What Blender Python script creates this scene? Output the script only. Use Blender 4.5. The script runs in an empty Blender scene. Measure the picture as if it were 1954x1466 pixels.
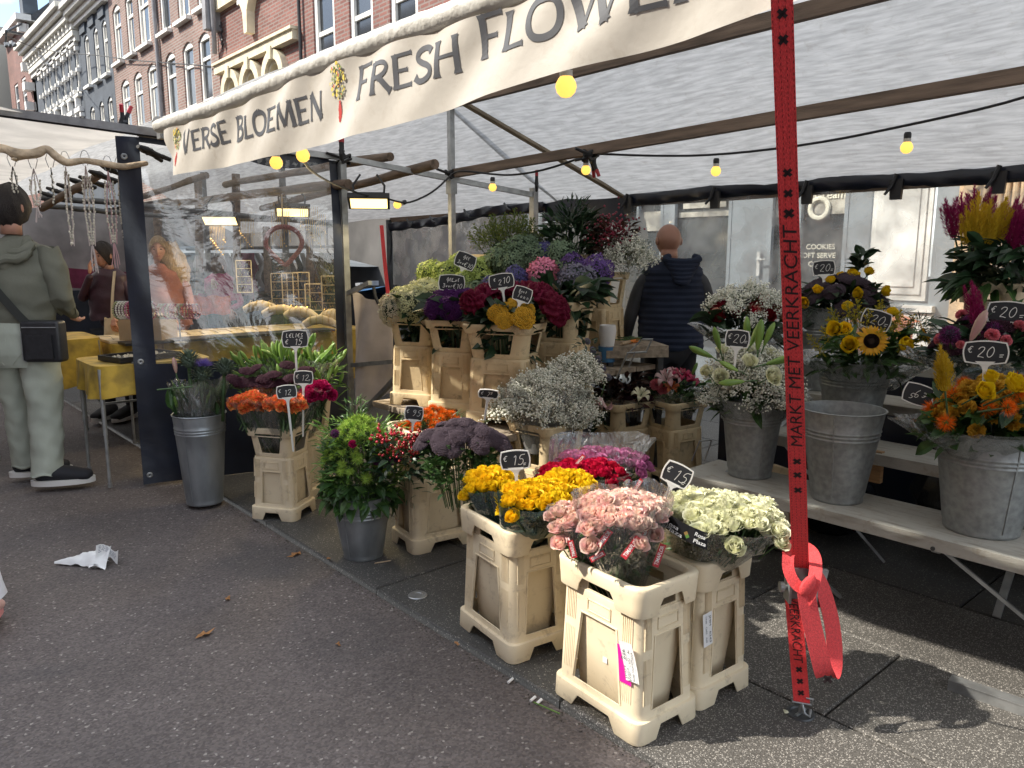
import bpy, bmesh, math, random
import numpy as np
from mathutils import Vector, Matrix, noise, Quaternion
SC = bpy.context.scene
C = bpy.data.collections.new('market'); SC.collection.children.link(C)
rad = math.radians
rnd = random.Random(7)
# ---------------------------------------------------------------- camera
YAW, PIT, CH = rad(41.2), rad(9.51), 1.5
cd = bpy.data.cameras.new('camera'); cam = bpy.data.objects.new('camera', cd); C.objects.link(cam)
cam.location = (0, 0, CH); cam.rotation_euler = (math.pi/2 - PIT, 0, -YAW)
cd.sensor_width = 36; cd.lens = 36*1468/1954; cd.clip_end = 2000; cd.clip_start = .02
SC.camera = cam
# ---------------------------------------------------------------- sky, sun, exposure
SUN_EL, SUN_AZ = rad(43), rad(-53)       # azimuth clockwise from +Y
w = bpy.data.worlds.new('World'); SC.world = w; w.use_nodes = True
nt = w.node_tree; nt.nodes.clear()
N = nt.nodes.new; L = nt.links.new
sky = N('ShaderNodeTexSky'); sky.sky_type = 'NISHITA'; sky.sun_disc = False
sky.sun_elevation = SUN_EL; sky.sun_rotation = SUN_AZ; sky.dust_density = 1.0
tc = N('ShaderNodeTexCoord'); nz = N('ShaderNodeTexNoise'); nz.inputs['Scale'].default_value = 3.2
nz.inputs['Detail'].default_value = 8; nz.inputs['Roughness'].default_value = .55
mp = N('ShaderNodeMapping'); mp.inputs['Scale'].default_value = (1, 1, 2.2); mp.inputs['Location'].default_value = (3.1, .4, .2)
L(tc.outputs['Generated'], mp.inputs[0]); L(mp.outputs[0], nz.inputs[0])
cr = N('ShaderNodeValToRGB'); cr.color_ramp.elements[0].position = .42; cr.color_ramp.elements[1].position = .58
L(nz.outputs[0], cr.inputs[0])
mx = N('ShaderNodeMixRGB'); mx.inputs[2].default_value = (8.5, 8.8, 9.2, 1)
L(cr.outputs[0], mx.inputs[0]); L(sky.outputs[0], mx.inputs[1])
bg = N('ShaderNodeBackground'); bg.inputs[1].default_value = .15
L(mx.outputs[0], bg.inputs[0]); wo = N('ShaderNodeOutputWorld'); L(bg.outputs[0], wo.inputs[0])
sd = bpy.data.lights.new('sun', 'SUN'); sd.energy = 3.7; sd.angle = rad(.8); sd.color = (1, .93, .82)
sun = bpy.data.objects.new('sun', sd); C.objects.link(sun)
dv = Vector((math.sin(SUN_AZ)*math.cos(SUN_EL), math.cos(SUN_AZ)*math.cos(SUN_EL), math.sin(SUN_EL)))
sun.rotation_euler = dv.to_track_quat('Z', 'Y').to_euler(); sun.location = (-10, 10, 20)
vs = SC.view_settings; vs.view_transform = 'Standard'; vs.look = 'None'; vs.gamma = 1; vs.exposure = 1.0
SC.render.engine = 'CYCLES'; SC.cycles.max_bounces = 6; SC.cycles.transparent_max_bounces = 20
SC.cycles.diffuse_bounces = 3; SC.cycles.caustics_reflective = False; SC.cycles.caustics_refractive = False
# ---------------------------------------------------------------- survey helpers (camera model -> place)
_F = Vector((math.sin(YAW), math.cos(YAW), 0)); _R = Vector((math.cos(YAW), -math.sin(YAW), 0))
def ray(px, py):
    dx, dy = px-977, 733-py
    fw = 1468*math.cos(PIT)+dy*math.sin(PIT); up = dy*math.cos(PIT)-1468*math.sin(PIT)
    v = _R*dx + _F*fw; v.z = up; return v, fw
def at(px, py, d):
    v, fw = ray(px, py); v = v*(d/fw); v.z += CH; return v
def atz(px, py, z=0.):
    v, fw = ray(px, py); v = v*((z-CH)/v.z); v.z = z; return v
def atx(px, py, X):
    v, fw = ray(px, py); v = v*(X/v.x); v.z += CH; return v
# ---------------------------------------------------------------- mesh builder
class T:                                  # a template: vertices, flat loops, face sizes, material index
    def __init__(s, V, F, m=0):
        s.V = np.array(V, np.float64).reshape(-1, 3)
        s.l = np.array([i for f in F for i in f], np.int64); s.n = np.array([len(f) for f in F], np.int64)
        s.m = np.array(m if hasattr(m, '__len__') else [m]*len(F), np.int64)
class MB:
    def __init__(s): s.V = []; s.l = []; s.n = []; s.m = []; s.o = 0
    def add(s, V, F, m=0, M=None):
        return s.tpl(T(V, F, m), M)
    def tpl(s, t, M=None, m=None):
        V = t.V
        if M is not None:
            A = np.array(M); V = V @ A[:3, :3].T + A[:3, 3]
        s.V.append(V); s.l.append(t.l+s.o); s.n.append(t.n); s.m.append(t.m if m is None else np.full(len(t.n), m)); s.o += len(V); return s
    def scat(s, t, Ms, m=None):           # many copies at once
        if not len(Ms): return s
        A = np.array([np.array(M) for M in Ms]); V = np.einsum('kij,nj->kni', A[:, :3, :3], t.V)+A[:, None, :3, 3]
        k, nv = len(Ms), len(t.V)
        s.V.append(V.reshape(-1, 3)); s.l.append((t.l[None]+(np.arange(k)*nv)[:, None]+s.o).reshape(-1))
        s.n.append(np.tile(t.n, k)); s.m.append(np.tile(t.m, k) if m is None else np.full(k*len(t.n), m)); s.o += k*nv; return s
    def box(s, c, d, m=0, M=None):
        x, y, z = c; a, b, e = d[0]/2, d[1]/2, d[2]/2
        V = [(x+i*a, y+j*b, z+k*e) for i in (-1, 1) for j in (-1, 1) for k in (-1, 1)]
        return s.add(V, BOXF, m, M)
    def hexa(s, V, m=0): return s.add(V, BOXF, m)
    def bar(s, p, q, wd, th, up=(0, 0, 1), m=0):   # a beam from p to q
        p, q = Vector(p), Vector(q); d = (q-p).normalized(); u = Vector(up)
        sx = d.cross(u).normalized(); u = sx.cross(d)
        V = [e+sx*i*wd/2+u*j*th/2 for e in (p, q) for i in (-1, 1) for j in (-1, 1)]
        return s.add(V, BOXF, m)
    def tube(s, P, r, n=8, m=0, cap=True):
        P = [Vector(p) for p in P]; R = r if hasattr(r, '__len__') else [r]*len(P)
        V = []; F = []; pu = None
        for i, p in enumerate(P):
            d = (P[min(i+1, len(P)-1)]-P[max(i-1, 0)]).normalized()
            if pu is None: pu = d.orthogonal().normalized()
            else:
                pu = (pu-d*pu.dot(d)); pu = pu.normalized() if pu.length > 1e-6 else d.orthogonal().normalized()
            b = d.cross(pu)
            for k in range(n):
                a = 2*math.pi*k/n; V.append(p+(pu*math.cos(a)+b*math.sin(a))*R[i])
        for i in range(len(P)-1):
            for k in range(n):
                k2 = (k+1) % n; F.append((i*n+k, i*n+k2, (i+1)*n+k2, (i+1)*n+k))
        if cap: F.append(tuple(range(n))[::-1]); F.append(tuple((len(P)-1)*n+k for k in range(n)))
        return s.add(V, F, m)
    def lathe(s, pr, n=24, m=0, M=None, c=(0, 0)):
        V = []; F = []
        for (r, z) in pr:
            for k in range(n):
                a = 2*math.pi*k/n; V.append((c[0]+r*math.cos(a), c[1]+r*math.sin(a), z))
        for i in range(len(pr)-1):
            for k in range(n):
                k2 = (k+1) % n; F.append((i*n+k, i*n+k2, (i+1)*n+k2, (i+1)*n+k))
        return s.add(V, F, m, M)
    def grid(s, fn, nu, nv, m=0):
        V = [fn(i/nu, j/nv) for j in range(nv+1) for i in range(nu+1)]
        F = [(j*(nu+1)+i, j*(nu+1)+i+1, (j+1)*(nu+1)+i+1, (j+1)*(nu+1)+i) for j in range(nv) for i in range(nu)]
        return s.add(V, F, m)
    def template(s):
        t = T([], []); t.V = np.concatenate(s.V); t.l = np.concatenate(s.l); t.n = np.concatenate(s.n); t.m = np.concatenate(s.m); return t
    def mesh(s, name, mats, smooth=True, sharp=None):
        return tmesh(s.template(), name, mats, smooth, sharp)
    def build(s, name, mats, parent=None, loc=None, smooth=True, sharp=35, **kw):
        return link(name, s.mesh(name, mats, smooth, sharp), parent, loc, **kw)
BOXF = [(0, 1, 3, 2), (4, 6, 7, 5), (0, 4, 5, 1), (2, 3, 7, 6), (0, 2, 6, 4), (1, 5, 7, 3)]
def tmesh(t, name, mats, smooth=True, sharp=None):
    me = bpy.data.meshes.new(name); me.vertices.add(len(t.V)); me.vertices.foreach_set('co', t.V.astype(np.float32).ravel())
    me.loops.add(len(t.l)); me.loops.foreach_set('vertex_index', t.l.astype(np.int32))
    me.polygons.add(len(t.n)); st = np.concatenate([[0], np.cumsum(t.n)[:-1]]) if len(t.n) else np.array([], int)
    me.polygons.foreach_set('loop_start', st.astype(np.int32))
    me.polygons.foreach_set('material_index', t.m.astype(np.int32))
    me.polygons.foreach_set('use_smooth', np.full(len(t.n), smooth))
    for m in (mats if isinstance(mats, (list, tuple)) else [mats]): me.materials.append(m)
    me.update(calc_edges=True)
    if smooth and sharp: me.set_sharp_from_angle(angle=rad(sharp))
    return me
def link(name, me, parent=None, loc=None, rot=None, scale=None, mat4=None, label=None, cat=None, group=None, kind=None):
    o = bpy.data.objects.new(name, me); C.objects.link(o)
    if parent: o.parent = parent
    if mat4 is not None: o.matrix_local = mat4
    if loc is not None: o.location = loc
    if rot is not None: o.rotation_euler = rot
    if scale is not None: o.scale = scale
    if label: o['label'] = label
    if cat: o['category'] = cat
    if group: o['group'] = group
    if kind: o['kind'] = kind
    return o
def thing(name, label, cat, loc=(0, 0, 0), rz=0, group=None):
    return link(name, None, None, loc, (0, 0, rz), label=label, cat=cat, group=group)
def struct(name, mb, mats, parent=None, **k): return mb.build(name, mats, parent, kind='structure' if parent is None else None, **k)
def dup(root, loc=None, rz=None, label=None, group=None):
    r = root.copy(); C.objects.link(r)
    if loc is not None: r.location = loc
    if rz is not None: r.rotation_euler = (0, 0, rz)
    if label: r['label'] = label
    if group: r['group'] = group
    for ch in list(root.children):
        c = ch.copy(); C.objects.link(c); c.parent = r
        for g in list(ch.children):
            d = g.copy(); C.objects.link(d); d.parent = c
    return r
def frame(pos, z, x=None, s=1., spin=0.):      # matrix with local z along z
    z = Vector(z).normalized(); q = z.to_track_quat('Z', 'Y'); M = q.to_matrix().to_4x4()
    M = M @ Matrix.Rotation(spin, 4, 'Z'); M = Matrix.Translation(Vector(pos)) @ M
    if hasattr(s, '__len__'): return M @ Matrix.Diagonal((s[0], s[1], s[2], 1))
    return M @ Matrix.Scale(s, 4)
# ---------------------------------------------------------------- materials
def mat(name, col, rough=.5, metal=0., nscale=0, namt=.15, bump=0, bscale=60, col2=None, trans=0, alpha=1, spec=.5,
        rand=0, island=0, emit=0, dirt=0, dcol=(.30, .22, .13), clear=0, stretch=None, coat=0, nr=(.35, .65), sheen=0):
    m = bpy.data.materials.new(name); m.use_nodes = True; nt = m.node_tree; nt.nodes.clear()
    N = nt.nodes.new; L = nt.links.new
    out = N('ShaderNodeOutputMaterial'); p = N('ShaderNodeBsdfPrincipled'); L(p.outputs[0], out.inputs[0])
    c4 = (*col, 1); p.inputs['Base Color'].default_value = c4; p.inputs['Roughness'].default_value = rough
    p.inputs['Metallic'].default_value = metal; p.inputs['Specular IOR Level'].default_value = spec
    if coat: p.inputs['Coat Weight'].default_value = coat; p.inputs['Coat Roughness'].default_value = .15
    if sheen: p.inputs['Sheen Weight'].default_value = sheen
    src = None; tc = N('ShaderNodeTexCoord'); vec = tc.outputs['Object']
    if stretch:
        mp = N('ShaderNodeMapping'); mp.inputs['Scale'].default_value = stretch; L(vec, mp.inputs[0]); vec = mp.outputs[0]
    if nscale:
        nz = N('ShaderNodeTexNoise'); nz.inputs['Scale'].default_value = nscale; nz.inputs['Detail'].default_value = 6
        L(vec, nz.inputs[0]); r = N('ShaderNodeValToRGB'); r.color_ramp.elements[0].position, r.color_ramp.elements[1].position = nr
        c2 = col2 if col2 else tuple(x*(1-namt) for x in col)
        r.color_ramp.elements[0].color = (*c2, 1); r.color_ramp.elements[1].color = (*[min(1, x*(1+(0 if col2 else namt))) for x in col], 1)
        L(nz.outputs[0], r.inputs[0]); src = r.outputs[0]
    if rand or island:
        h = N('ShaderNodeHueSaturation'); 
        if src: L(src, h.inputs['Color'])
        else: h.inputs['Color'].default_value = c4
        if rand: q = N('ShaderNodeObjectInfo').outputs['Random']; amt = rand
        else: q = N('ShaderNodeNewGeometry').outputs['Random Per Island']; amt = island
        mr = N('ShaderNodeMapRange'); mr.inputs[3].default_value = 1-amt; mr.inputs[4].default_value = 1+amt; L(q, mr.inputs[0]); L(mr.outputs[0], h.inputs['Value'])
        mr2 = N('ShaderNodeMapRange'); mr2.inputs[3].default_value = .5+amt*.04; mr2.inputs[4].default_value = .5-amt*.04; L(q, mr2.inputs[0]); L(mr2.outputs[0], h.inputs['Hue'])
        src = h.outputs[0]
    if dirt:
        n4 = N('ShaderNodeTexNoise'); n4.inputs['Scale'].default_value = 16; n4.inputs['Detail'].default_value = 10; n4.inputs['Roughness'].default_value = .72; n4.inputs['Distortion'].default_value = .4
        ge = N('ShaderNodeObjectInfo'); av = N('ShaderNodeVectorMath'); av.operation = 'ADD'; L(tc.outputs['Object'], av.inputs[0]); L(ge.outputs['Location'], av.inputs[1]); L(av.outputs[0], n4.inputs[0])
        r4 = N('ShaderNodeValToRGB'); r4.color_ramp.elements[0].position = .54; r4.color_ramp.elements[1].position = .70; r4.color_ramp.elements[1].color = (dirt, dirt, dirt, 1); L(n4.outputs[0], r4.inputs[0])
        m4 = N('ShaderNodeMixRGB'); m4.inputs[2].default_value = (*dcol, 1); L(r4.outputs[0], m4.inputs[0])
        if src: L(src, m4.inputs[1])
        else: m4.inputs[1].default_value = c4
        src = m4.outputs[0]
    if src: L(src, p.inputs['Base Color'])
    if bump:
        b = N('ShaderNodeBump'); b.inputs['Strength'].default_value = bump; b.inputs['Distance'].default_value = .01
        n2 = N('ShaderNodeTexNoise'); n2.inputs['Scale'].default_value = bscale; n2.inputs['Detail'].default_value = 5
        L(vec, n2.inputs[0]); L(n2.outputs[0], b.inputs['Height']); L(b.outputs[0], p.inputs['Normal'])
    if emit: p.inputs['Emission Color'].default_value = c4; p.inputs['Emission Strength'].default_value = emit
    last = p.outputs[0]
    if trans:
        t = N('ShaderNodeBsdfTranslucent'); t.inputs[0].default_value = c4
        if src: L(src, t.inputs[0])
        ms = N('ShaderNodeMixShader'); ms.inputs[0].default_value = trans; L(last, ms.inputs[1]); L(t.outputs[0], ms.inputs[2]); last = ms.outputs[0]
    if alpha < 1:
        t = N('ShaderNodeBsdfTransparent'); ms = N('ShaderNodeMixShader'); ms.inputs[0].default_value = alpha
        L(t.outputs[0], ms.inputs[1]); L(last, ms.inputs[2]); last = ms.outputs[0]
    L(last, out.inputs[0])
    return m
def film(name, tint=(.93, .95, .95), gloss=.08, dif=.06, bscale=14, bump=.3, streak=0, rough=.08, dcol=(.8, .82, .82)):
    """clear plastic: see-through, a bit of milky diffuse in patches, glossy with creases"""
    m = bpy.data.materials.new(name); m.use_nodes = True; nt = m.node_tree; nt.nodes.clear(); N = nt.nodes.new; L = nt.links.new
    out = N('ShaderNodeOutputMaterial'); t = N('ShaderNodeBsdfTransparent'); t.inputs[0].default_value = (*tint, 1)
    g = N('ShaderNodeBsdfGlossy'); g.inputs['Roughness'].default_value = rough
    d = N('ShaderNodeBsdfDiffuse'); d.inputs[0].default_value = (*dcol, 1); tr = N('ShaderNodeBsdfTranslucent'); tr.inputs[0].default_value = (*dcol, 1)
    dd = N('ShaderNodeMixShader'); L(d.outputs[0], dd.inputs[1]); L(tr.outputs[0], dd.inputs[2])
    tc = N('ShaderNodeTexCoord'); nz = N('ShaderNodeTexNoise'); nz.inputs['Scale'].default_value = bscale; nz.inputs['Detail'].default_value = 4
    nz.inputs['Distortion'].default_value = 1.5
    mp = N('ShaderNodeMapping'); L(tc.outputs['Object'], mp.inputs[0]); L(mp.outputs[0], nz.inputs[0])
    if streak: mp.inputs['Scale'].default_value = (1, 1, streak)
    b = N('ShaderNodeBump'); b.inputs['Strength'].default_value = bump; b.inputs['Distance'].default_value = .02; L(nz.outputs[0], b.inputs['Height'])
    L(b.outputs[0], g.inputs['Normal'])
    fr = N('ShaderNodeLayerWeight'); fr.inputs[0].default_value = .25; L(b.outputs[0], fr.inputs['Normal'])
    ma = N('ShaderNodeMath'); ma.operation = 'MULTIPLY_ADD'; ma.inputs[1].default_value = .8; ma.inputs[2].default_value = gloss; L(fr.outputs['Fresnel'], ma.inputs[0])
    cl = N('ShaderNodeMath'); cl.operation = 'MINIMUM'; cl.inputs[1].default_value = gloss*4; L(ma.outputs[0], cl.inputs[0])
    m1 = N('ShaderNodeMixShader'); 
    n2 = N('ShaderNodeTexNoise'); n2.inputs['Scale'].default_value = 5; L(mp.outputs[0], n2.inputs[0])
    mr = N('ShaderNodeMapRange'); mr.inputs[1].default_value = .35; mr.inputs[2].default_value = .7; mr.inputs[3].default_value = dif*.4; mr.inputs[4].default_value = dif*1.8
    L(n2.outputs[0], mr.inputs[0]); L(mr.outputs[0], m1.inputs[0]); L(t.outputs[0], m1.inputs[1]); L(dd.outputs[0], m1.inputs[2])
    m2 = N('ShaderNodeMixShader'); L(cl.outputs[0], m2.inputs[0]); L(m1.outputs[0], m2.inputs[1]); L(g.outputs[0], m2.inputs[2]); L(m2.outputs[0], out.inputs[0])
    return m
def brick(name, c1, c2, mortar, scale=1., bw=.21, bh=.062, ms=.012, axis='YZ'):
    m = bpy.data.materials.new(name); m.use_nodes = True; nt = m.node_tree; nt.nodes.clear(); N = nt.nodes.new; L = nt.links.new
    out = N('ShaderNodeOutputMaterial'); p = N('ShaderNodeBsdfPrincipled'); L(p.outputs[0], out.inputs[0]); p.inputs['Roughness'].default_value = .85
    tc = N('ShaderNodeTexCoord'); sp = N('ShaderNodeSeparateXYZ'); cb = N('ShaderNodeCombineXYZ'); L(tc.outputs['Object'], sp.inputs[0])
    L(sp.outputs[1 if axis == 'YZ' else 0], cb.inputs[0]); L(sp.outputs[2], cb.inputs[1])
    b = N('ShaderNodeTexBrick'); b.inputs['Scale'].default_value = scale; b.inputs['Brick Width'].default_value = bw; b.inputs['Row Height'].default_value = bh
    b.inputs['Mortar Size'].default_value = ms; b.inputs['Color1'].default_value = (*c1, 1); b.inputs['Color2'].default_value = (*c2, 1); b.inputs['Mortar'].default_value = (*mortar, 1)
    L(cb.outputs[0], b.inputs[0]); nz = N('ShaderNodeTexNoise'); nz.inputs['Scale'].default_value = 1.3; nz.inputs['Detail'].default_value = 6; L(tc.outputs['Object'], nz.inputs[0])
    h = N('ShaderNodeHueSaturation'); mr = N('ShaderNodeMapRange'); mr.inputs[3].default_value = .65; mr.inputs[4].default_value = 1.35; L(nz.outputs[0], mr.inputs[0]); L(mr.outputs[0], h.inputs['Value'])
    L(b.outputs[0], h.inputs['Color']); L(h.outputs[0], p.inputs['Base Color'])
    bp = N('ShaderNodeBump'); bp.inputs['Strength'].default_value = .5; bp.inputs['Distance'].default_value = .01; bp.invert = True; L(b.outputs['Fac'], bp.inputs['Height']); L(bp.outputs[0], p.inputs['Normal'])
    return m
M_crate = mat('crate_plastic', (.83, .71, .50), .6, nscale=3, namt=.07, bump=.04, bscale=300, col2=(.74, .61, .41), nr=(.28, .5), dirt=.5)
M_crate2 = mat('crate_plastic_worn', (.74, .59, .36), .55, nscale=6, bump=.05, bscale=250, col2=(.56, .42, .24), nr=(.3, .52), dirt=.8)
M_zinc = mat('zinc', (.36, .39, .41), .42, .75, nscale=9, namt=.25, bump=.06, bscale=90, stretch=(1, 1, .35))
M_zinc2 = mat('zinc_dull', (.34, .36, .36), .5, .55, nscale=40, namt=.16, bump=.05, bscale=200)
M_steel = mat('galvanised_steel', (.36, .37, .37), .42, .7, nscale=14, namt=.2)
M_dsteel = mat('dark_steel', (.10, .105, .11), .45, .6, nscale=14, namt=.2)
M_wood = mat('weathered_beam', (.16, .115, .085), .8, nscale=5, namt=.35, bump=.4, bscale=40, stretch=(6, .6, 6))
M_wood2 = mat('driftwood', (.50, .38, .25), .85, nscale=14, namt=.35, bump=.9, bscale=45)
M_plank = mat('painted_plank', (.50, .49, .44), .6, nscale=9, bump=.2, bscale=60, dirt=.6, col2=(.36, .34, .29), stretch=(6, .8, 3), nr=(.3, .5))
M_board = mat('raw_board', (.34, .28, .21), .8, nscale=8, namt=.3, bump=.3, bscale=60, stretch=(4, .6, 4))
M_canvas = mat('canvas', (.43, .435, .435), .8, nscale=22, namt=.17, bump=.5, bscale=30, trans=.55, stretch=(2.2, .28, 1), dirt=.35, dcol=(.25, .23, .20))
M_canvas2 = mat('canvas_beige', (.60, .57, .52), .8, nscale=4, namt=.12, bump=.4, bscale=8, trans=.45)
M_sign = mat('sign_cloth', (.60, .56, .49), .45, nscale=3, namt=.08, bump=.6, bscale=7, trans=.2, dirt=.2)
M_signroll = mat('sign_roll', (.62, .60, .54), .4, nscale=3, namt=.08, bump=1.0, bscale=22, trans=.1)
M_ink = mat('ink_grey', (.07, .073, .08), .5)
M_black = mat('black_plastic', (.012, .012, .014), .45)
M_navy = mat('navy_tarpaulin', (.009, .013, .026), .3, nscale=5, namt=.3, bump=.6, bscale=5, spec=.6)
M_chalk = mat('chalkboard', (.022, .025, .03), .55)
M_white = mat('white_plastic', (.82, .82, .78), .4)
M_paper = mat('paper', (.85, .85, .84), .7, nscale=12, namt=.05)
M_red = mat('red_webbing', (.82, .055, .06), .6, nscale=220, namt=.12, bump=.35, bscale=320, stretch=(1, 1, .5))
M_redf = mat('faded_webbing', (.72, .065, .07), .7, nscale=180, namt=.15, bump=.4, bscale=300)
M_redplas = mat('red_plastic', (.35, .02, .03), .4)
M_green = mat('stem_green', (.055, .11, .035), .5, nscale=30, namt=.3)
M_leaf = mat('leaf_green', (.05, .115, .028), .42, nscale=25, namt=.3, trans=.2, island=.35, spec=.5)
M_dleaf = mat('dark_leaf', (.022, .052, .022), .38, nscale=25, namt=.3, trans=.12, island=.35)
M_bleaf = mat('bright_leaf', (.13, .26, .045), .42, nscale=25, namt=.2, trans=.25, island=.35)
M_gleaf = mat('grey_leaf', (.10, .14, .10), .55, nscale=25, namt=.2, trans=.15, island=.3)
M_film = film('cellophane', gloss=.17, dif=.045, bscale=26, bump=.9, streak=.35)
M_bluefilm = film('blue_sleeve', tint=(.35, .5, .52), gloss=.12, dif=.25, dcol=(.10, .16, .17))
M_glass = mat('window_glass', (.03, .035, .04), .08, spec=.8, nscale=1.2, namt=.5)
M_wframe = mat('window_paint', (.78, .77, .72), .5, nscale=6, namt=.06)
M_stone = mat('cream_stone', (.72, .64, .46), .8, nscale=5, namt=.12, bump=.2)
M_bulb = mat('bulb_glow', (1, .58, .11), .4, emit=.72)
M_lampglow = mat('lamp_glow', (1, .74, .30), .4, emit=1.5)
# stroke letters (chalk) : unit box 0..1 high
SG = {'1': [[(.15, .75), (.35, 1), (.3, 0)]], '5': [[(.6, 1), (.2, .97), (.12, .55), (.45, .6), (.55, .3), (.35, 0), (.05, .08)]],
 '2': [[(.05, .75), (.2, .98), (.5, .95), (.5, .65), (.05, .05), (.3, .1), (.6, .0)]],
 '0': [[(.35, 1), (.1, .75), (.05, .3), (.25, 0), (.5, .2), (.58, .65), (.45, .95), (.3, 1)]],
 '7': [[(.05, .95), (.55, 1), (.2, 0)]], '9': [[(.5, .9), (.2, 1), (.08, .7), (.3, .55), (.52, .85), (.45, .3), (.2, 0)]],
 '4': [[(.35, 1), (.05, .4), (.6, .45)], [(.45, .8), (.38, 0)]], '3': [[(.05, .9), (.4, 1), (.45, .7), (.2, .55), (.5, .4), (.45, .05), (.05, .05)]],
 'E': [[(.55, .85), (.35, 1), (.12, .7), (.1, .3), (.3, 0), (.55, .12)], [(-.05, .6), (.4, .62)], [(-.05, .42), (.35, .44)]],
 ',': [[(.1, .12), (.05, -.15)]], '-': [[(.0, .35), (.35, .38)], [(.02, .15), (.3, .17)]], ' ': [],
 'L': [[(.1, 1), (.08, 0), (.5, .03)]], 'e': [[(.5, 1), (.1, .95), (.1, .05), (.5, .02)], [(.1, .5), (.4, .52)]], 'I': [[(.2, 1), (.18, 0)]],
 'S': [[(.5, .95), (.15, .9), (.15, .6), (.45, .4), (.4, .05), (.05, .05)]], 'v': [[(.05, .5), (.2, 0), (.4, .55)]],
 'o': [[(.25, .5), (.05, .3), (.2, 0), (.4, .2), (.25, .5)]], 'r': [[(.1, .5), (.1, 0)], [(.1, .4), (.35, .52)]],
 'n': [[(.05, .5), (.05, 0)], [(.05, .4), (.25, .5), (.35, 0)]], 'B': [[(.1, 0), (.1, 1), (.4, .9), (.35, .6), (.1, .52), (.45, .4), (.4, .02), (.1, 0)]],
 'T': [[(.0, 1), (.6, .98)], [(.3, 1), (.28, 0)]], 'b': [[(.1, 1), (.1, 0), (.4, .2), (.1, .45)]], 't': [[(.2, .8), (.2, 0), (.35, .05)], [(.05, .5), (.4, .52)]], '_': [[(-.6, -.15), (.9, -.05)]]}
def ribbon(mb, P, wd, M=None, m=0, z=0.):
    P = [Vector((p[0], p[1], 0)) for p in P]; V = []; F = []
    for i, p in enumerate(P):
        d = (P[min(i+1, len(P)-1)]-P[max(i-1, 0)])
        if d.length < 1e-9: d = Vector((1, 0, 0))
        d.normalize(); n = Vector((-d.y, d.x, 0)); a, b = p+n*wd/2, p-n*wd/2; V += [(a.x, a.y, z), (b.x, b.y, z)]
    for i in range(len(P)-1): F.append((2*i, 2*i+1, 2*i+3, 2*i+2))
    mb.add(V, F, m, M)
def smoothp(P, k=2):
    P = [Vector(p) for p in P]
    for _ in range(k):
        if len(P) < 3: return P
        Q = [P[0]]
        for a, b in zip(P, P[1:]): Q += [a.lerp(b, .25), a.lerp(b, .75)]
        Q.append(P[-1]); P = Q
    return P
def chalk(mb, txt, x, y, h, wd, M=None, sp=.72, slant=.18, m=0, z=0.):
    for ch in txt:
        for st in SG.get(ch, []):
            ribbon(mb, smoothp([(x+(a+b*slant)*h, y+b*h, 0) for a, b in st]), wd, M, m, z)
        x += h*(sp if ch not in ',I1 ' else sp*.75)
# batched text / modifier evaluation -------------------------------------------------
TXT = {}
def bake_all():
    global TXT
    want = ['MARKT MET VEERKRACHT', 'VEERKRACHT', 'TIMAFLOR', 'Rosa', 'Plaza', 'JMM   6286', '1X60   C602   A60', 'ROSE PINK ATHENA', 'JMM   6243', 'a', 'JMM   6251', '1X80',
            'COOKIES', 'SOFT SERVE', 'COFFEE', 'Cream', 'Open', 'E.Duyvestoff', 'LA BELLEZA']
    obs = []
    for s in want:
        cu = bpy.data.curves.new('t', 'FONT'); cu.body = s; cu.size = 1; cu.resolution_u = 3
        if s in ('TIMAFLOR', 'Rosa', 'Plaza', 'MARKT MET VEERKRACHT', 'VEERKRACHT', 'COOKIES', 'SOFT SERVE', 'COFFEE', 'a', 'Cream'): cu.offset = 0 if 'VEERK' in s else .012
        if s in ('VEERKRACHT', 'MARKT MET VEERKRACHT'): cu.shear = .12
        o = bpy.data.objects.new('t', cu); C.objects.link(o); obs.append(('T', s, o))
    for k, o in PRE: obs.append(('P', k, o))
    dg = bpy.context.evaluated_depsgraph_get()
    for ty, k, o in obs:
        me = bpy.data.meshes.new_from_object(o.evaluated_get(dg), depsgraph=dg)
        V = np.zeros(len(me.vertices)*3); me.vertices.foreach_get('co', V); V = V.reshape(-1, 3)
        l = np.zeros(len(me.loops), np.int32); me.loops.foreach_get('vertex_index', l)
        n = np.zeros(len(me.polygons), np.int32); me.polygons.foreach_get('loop_total', n)
        mi = np.zeros(len(me.polygons), np.int32); me.polygons.foreach_get('material_index', mi)
        t = T([], []); t.V = V; t.l = l.astype(np.int64); t.n = n.astype(np.int64); t.m = mi.astype(np.int64)
        if ty == 'T':
            t.m[:] = 0; a, b = V.min(0), V.max(0); V[:, 0] = (V[:, 0]-a[0])/(b[0]-a[0]); V[:, 1] = (V[:, 1]-a[1]); V[:, 2] = 0
            TXT[k] = (t, (b[0]-a[0]), b[1]-a[1])
        else: BAKED[k] = t
        dat = o.data; bpy.data.objects.remove(o); bpy.data.meshes.remove(me)
def text(mb, s, M, width=None, height=None, m=0):
    """flat print in local XY plane of M, lower-left at the origin"""
    t, w_, h_ = TXT[s]
    if width is None: sc = height/h_; sx = w_*sc; sy = sc
    elif height is None: sx = width; sy = width/w_
    else: sx = width; sy = height/h_
    mb.tpl(t, M @ Matrix.Diagonal((sx, sy, 1, 1)), m)
PRE = []; BAKED = {}
def pre(key, mb, mods, sharp=None):
    me = mb.mesh(key, [M_black]*6); o = bpy.data.objects.new('pre', me); C.objects.link(o)
    for ty, kw in mods:
        md = o.modifiers.new('m', ty)
        for a, b in kw.items(): setattr(md, a, b)
    PRE.append((key, o)); return o
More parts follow.
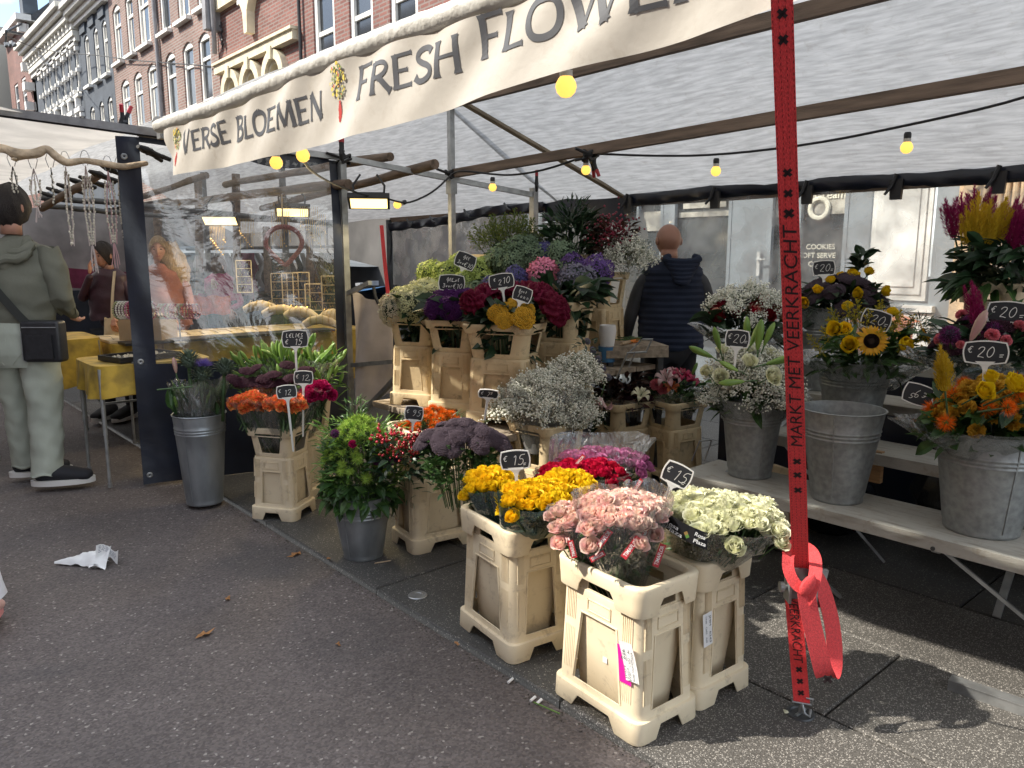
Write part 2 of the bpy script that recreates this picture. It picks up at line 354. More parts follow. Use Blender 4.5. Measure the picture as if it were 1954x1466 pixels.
def skin(key, J, E, sub=2, root=None):
    """J: name -> (x,y,z,r) or (x,y,z,rx,ry)   E: pairs"""
    names = list(J); idx = {n: i for i, n in enumerate(names)}
    me = bpy.data.meshes.new(key); me.from_pydata([J[n][:3] for n in names], [(idx[a], idx[b]) for a, b in E], [])
    o = bpy.data.objects.new('pre', me); C.objects.link(o)
    md = o.modifiers.new('s', 'SKIN'); md.use_smooth_shade = True
    if not me.skin_vertices: bpy.context.view_layer.update()
    for n in names:
        j = J[n]; me.skin_vertices[0].data[idx[n]].radius = (j[3], j[4] if len(j) > 4 else j[3])
        me.skin_vertices[0].data[idx[n]].use_root = (n == (root or names[0]))
    sb = o.modifiers.new('b', 'SUBSURF'); sb.levels = sub; sb.render_levels = sub
    PRE.append((key, o))
# ================================================================= crate, bucket and sign shapes (evaluated once, shared)
def ring(z, sx, sy, r, aL, aS, nc=3):
    P = []
    def side(c0, c1, a):
        c0, c1 = Vector(c0), Vector(c1); m = (c0+c1)/2; u = (c1-c0).normalized(); h = (c1-c0).length/2; a = min(a, h*.98)
        return [c0, m-u*a, m+u*a, c1]
    cs = [(sx-r, sy-r, 0), (-(sx-r), sy-r, math.pi/2), (-(sx-r), -(sy-r), math.pi), (sx-r, -(sy-r), 1.5*math.pi)]
    def cp(c, k): an = c[2]+math.pi/2*k/(nc+1); return Vector((c[0]+r*math.cos(an), c[1]+r*math.sin(an)))
    sd = [((sx, -(sy-r)), (sx, sy-r), aL), (((sx-r), sy), (-(sx-r), sy), aS), ((-sx, sy-r), (-sx, -(sy-r)), aL), ((-(sx-r), -sy), (sx-r, -sy), aS)]
    for i in range(4):
        P += side(*sd[i])
        for k in range(1, nc+1): P.append(cp(cs[i], k))
    return [(p.x, p.y, z) for p in P]
def shell(mb, rows, r=.035, m=0, close=False):
    """rows: (z, sx, sy, aL, aS, holeL, holeS) ; hole flags cut the middle face of long/short sides up to the next row"""
    n = 28; V = []; F = []
    for q in rows: V += ring(q[0], q[1], q[2], min(r, q[1]*.5, q[2]*.5), q[3], q[4])
    for j in range(len(rows)-1):
        for i in range(n):
            sidx, k = divmod(i, 7)
            if k == 1 and ((sidx % 2 == 0 and rows[j][5]) or (sidx % 2 == 1 and rows[j][6])): continue
            i2 = (i+1) % n; F.append((j*n+i, j*n+i2, (j+1)*n+i2, (j+1)*n+i))
    if close: F.append(tuple(range(n))[::-1])
    mb.add(V, F, m); return mb
def lerp(a, b, t): return a+(b-a)*t
SOL = lambda th: ('SOLIDIFY', dict(thickness=th, offset=-1))
BEV = lambda w_: ('BEVEL', dict(width=w_, segments=2, limit_method='ANGLE', angle_limit=rad(40)))
def crate_frame(key, X, Y, h, ztop, hb=.095, ht=None):
    """tapered stand frame: base half sizes X,Y ; leans in 12 percent to ztop"""
    ht = ht or ztop-.085; tx = .90
    def s(z, o=0): t = z/ztop; return lerp(X-.012, (X-.012)*tx, t)+o, lerp(Y-.012, (Y-.012)*(tx+.03), t)+o
    def row(z, o, fL, fS, hL, hS): a, b = s(z, o); return (z, a, b, b*fL, a*fS, hL, hS)
    R = [row(0, .012, .50, .42, 1, 1), row(.045, .012, .36, .28, 0, 0), row(.072, .012, .36, .28, 0, 0), row(.0725, 0, .54, .50, 0, 0),
         row(hb, 0, .56, .52, 1, 1), row(ht, 0, .42, .44, 0, 0), row(ztop-.02, 0, .42, .44, 0, 0), row(ztop, 0, .42, .44, 0, 0)]
    mb = MB(); shell(mb, R, .035); pre(key, mb, [SOL(.006), BEV(.0025)])
    return s
def surfbox(mb, s, side, u0, u1, z0, z1, th, m=0, sunk=.002):
    """thin block lying on the tapered face. side: +X -X +Y -Y ; u along face (fraction of half size)"""
    V = []
    for o in (-sunk, th):
        for z in (z0, z1):
            a, b = s(z)
            for u in (u0, u1):
                V.append({'+X': (a+o, u*b, z), '-X': (-a-o, u*b, z), '+Y': (u*a, b+o, z), '-Y': (u*a, -b-o, z)}[side])
    F = [(0, 1, 3, 2), (4, 6, 7, 5), (0, 4, 5, 1), (2, 3, 7, 6), (0, 2, 6, 4), (1, 5, 7, 3)]
    mb.add(V, F, m)
def crate_details(key, s, ztop, ribs=True, plate=True):
    mb = MB()
    for sd in ('+X', '-X', '+Y', '-Y'):
        lng = sd[1] == 'X'; w_ = .30 if lng else .38
        if plate:
            z0, z1 = ztop-.066, ztop-.026
            for (a, b, c, d) in ((-w_, w_, z0, z0+.003), (-w_, w_, z1-.003, z1), (-w_, -w_+.02, z0, z1), (w_-.02, w_, z0, z1)): surfbox(mb, s, sd, a, b, c, d, .0035)
            surfbox(mb, s, sd, -w_+.04, w_-.04, z0+.006, z1-.006, .0015)
        # raised surround of the opening
        fl = (.56, .42) if lng else (.52, .44)
        for g in (-1, 1):
            V = []
            za, zb = .10, ztop-.082
            for o in (-.002, .003):
                for z, f in ((za, fl[0]), (zb, fl[1])):
                    a, b = s(z)
                    for u in (f+.015, f+.055):
                        u *= g; V.append({'+X': (a+o, u*b, z), '-X': (-a-o, u*b, z), '+Y': (u*a, b+o, z), '-Y': (u*a, -b-o, z)}[sd])
            mb.add(V, [(0, 1, 3, 2), (4, 6, 7, 5), (0, 4, 5, 1), (2, 3, 7, 6), (0, 2, 6, 4), (1, 5, 7, 3)])
        surfbox(mb, s, sd, -fl[1]-.05, fl[1]+.05, ztop-.083, ztop-.079, .003)
        if ribs:
            for g in (-1, 1):
                for k in range(6):
                    u = g*(.60+.045*k)
                    if abs(u) > .84: continue
                    surfbox(mb, s, sd, u-.006, u+.006, ztop-.12, ztop-.012, .002); surfbox(mb, s, sd, u-.004, u+.004, .12, ztop-.15, .0012)
    return mb
def inner_bucket(key, X, Y, z0, z1, k0=.66, k1=.80):
    mb = MB(); rows = []
    for t in (0, .02, .5, 1):
        k = lerp(k0, k1, t); z = lerp(z0, z1, t); a = X*k*(.94 if t == 0 else 1); b = Y*(k+.02)*(.94 if t == 0 else 1); rows.append((z, a, b, b*.4, a*.4, 0, 0))
    shell(mb, rows, .03, close=True); pre(key, mb, [SOL(.004)])
# rose crate: one piece frame with a heavy handled rim
AX, AY, AH = .148, .205, .51
sA = crate_frame('A_frame', AX, AY, AH, .42)
inner_bucket('A_in', AX, AY, .03, .418, .62, .82)
mb = MB(); a, b = AX-.012, AY-.012
R = [(.412, a*.90+.018, b*.92+.018, .088, .062, 1, 1), (.440, a*.905+.018, b*.925+.018, .080, .054, 1, 1), (.463, a*.915+.018, b*.935+.018, .064, .042, 0, 0), (.475, a*.93+.016, b*.945+.016, .055, .04, 0, 0),
     (.5, a*.94+.017, b*.95+.017, .05, .04, 0, 0), (.508, a*.94+.014, b*.95+.014, .05, .04, 0, 0), (.511, a*.94+.004, b*.95+.004, .05, .04, 0, 0), (.507, a*.94-.008, b*.95-.008, .05, .04, 0, 0), (.485, a*.92-.012, b*.935-.012, .05, .04, 0, 0)]
shell(mb, R, .042); pre('A_rim', mb, [SOL(.005), BEV(.002)])
mb = MB(); R = [(.40, a*.865, b*.895, .045, .035, 0, 0), (.424, a*.88, b*.91, .060, .040, 1, 1), (.457, a*.885, b*.915, .054, .036, 0, 0), (.49, a*.89, b*.92, .046, .032, 0, 0)]
shell(mb, R, .032); pre('A_neck', mb, [SOL(.004)])
# small stand and collar : sizes by key
KB = {'S': (.145, .135, .365, .175), 'T': (.145, .190, .385, .255), 'R': (.155, .17, .365, .185), 'U': (.145, .165, .365, .24), 'W': (.19, .15, .365, .185)}
SB = {}
for k, (X, Y, h1, h2) in KB.items():
    SB[k] = crate_frame(k+'_frame', X, Y, h1, h1)
    inner_bucket(k+'_in', X, Y, .025, h1-.004, .68, .80)
    mb = MB(); z0 = h1-.004; z1 = h1+h2; x0, y0 = (X-.012)*.87, (Y-.012)*.89; x1, y1 = (X-.012)*1.05, (Y-.012)*1.04
    def cs(z, o=0): t = (z-z0)/(z1-z0); return lerp(x0, x1, t)+o, lerp(y0, y1, t)+o
    def cr_(z, o, f, hL, hS): A, B = cs(z, o); return (z, A, B, B*f, A*f, hL, hS)
    R = [cr_(z0, 0, .5, 0, 0), cr_(z0+.03, 0, .44, 1, 1), cr_(z0+.04, 0, .47, 1, 1), cr_(z1-.055, 0, .54, 0, 0), cr_(z1-.052, 0, .54, 0, 0), cr_(z1-.050, .012, .60, 1, 1), cr_(z1-.034, .013, .52, 0, 0),
         cr_(z1-.006, .014, .55, 0, 0), cr_(z1, .011, .55, 0, 0), cr_(z1, -.004, .55, 0, 0), cr_(z1-.02, -.006, .55, 0, 0)]
    shell(mb, R, .04); pre(k+'_collar', mb, [SOL(.005), BEV(.0025)])
# ---- people (grown skins), local frame: x right, y away from the camera, z up
def biped(key, H, lean=0, arms=None, legs=None, sh=.20, hip=.11, girth=1., torso=True, head=True, sub=2):
    k = H/1.8; J = {}; g = girth
    arms = arms or {}; legs = legs or {}
    J['pel'] = (0, 0, .93*k, .135*g, .105*g); J['wst'] = (0, .0, 1.08*k, .135*g, .10*g); J['che'] = (0, lean*.5, 1.30*k, .15*g, .115*g)
    J['nkb'] = (0, lean*.8, 1.47*k, .075*g, .07*g); J['nk'] = (0, lean, 1.53*k, .052, .052)
    for s_, n in ((-1, 'l'), (1, 'r')):
        J['sh'+n] = (s_*sh, lean*.8, 1.425*k, .062*g, .06*g)
        el, wr = arms.get(n, ((s_*(sh+.06), .0, 1.14*k), (s_*(sh+.06), -.04, .90*k)))
        J['el'+n] = (*el, .044*g, .044*g); J['wr'+n] = (*wr, .032*g, .032*g)
        kn, an = legs.get(n, ((s_*hip, .0, .50*k), (s_*hip, .02, .10*k)))
        J['hp'+n] = (s_*hip*.85, 0, .86*k, .098*g, .095*g); J['kn'+n] = (*kn, .066*g, .066*g); J['an'+n] = (*an, .052*g, .055*g)
    return J
E_UP = [('pel', 'wst'), ('wst', 'che'), ('che', 'nkb'), ('nkb', 'nk'), ('che', 'shl'), ('che', 'shr'), ('shl', 'ell'), ('ell', 'wrl'), ('shr', 'elr'), ('elr', 'wrr')]
E_LO = [('pel', 'hpl'), ('pel', 'hpr'), ('hpl', 'knl'), ('knl', 'anl'), ('hpr', 'knr'), ('knr', 'anr')]
def biped_skins(key, J, up=None, lo=None):
    UJ = {n: J[n] for n in ('pel', 'wst', 'che', 'nkb', 'nk', 'shl', 'shr', 'ell', 'wrl', 'elr', 'wrr')}
    LJ = {n: J[n] for n in ('pel', 'hpl', 'hpr', 'knl', 'knr', 'anl', 'anr')}
    skin(key+'_up', UJ, E_UP, 2, 'pel'); skin(key+'_lo', LJ, E_LO, 2, 'pel')
def hand_skin(key, curl=.5):
    J = {'w': (0, 0, 0, .022, .016), 'p': (0, 0, -.05, .034, .014), 'q': (0, 0, -.085, .034, .013)}; E = [('w', 'p'), ('p', 'q')]
    for i, (x, l) in enumerate(((-.028, .060), (-.010, .070), (.009, .066), (.027, .052))):
        J['a%d' % i] = (x, 0, -.095, .009); J['b%d' % i] = (x*1.1, .02*curl, -.095-l*.5, .0085); J['c%d' % i] = (x*1.1, .05*curl, -.095-l*.85, .007)
        E += [('q', 'a%d' % i), ('a%d' % i, 'b%d' % i), ('b%d' % i, 'c%d' % i)]
    J['t0'] = (.035, .005, -.045, .011); J['t1'] = (.052, .02, -.075, .010); J['t2'] = (.05, .035, -.098, .008); E += [('p', 't0'), ('t0', 't1'), ('t1', 't2')]
    skin(key, J, E, 2, 'w')
hand_skin('hand', .6)
hand_skin('hand_fist', 1.3)
# shopper in olive hoodie
k = 1.93/1.8
JM = biped('man', 1.93, .03, arms={'r': ((.255, .02, 1.20), (.24, .22, 1.10)), 'l': ((-.33, .0, 1.26), (-.25, .22, 1.2))},
           legs={'r': ((.125, .0, .53), (.115, -.04, .11)), 'l': ((-.13, .1, .53), (-.15, .16, .11))}, sh=.215, hip=.105, girth=1.12)
biped_skins('man', JM)
JB = biped('bald', 1.70, .0, arms={'r': ((.27, .03, 1.08), (.22, .2, .95)), 'l': ((-.29, .0, 1.06), (-.31, .16, .87))}, sh=.20, girth=1.13)
biped_skins('bald', JB)
JW = biped('woman', 1.6, .0, arms={'l': ((-.22, -.10, 1.10), (-.03, -.20, 1.33)), 'r': ((.25, -.03, 1.02), (.16, -.20, .98))}, sh=.155, girth=.95)
biped_skins('woman', JW)
JL = biped('blonde', 1.66, .0, sh=.165, girth=1.0, arms={'r': ((.24, -.05, 1.03), (.16, -.25, .95)), 'l': ((-.24, -.05, 1.03), (-.14, -.25, .95))})
biped_skins('blonde', JL)
biped_skins('pass', biped('pass', 1.68, .0, sh=.17, girth=.95, legs={'r': ((.11, .02, .5), (.115, .0, .1)), 'l': ((-.1, .2, .5), (-.11, .38, .12))}))
J = {'a': (0, -.06, .04, .035, .032), 'b': (0, .0, .045, .04, .036), 'c': (0, .08, .035, .045, .03), 'd': (0, .17, .026, .046, .022), 'e': (0, .215, .024, .036, .018)}
skin('shoe', J, [('a', 'b'), ('b', 'c'), ('c', 'd'), ('d', 'e')], 2, 'c')
# driftwood branch over the necklaces
def knotty(key, P, seed, fork=None):
    r_ = random.Random(seed); J = {}; E = []
    for i, (p, q) in enumerate(P): J['n%d' % i] = (*p, q*r_.uniform(.85, 1.2), q*r_.uniform(.8, 1.1)); 
    for i in range(len(P)-1): E.append(('n%d' % i, 'n%d' % (i+1)))
    if fork: J['f0'] = fork[1]; J['f1'] = fork[2]; E += [('n%d' % fork[0], 'f0'), ('f0', 'f1')]
    skin(key, J, E, 2, 'n0')
bp = [at(-30, 283, 4.62), at(8, 283, 4.66), at(35, 297, 4.68), at(70, 293, 4.7), at(90, 283, 4.72), at(108, 300, 4.74), at(128, 312, 4.76), at(160, 306, 4.8), at(190, 311, 4.83), at(235, 319, 4.86), at(284, 311, 4.9)]
knotty('branch', [(tuple(p), q) for p, q in zip(bp, (.03, .028, .033, .03, .03, .027, .027, .022, .02, .021, .02))], 3, (2, (*at(30, 305, 4.68), .014), (*at(22, 303, 4.6), .006)))
bake_all()
B_ = BAKED
def bm(key, mats, smooth=True, sharp=35): return tmesh(B_[key], key.lower(), mats, smooth, sharp)
ME = {}
for k in ('A_frame', 'A_in', 'A_rim', 'A_neck'): ME[k] = bm(k, M_crate)
for k in KB:
    for q in ('_frame', '_in', '_collar'): ME[k+q] = bm(k+q, M_crate if k in 'TS' else M_crate2)
ME['A_det'] = crate_details('A', sA, .42).mesh('details', M_crate, True, 30)
for k in KB: ME[k+'_det'] = crate_details(k, SB[k], KB[k][2]).mesh('details', M_crate if k in 'TS' else M_crate2, True, 30)
def rose_crate(label, loc, rz):
    t = thing('flower_crate', label, 'flower crate', loc, rz, 'cream plastic rose crates with handled rims')
    link('frame', ME['A_frame'], t); link('rim', ME['A_rim'], t); link('inner_bucket', ME['A_in'], t); link('neck', ME['A_neck'], t); link('embossed_panel', ME['A_det'], t)
    return t
def stand_crate(kind, label, near, u, z=0, group='cream plastic flower stands with windowed collars', collar=True):
    """near: ground point of the corner nearest the camera, u: direction of its left face"""
    X, Y, h1, h2 = KB[kind]; u = Vector((u[0], u[1], 0)).normalized(); v = Vector((u.y, -u.x, 0))
    c = Vector((near[0], near[1], 0))+u*X+v*Y       # left face is the X-wide one (local -Y face)
    # local -Y face normal must be -v ; local -X direction = u
    rz = math.atan2(v.y, v.x)-math.pi/2
    t = thing('flower_stand', label, 'flower crate', (c.x, c.y, z), rz, group)
    link('frame', ME[kind+'_frame'], t); link('inner_bucket', ME[kind+'_in'], t); link('embossed_panel', ME[kind+'_det'], t)
    if collar: link('collar', ME[kind+'_collar'], t)
    t['top'] = z+h1+(h2 if collar else 0); del t['top']
    return t, Vector((c.x, c.y, z+h1+(h2 if collar else 0))), rz
# ---- zinc buckets
def bucket(label, c, z, rt, rb, h, m=M_zinc2, ribs=(.70, .74, .78), handles=False, n=40, ell=1.0, group='zinc buckets', water=False, rz=0):
    t = thing('zinc_bucket', label, 'bucket', (c[0], c[1], z), rz, group)
    pr = [(0, .006), (rb*.96, .006), (rb*.97, 0), (rb*1.0, .002), (rb*1.012, .012), (rb*1.0, .02)]
    zs = sorted([.03/h+.02] + [q+d for q in ribs for d in (-.016, -.008, 0, .008, .016)] + [.3, .5, .6, .9, .97])
    for q in zs:
        rr = lerp(rb, rt, q); 
        for b in ribs:
            if abs(q-b) < .009: rr += .0035 if abs(q-b) < .004 else .002
        pr.append((rr, q*h))
    pr += [(rt*.995, h*.985), (rt+.004, h*.988), (rt+.006, h*.995), (rt+.003, h), (rt-.002, h*.996), (lerp(rb, rt, .6)-.003, h*.6), (rb-.002, .012), (0, .012)]
    mb = MB(); mb.lathe(pr, n, 0, Matrix.Diagonal((1, ell, 1, 1)) if ell != 1 else None)
    mb.build('body', m, t, sharp=60)
    s = MB(); r0 = lerp(rb, rt, .06)+.001; r1 = lerp(rb, rt, .95)+.001
    s.hexa([(r0-.002, -.003, .06*h), (r0+.0015, -.003, .06*h), (r0-.002, .003, .06*h), (r0+.0015, .003, .06*h), (r1-.002, -.003, .95*h), (r1+.0015, -.003, .95*h), (r1-.002, .003, .95*h), (r1+.0015, .003, .95*h)])
    s.build('seam', m, t, rot=(0, 0, rnd.uniform(3.3, 4.6)))
    if handles:
        for a in (math.pi*.83, math.pi*1.83):
            e = MB(); ca, sa = math.cos(a), math.sin(a); P = []
            for k in range(9):
                q = math.pi*k/8; P.append(((rt+.004+.022*math.sin(q))*ca-.022*math.cos(q)*sa, (rt+.004+.022*math.sin(q))*sa+.022*math.cos(q)*ca, h*.95))
            e.tube(P, .0032, 6); e.build('handle', M_steel, t)
    return t
# ---- chalk price signs
def board_outline(w_, h_, bulge=.10, n=7):
    P = []
    def arc(a, b, cx, cy):
        for i in range(n): t = i/n; x = lerp(a[0], b[0], t); y = lerp(a[1], b[1], t); s = math.sin(math.pi*t); P.append((x+cx*s, y+cy*s))
    W, Hh = w_/2, h_/2; k = bulge*w_
    arc((-W*.90, -Hh*.94), (W*.90, -Hh*.94), 0, -k*.5); arc((W*.90, -Hh*.94), (W*.90, Hh*.94), k*.55, 0); arc((W*.90, Hh*.94), (-W*.90, Hh*.94), 0, k*.5); arc((-W*.90, Hh*.94), (-W*.90, -Hh*.94), -k*.55, 0)
    return P
def price_sign(label, pos, w_, h_, lines, tilt=0, yaw=0, roll=0, stem=.12, neck=True, pointed=0):
    """pos: board centre. board faces the camera side, turned by yaw, leaned back by tilt, rolled."""
    t = link('price_sign', None, None, pos, label=label, cat='price sign', group='chalkboard price signs on white picks')
    tc = Vector(pos); d = Vector((0, 0, CH))-tc; base = math.atan2(d.y, d.x)+math.pi/2
    M = Matrix.Rotation(base+yaw, 4, 'Z') @ Matrix.Rotation(math.pi/2-tilt, 4, 'X') @ Matrix.Rotation(roll, 4, 'Z')
    t.matrix_world = Matrix.Translation(tc) @ M
    O = board_outline(w_, h_); n = len(O)
    b = MB(); V = [(x, y, z) for z in (-.0012, .0012) for x, y in O]
    b.add(V, [tuple(range(n))[::-1], tuple(range(n, 2*n))]+[(i, (i+1) % n, n+(i+1) % n, n+i) for i in range(n)]); b.build('board', M_chalk, t, smooth=False)
    f = MB(); k = 1+.075*.1/w_
    A = [(x*k, y*(1+.09*.07/h_)) for x, y in O]; V = []
    for z in (-.002, .0026):
        V += [(x*.985, y*.98, z) for x, y in O]+[(x, y, z) for x, y in A]
    F = []
    for i in range(n):
        j = (i+1) % n; F += [(2*n+i, 2*n+j, 3*n+j, 3*n+i), (i, n+i, n+j, j), (n+i, 3*n+i, 3*n+j, n+j), (i, j, 2*n+j, 2*n+i)]
    f.add(V, F); f.build('rim', M_white, t, sharp=30)
    if stem:
        s = MB(); y0 = -h_/2*.96
        s.hexa([(-.016, y0-.014, -.002), (.016, y0-.014, -.002), (-.016, y0-.014, .002), (.016, y0-.014, .002), (-.024, y0+.004, -.002), (.024, y0+.004, -.002), (-.024, y0+.004, .002), (.024, y0+.004, .002)]) if False else None
        V = [(-.030, y0+.002), (-.010, y0-.016), (-.0065, y0-.03), (-.005, y0-stem), (.005, y0-stem), (.0065, y0-.03), (.010, y0-.016), (.030, y0+.002)]
        V = [(x*min(1, w_/.1), y) for x, y in V]
        m_ = len(V); s.add([(x, y, z) for z in (-.0018, .0018) for x, y in V], [tuple(range(m_))[::-1], tuple(range(m_, 2*m_))]+[(i, (i+1) % m_, m_+(i+1) % m_, m_+i) for i in range(m_)])
        s.build('pick', M_white, t, smooth=False)
    c = MB()
    for (txt, x, y, hh) in lines: chalk(c, txt, x*w_-w_/2, y*h_-h_/2, hh*h_, .0021*max(.6, w_/.1), None, z=.0018)
    c.build('chalk_writing', M_white, t, smooth=False)
    return t
# ---- stickers on crates
def sticker(parent, name, M, w_, h_, mat_, lines=(), bend=0):
    s = MB(); s.grid(lambda u, v: tuple(M @ Vector(((u-.5)*w_, (v-.5)*h_, .002+bend*(u-.5)**2*w_+bend*v*v*h_))), 4, 3); o = s.build(name, mat_, parent)
    if lines:
        c = MB()
        for (tx, x, y, ht) in lines:
            t, ww, hh = TXT[tx]; text(c, tx, M @ Matrix.Translation((x*w_-w_/2, y*h_-h_/2, .0035+bend*h_*.25)), height=ht*h_)
        c.build('print', M_ink, o)
    return o
# ================================================================= ground
def ground_mat(name, base, dark, light, speck=.06, sp_scale=150, patches=True, bump=.8, rough=.75, warm=None):
    m = bpy.data.materials.new(name); m.use_nodes = True; nt = m.node_tree; nt.nodes.clear(); N = nt.nodes.new; L = nt.links.new
    out = N('ShaderNodeOutputMaterial'); p = N('ShaderNodeBsdfPrincipled'); L(p.outputs[0], out.inputs[0]); p.inputs['Roughness'].default_value = rough
    tc = N('ShaderNodeTexCoord'); O = tc.outputs['Object']
    v = N('ShaderNodeTexVoronoi'); v.inputs['Scale'].default_value = sp_scale; L(O, v.inputs[0])
    sx = N('ShaderNodeSeparateColor'); L(v.outputs['Color'], sx.inputs[0])
    r1 = N('ShaderNodeValToRGB'); e = r1.color_ramp.elements; e[0].position = 0; e[0].color = (*dark, 1); e[1].position = 1; e[1].color = (*base, 1)
    e2 = r1.color_ramp.elements.new(1-speck); e2.color = (*base, 1); e3 = r1.color_ramp.elements.new(1-speck+.01); e3.color = (*light, 1); e[-1].color = (*light, 1)
    L(sx.outputs[0], r1.inputs[0])
    n = N('ShaderNodeTexNoise'); n.inputs['Scale'].default_value = 1.6; n.inputs['Detail'].default_value = 9; n.inputs['Roughness'].default_value = .62; L(O, n.inputs[0])
    mr = N('ShaderNodeMapRange'); mr.inputs[1].default_value = .3; mr.inputs[2].default_value = .7; mr.inputs[3].default_value = .78; mr.inputs[4].default_value = 1.18; L(n.outputs[0], mr.inputs[0])
    mu = N('ShaderNodeMixRGB'); mu.blend_type = 'MULTIPLY'; mu.inputs[0].default_value = 1; L(r1.outputs[0], mu.inputs[1]); L(mr.outputs[0], mu.inputs[2]); last = mu.outputs[0]
    if patches:
        n2 = N('ShaderNodeTexNoise'); n2.inputs['Scale'].default_value = .9; n2.inputs['Detail'].default_value = 3; n2.inputs['Distortion'].default_value = .3; L(O, n2.inputs[0])
        r2 = N('ShaderNodeValToRGB'); r2.color_ramp.elements[0].position = .59; r2.color_ramp.elements[1].position = .64; L(n2.outputs[0], r2.inputs[0])
        mx = N('ShaderNodeMixRGB'); mx.inputs[2].default_value = (*patches, 1) if patches is not True else (.05, .05, .052, 1); 
        ml = N('ShaderNodeMath'); ml.operation = 'MULTIPLY'; ml.inputs[1].default_value = .4; L(r2.outputs[0], ml.inputs[0]); L(ml.outputs[0], mx.inputs[0]); L(last, mx.inputs[1]); last = mx.outputs[0]
    L(last, p.inputs['Base Color'])
    bp = N('ShaderNodeBump'); bp.inputs['Strength'].default_value = bump; bp.inputs['Distance'].default_value = .006
    v2 = N('ShaderNodeTexVoronoi'); v2.inputs['Scale'].default_value = sp_scale*.8; v2.feature = 'SMOOTH_F1'; L(O, v2.inputs[0])
    n3 = N('ShaderNodeTexNoise'); n3.inputs['Scale'].default_value = sp_scale*.25; n3.inputs['Detail'].default_value = 5; L(O, n3.inputs[0])
    ad = N('ShaderNodeMath'); ad.operation = 'SUBTRACT'; L(n3.outputs[0], ad.inputs[0]); L(v2.outputs[0], ad.inputs[1]); L(ad.outputs[0], bp.inputs['Height']); L(bp.outputs[0], p.inputs['Normal'])
    return m
M_asph = ground_mat('asphalt', (.165, .140, .130), (.085, .071, .067), (.32, .29, .26), .022, 120, patches=(.048, .050, .053))
M_slab = ground_mat('paving', (.085, .083, .078), (.05, .049, .046), (.30, .285, .25), .045, 260, patches=(.045, .044, .042), bump=.4, rough=.6)
M_slab2 = ground_mat('paving_light', (.115, .108, .097), (.058, .054, .048), (.34, .32, .29), .12, 300, patches=False, bump=.4, rough=.7)
M_dirt = mat('joint_dirt', (.035, .03, .026), .95, nscale=30, namt=.4, bump=.6, bscale=120)
KX = 1.70
g = MB(); g.grid(lambda u, v: (lerp(-60, KX, u), lerp(-20, 160, v), -.022), 20, 60); struct('road', g, M_asph)
g = MB(); g.grid(lambda u, v: (lerp(KX, 60, u), lerp(-20, 160, v), -.040), 8, 20); struct('pavement_bed', g, M_dirt)
r_ = random.Random(5)
pv = link('pavement', None, None, (0, 0, 0), kind='structure')
sm = MB()
def slabmesh(w_, l_):
    b = MB(); ch = .006; w2, l2 = w_/2-.004, l_/2-.004
    V = [(-w2, -l2, -.035), (w2, -l2, -.035), (w2, l2, -.035), (-w2, l2, -.035), (-w2, -l2, -ch), (w2, -l2, -ch), (w2, l2, -ch), (-w2, l2, -ch),
         (-w2+ch, -l2+ch, 0), (w2-ch, -l2+ch, 0), (w2-ch, l2-ch, 0), (-w2+ch, l2-ch, 0)]
    F = [(8, 9, 10, 11)]+[(i, (i+1) % 4, 4+(i+1) % 4, 4+i) for i in range(4)]+[(4+i, 4+(i+1) % 4, 8+(i+1) % 4, 8+i) for i in range(4)]
    b.add(V, F); return b
s_d = slabmesh(.60, 1.19).mesh('slab', M_slab, False); s_l = slabmesh(.60, 1.19).mesh('slab', M_slab2, False)
for i in range(8):
    for j in range(-4, 11):
        y = 1.71+1.19*(j+.5)+(.55 if i % 2 and i else 0); x = KX+.01+.3+.60*i
        light = (j < 0 and i < 3) or r_.random() < .08
        o = link('slab', s_l if light else s_d, pv, (x, y, r_.uniform(-.003, .003)), (r_.uniform(-.002, .002), r_.uniform(-.002, .002), r_.choice((0, math.pi))))
if True:   # dirt gathered along the kerb: grit and litter as one strip
    chip = MB(); chip.add([(1, 0, 0), (0, 1, 0), (-1, 0, 0), (0, -1, 0), (0, 0, .7), (0, 0, -.5)], [(0, 1, 4), (1, 2, 4), (2, 3, 4), (3, 0, 4), (1, 0, 5), (2, 1, 5), (3, 2, 5), (0, 3, 5)]); CH_ = chip.template()
    g1 = MB(); Ms = []
    for _ in range(2600):
        y = r_.uniform(.2, 9); x = KX-abs(r_.gauss(0, .035)); s = r_.uniform(.0015, .006)
        Ms.append(frame((x, y, -.021), (r_.gauss(0, .3), r_.gauss(0, .3), 1), s=(s, s*r_.uniform(.5, 1), s*.6), spin=r_.uniform(0, 6)))
    g1.scat(CH_, Ms); g1.build('kerb_grit', mat('grit', (.10, .085, .07), .9, island=.7), smooth=False, kind='stuff')
    g2 = MB(); Ms = []
    for _ in range(800):
        d = r_.uniform(1.4, 5.5); a = r_.uniform(-.62, .45); x = d*math.sin(YAW+a); y = d*math.cos(YAW+a)
        if x > KX-.03: continue
        s = abs(r_.gauss(.0028, .0016))+.0008; Ms.append(frame((x, y, -.0218), (r_.gauss(0, .15), r_.gauss(0, .15), 1), s=(s, s*r_.uniform(.5, 1), s*.45), spin=r_.uniform(0, 6)))
    g2.scat(CH_, Ms); g2.build('asphalt_chippings', mat('chippings', (.36, .33, .30), .8, island=.6), smooth=False, kind='stuff')
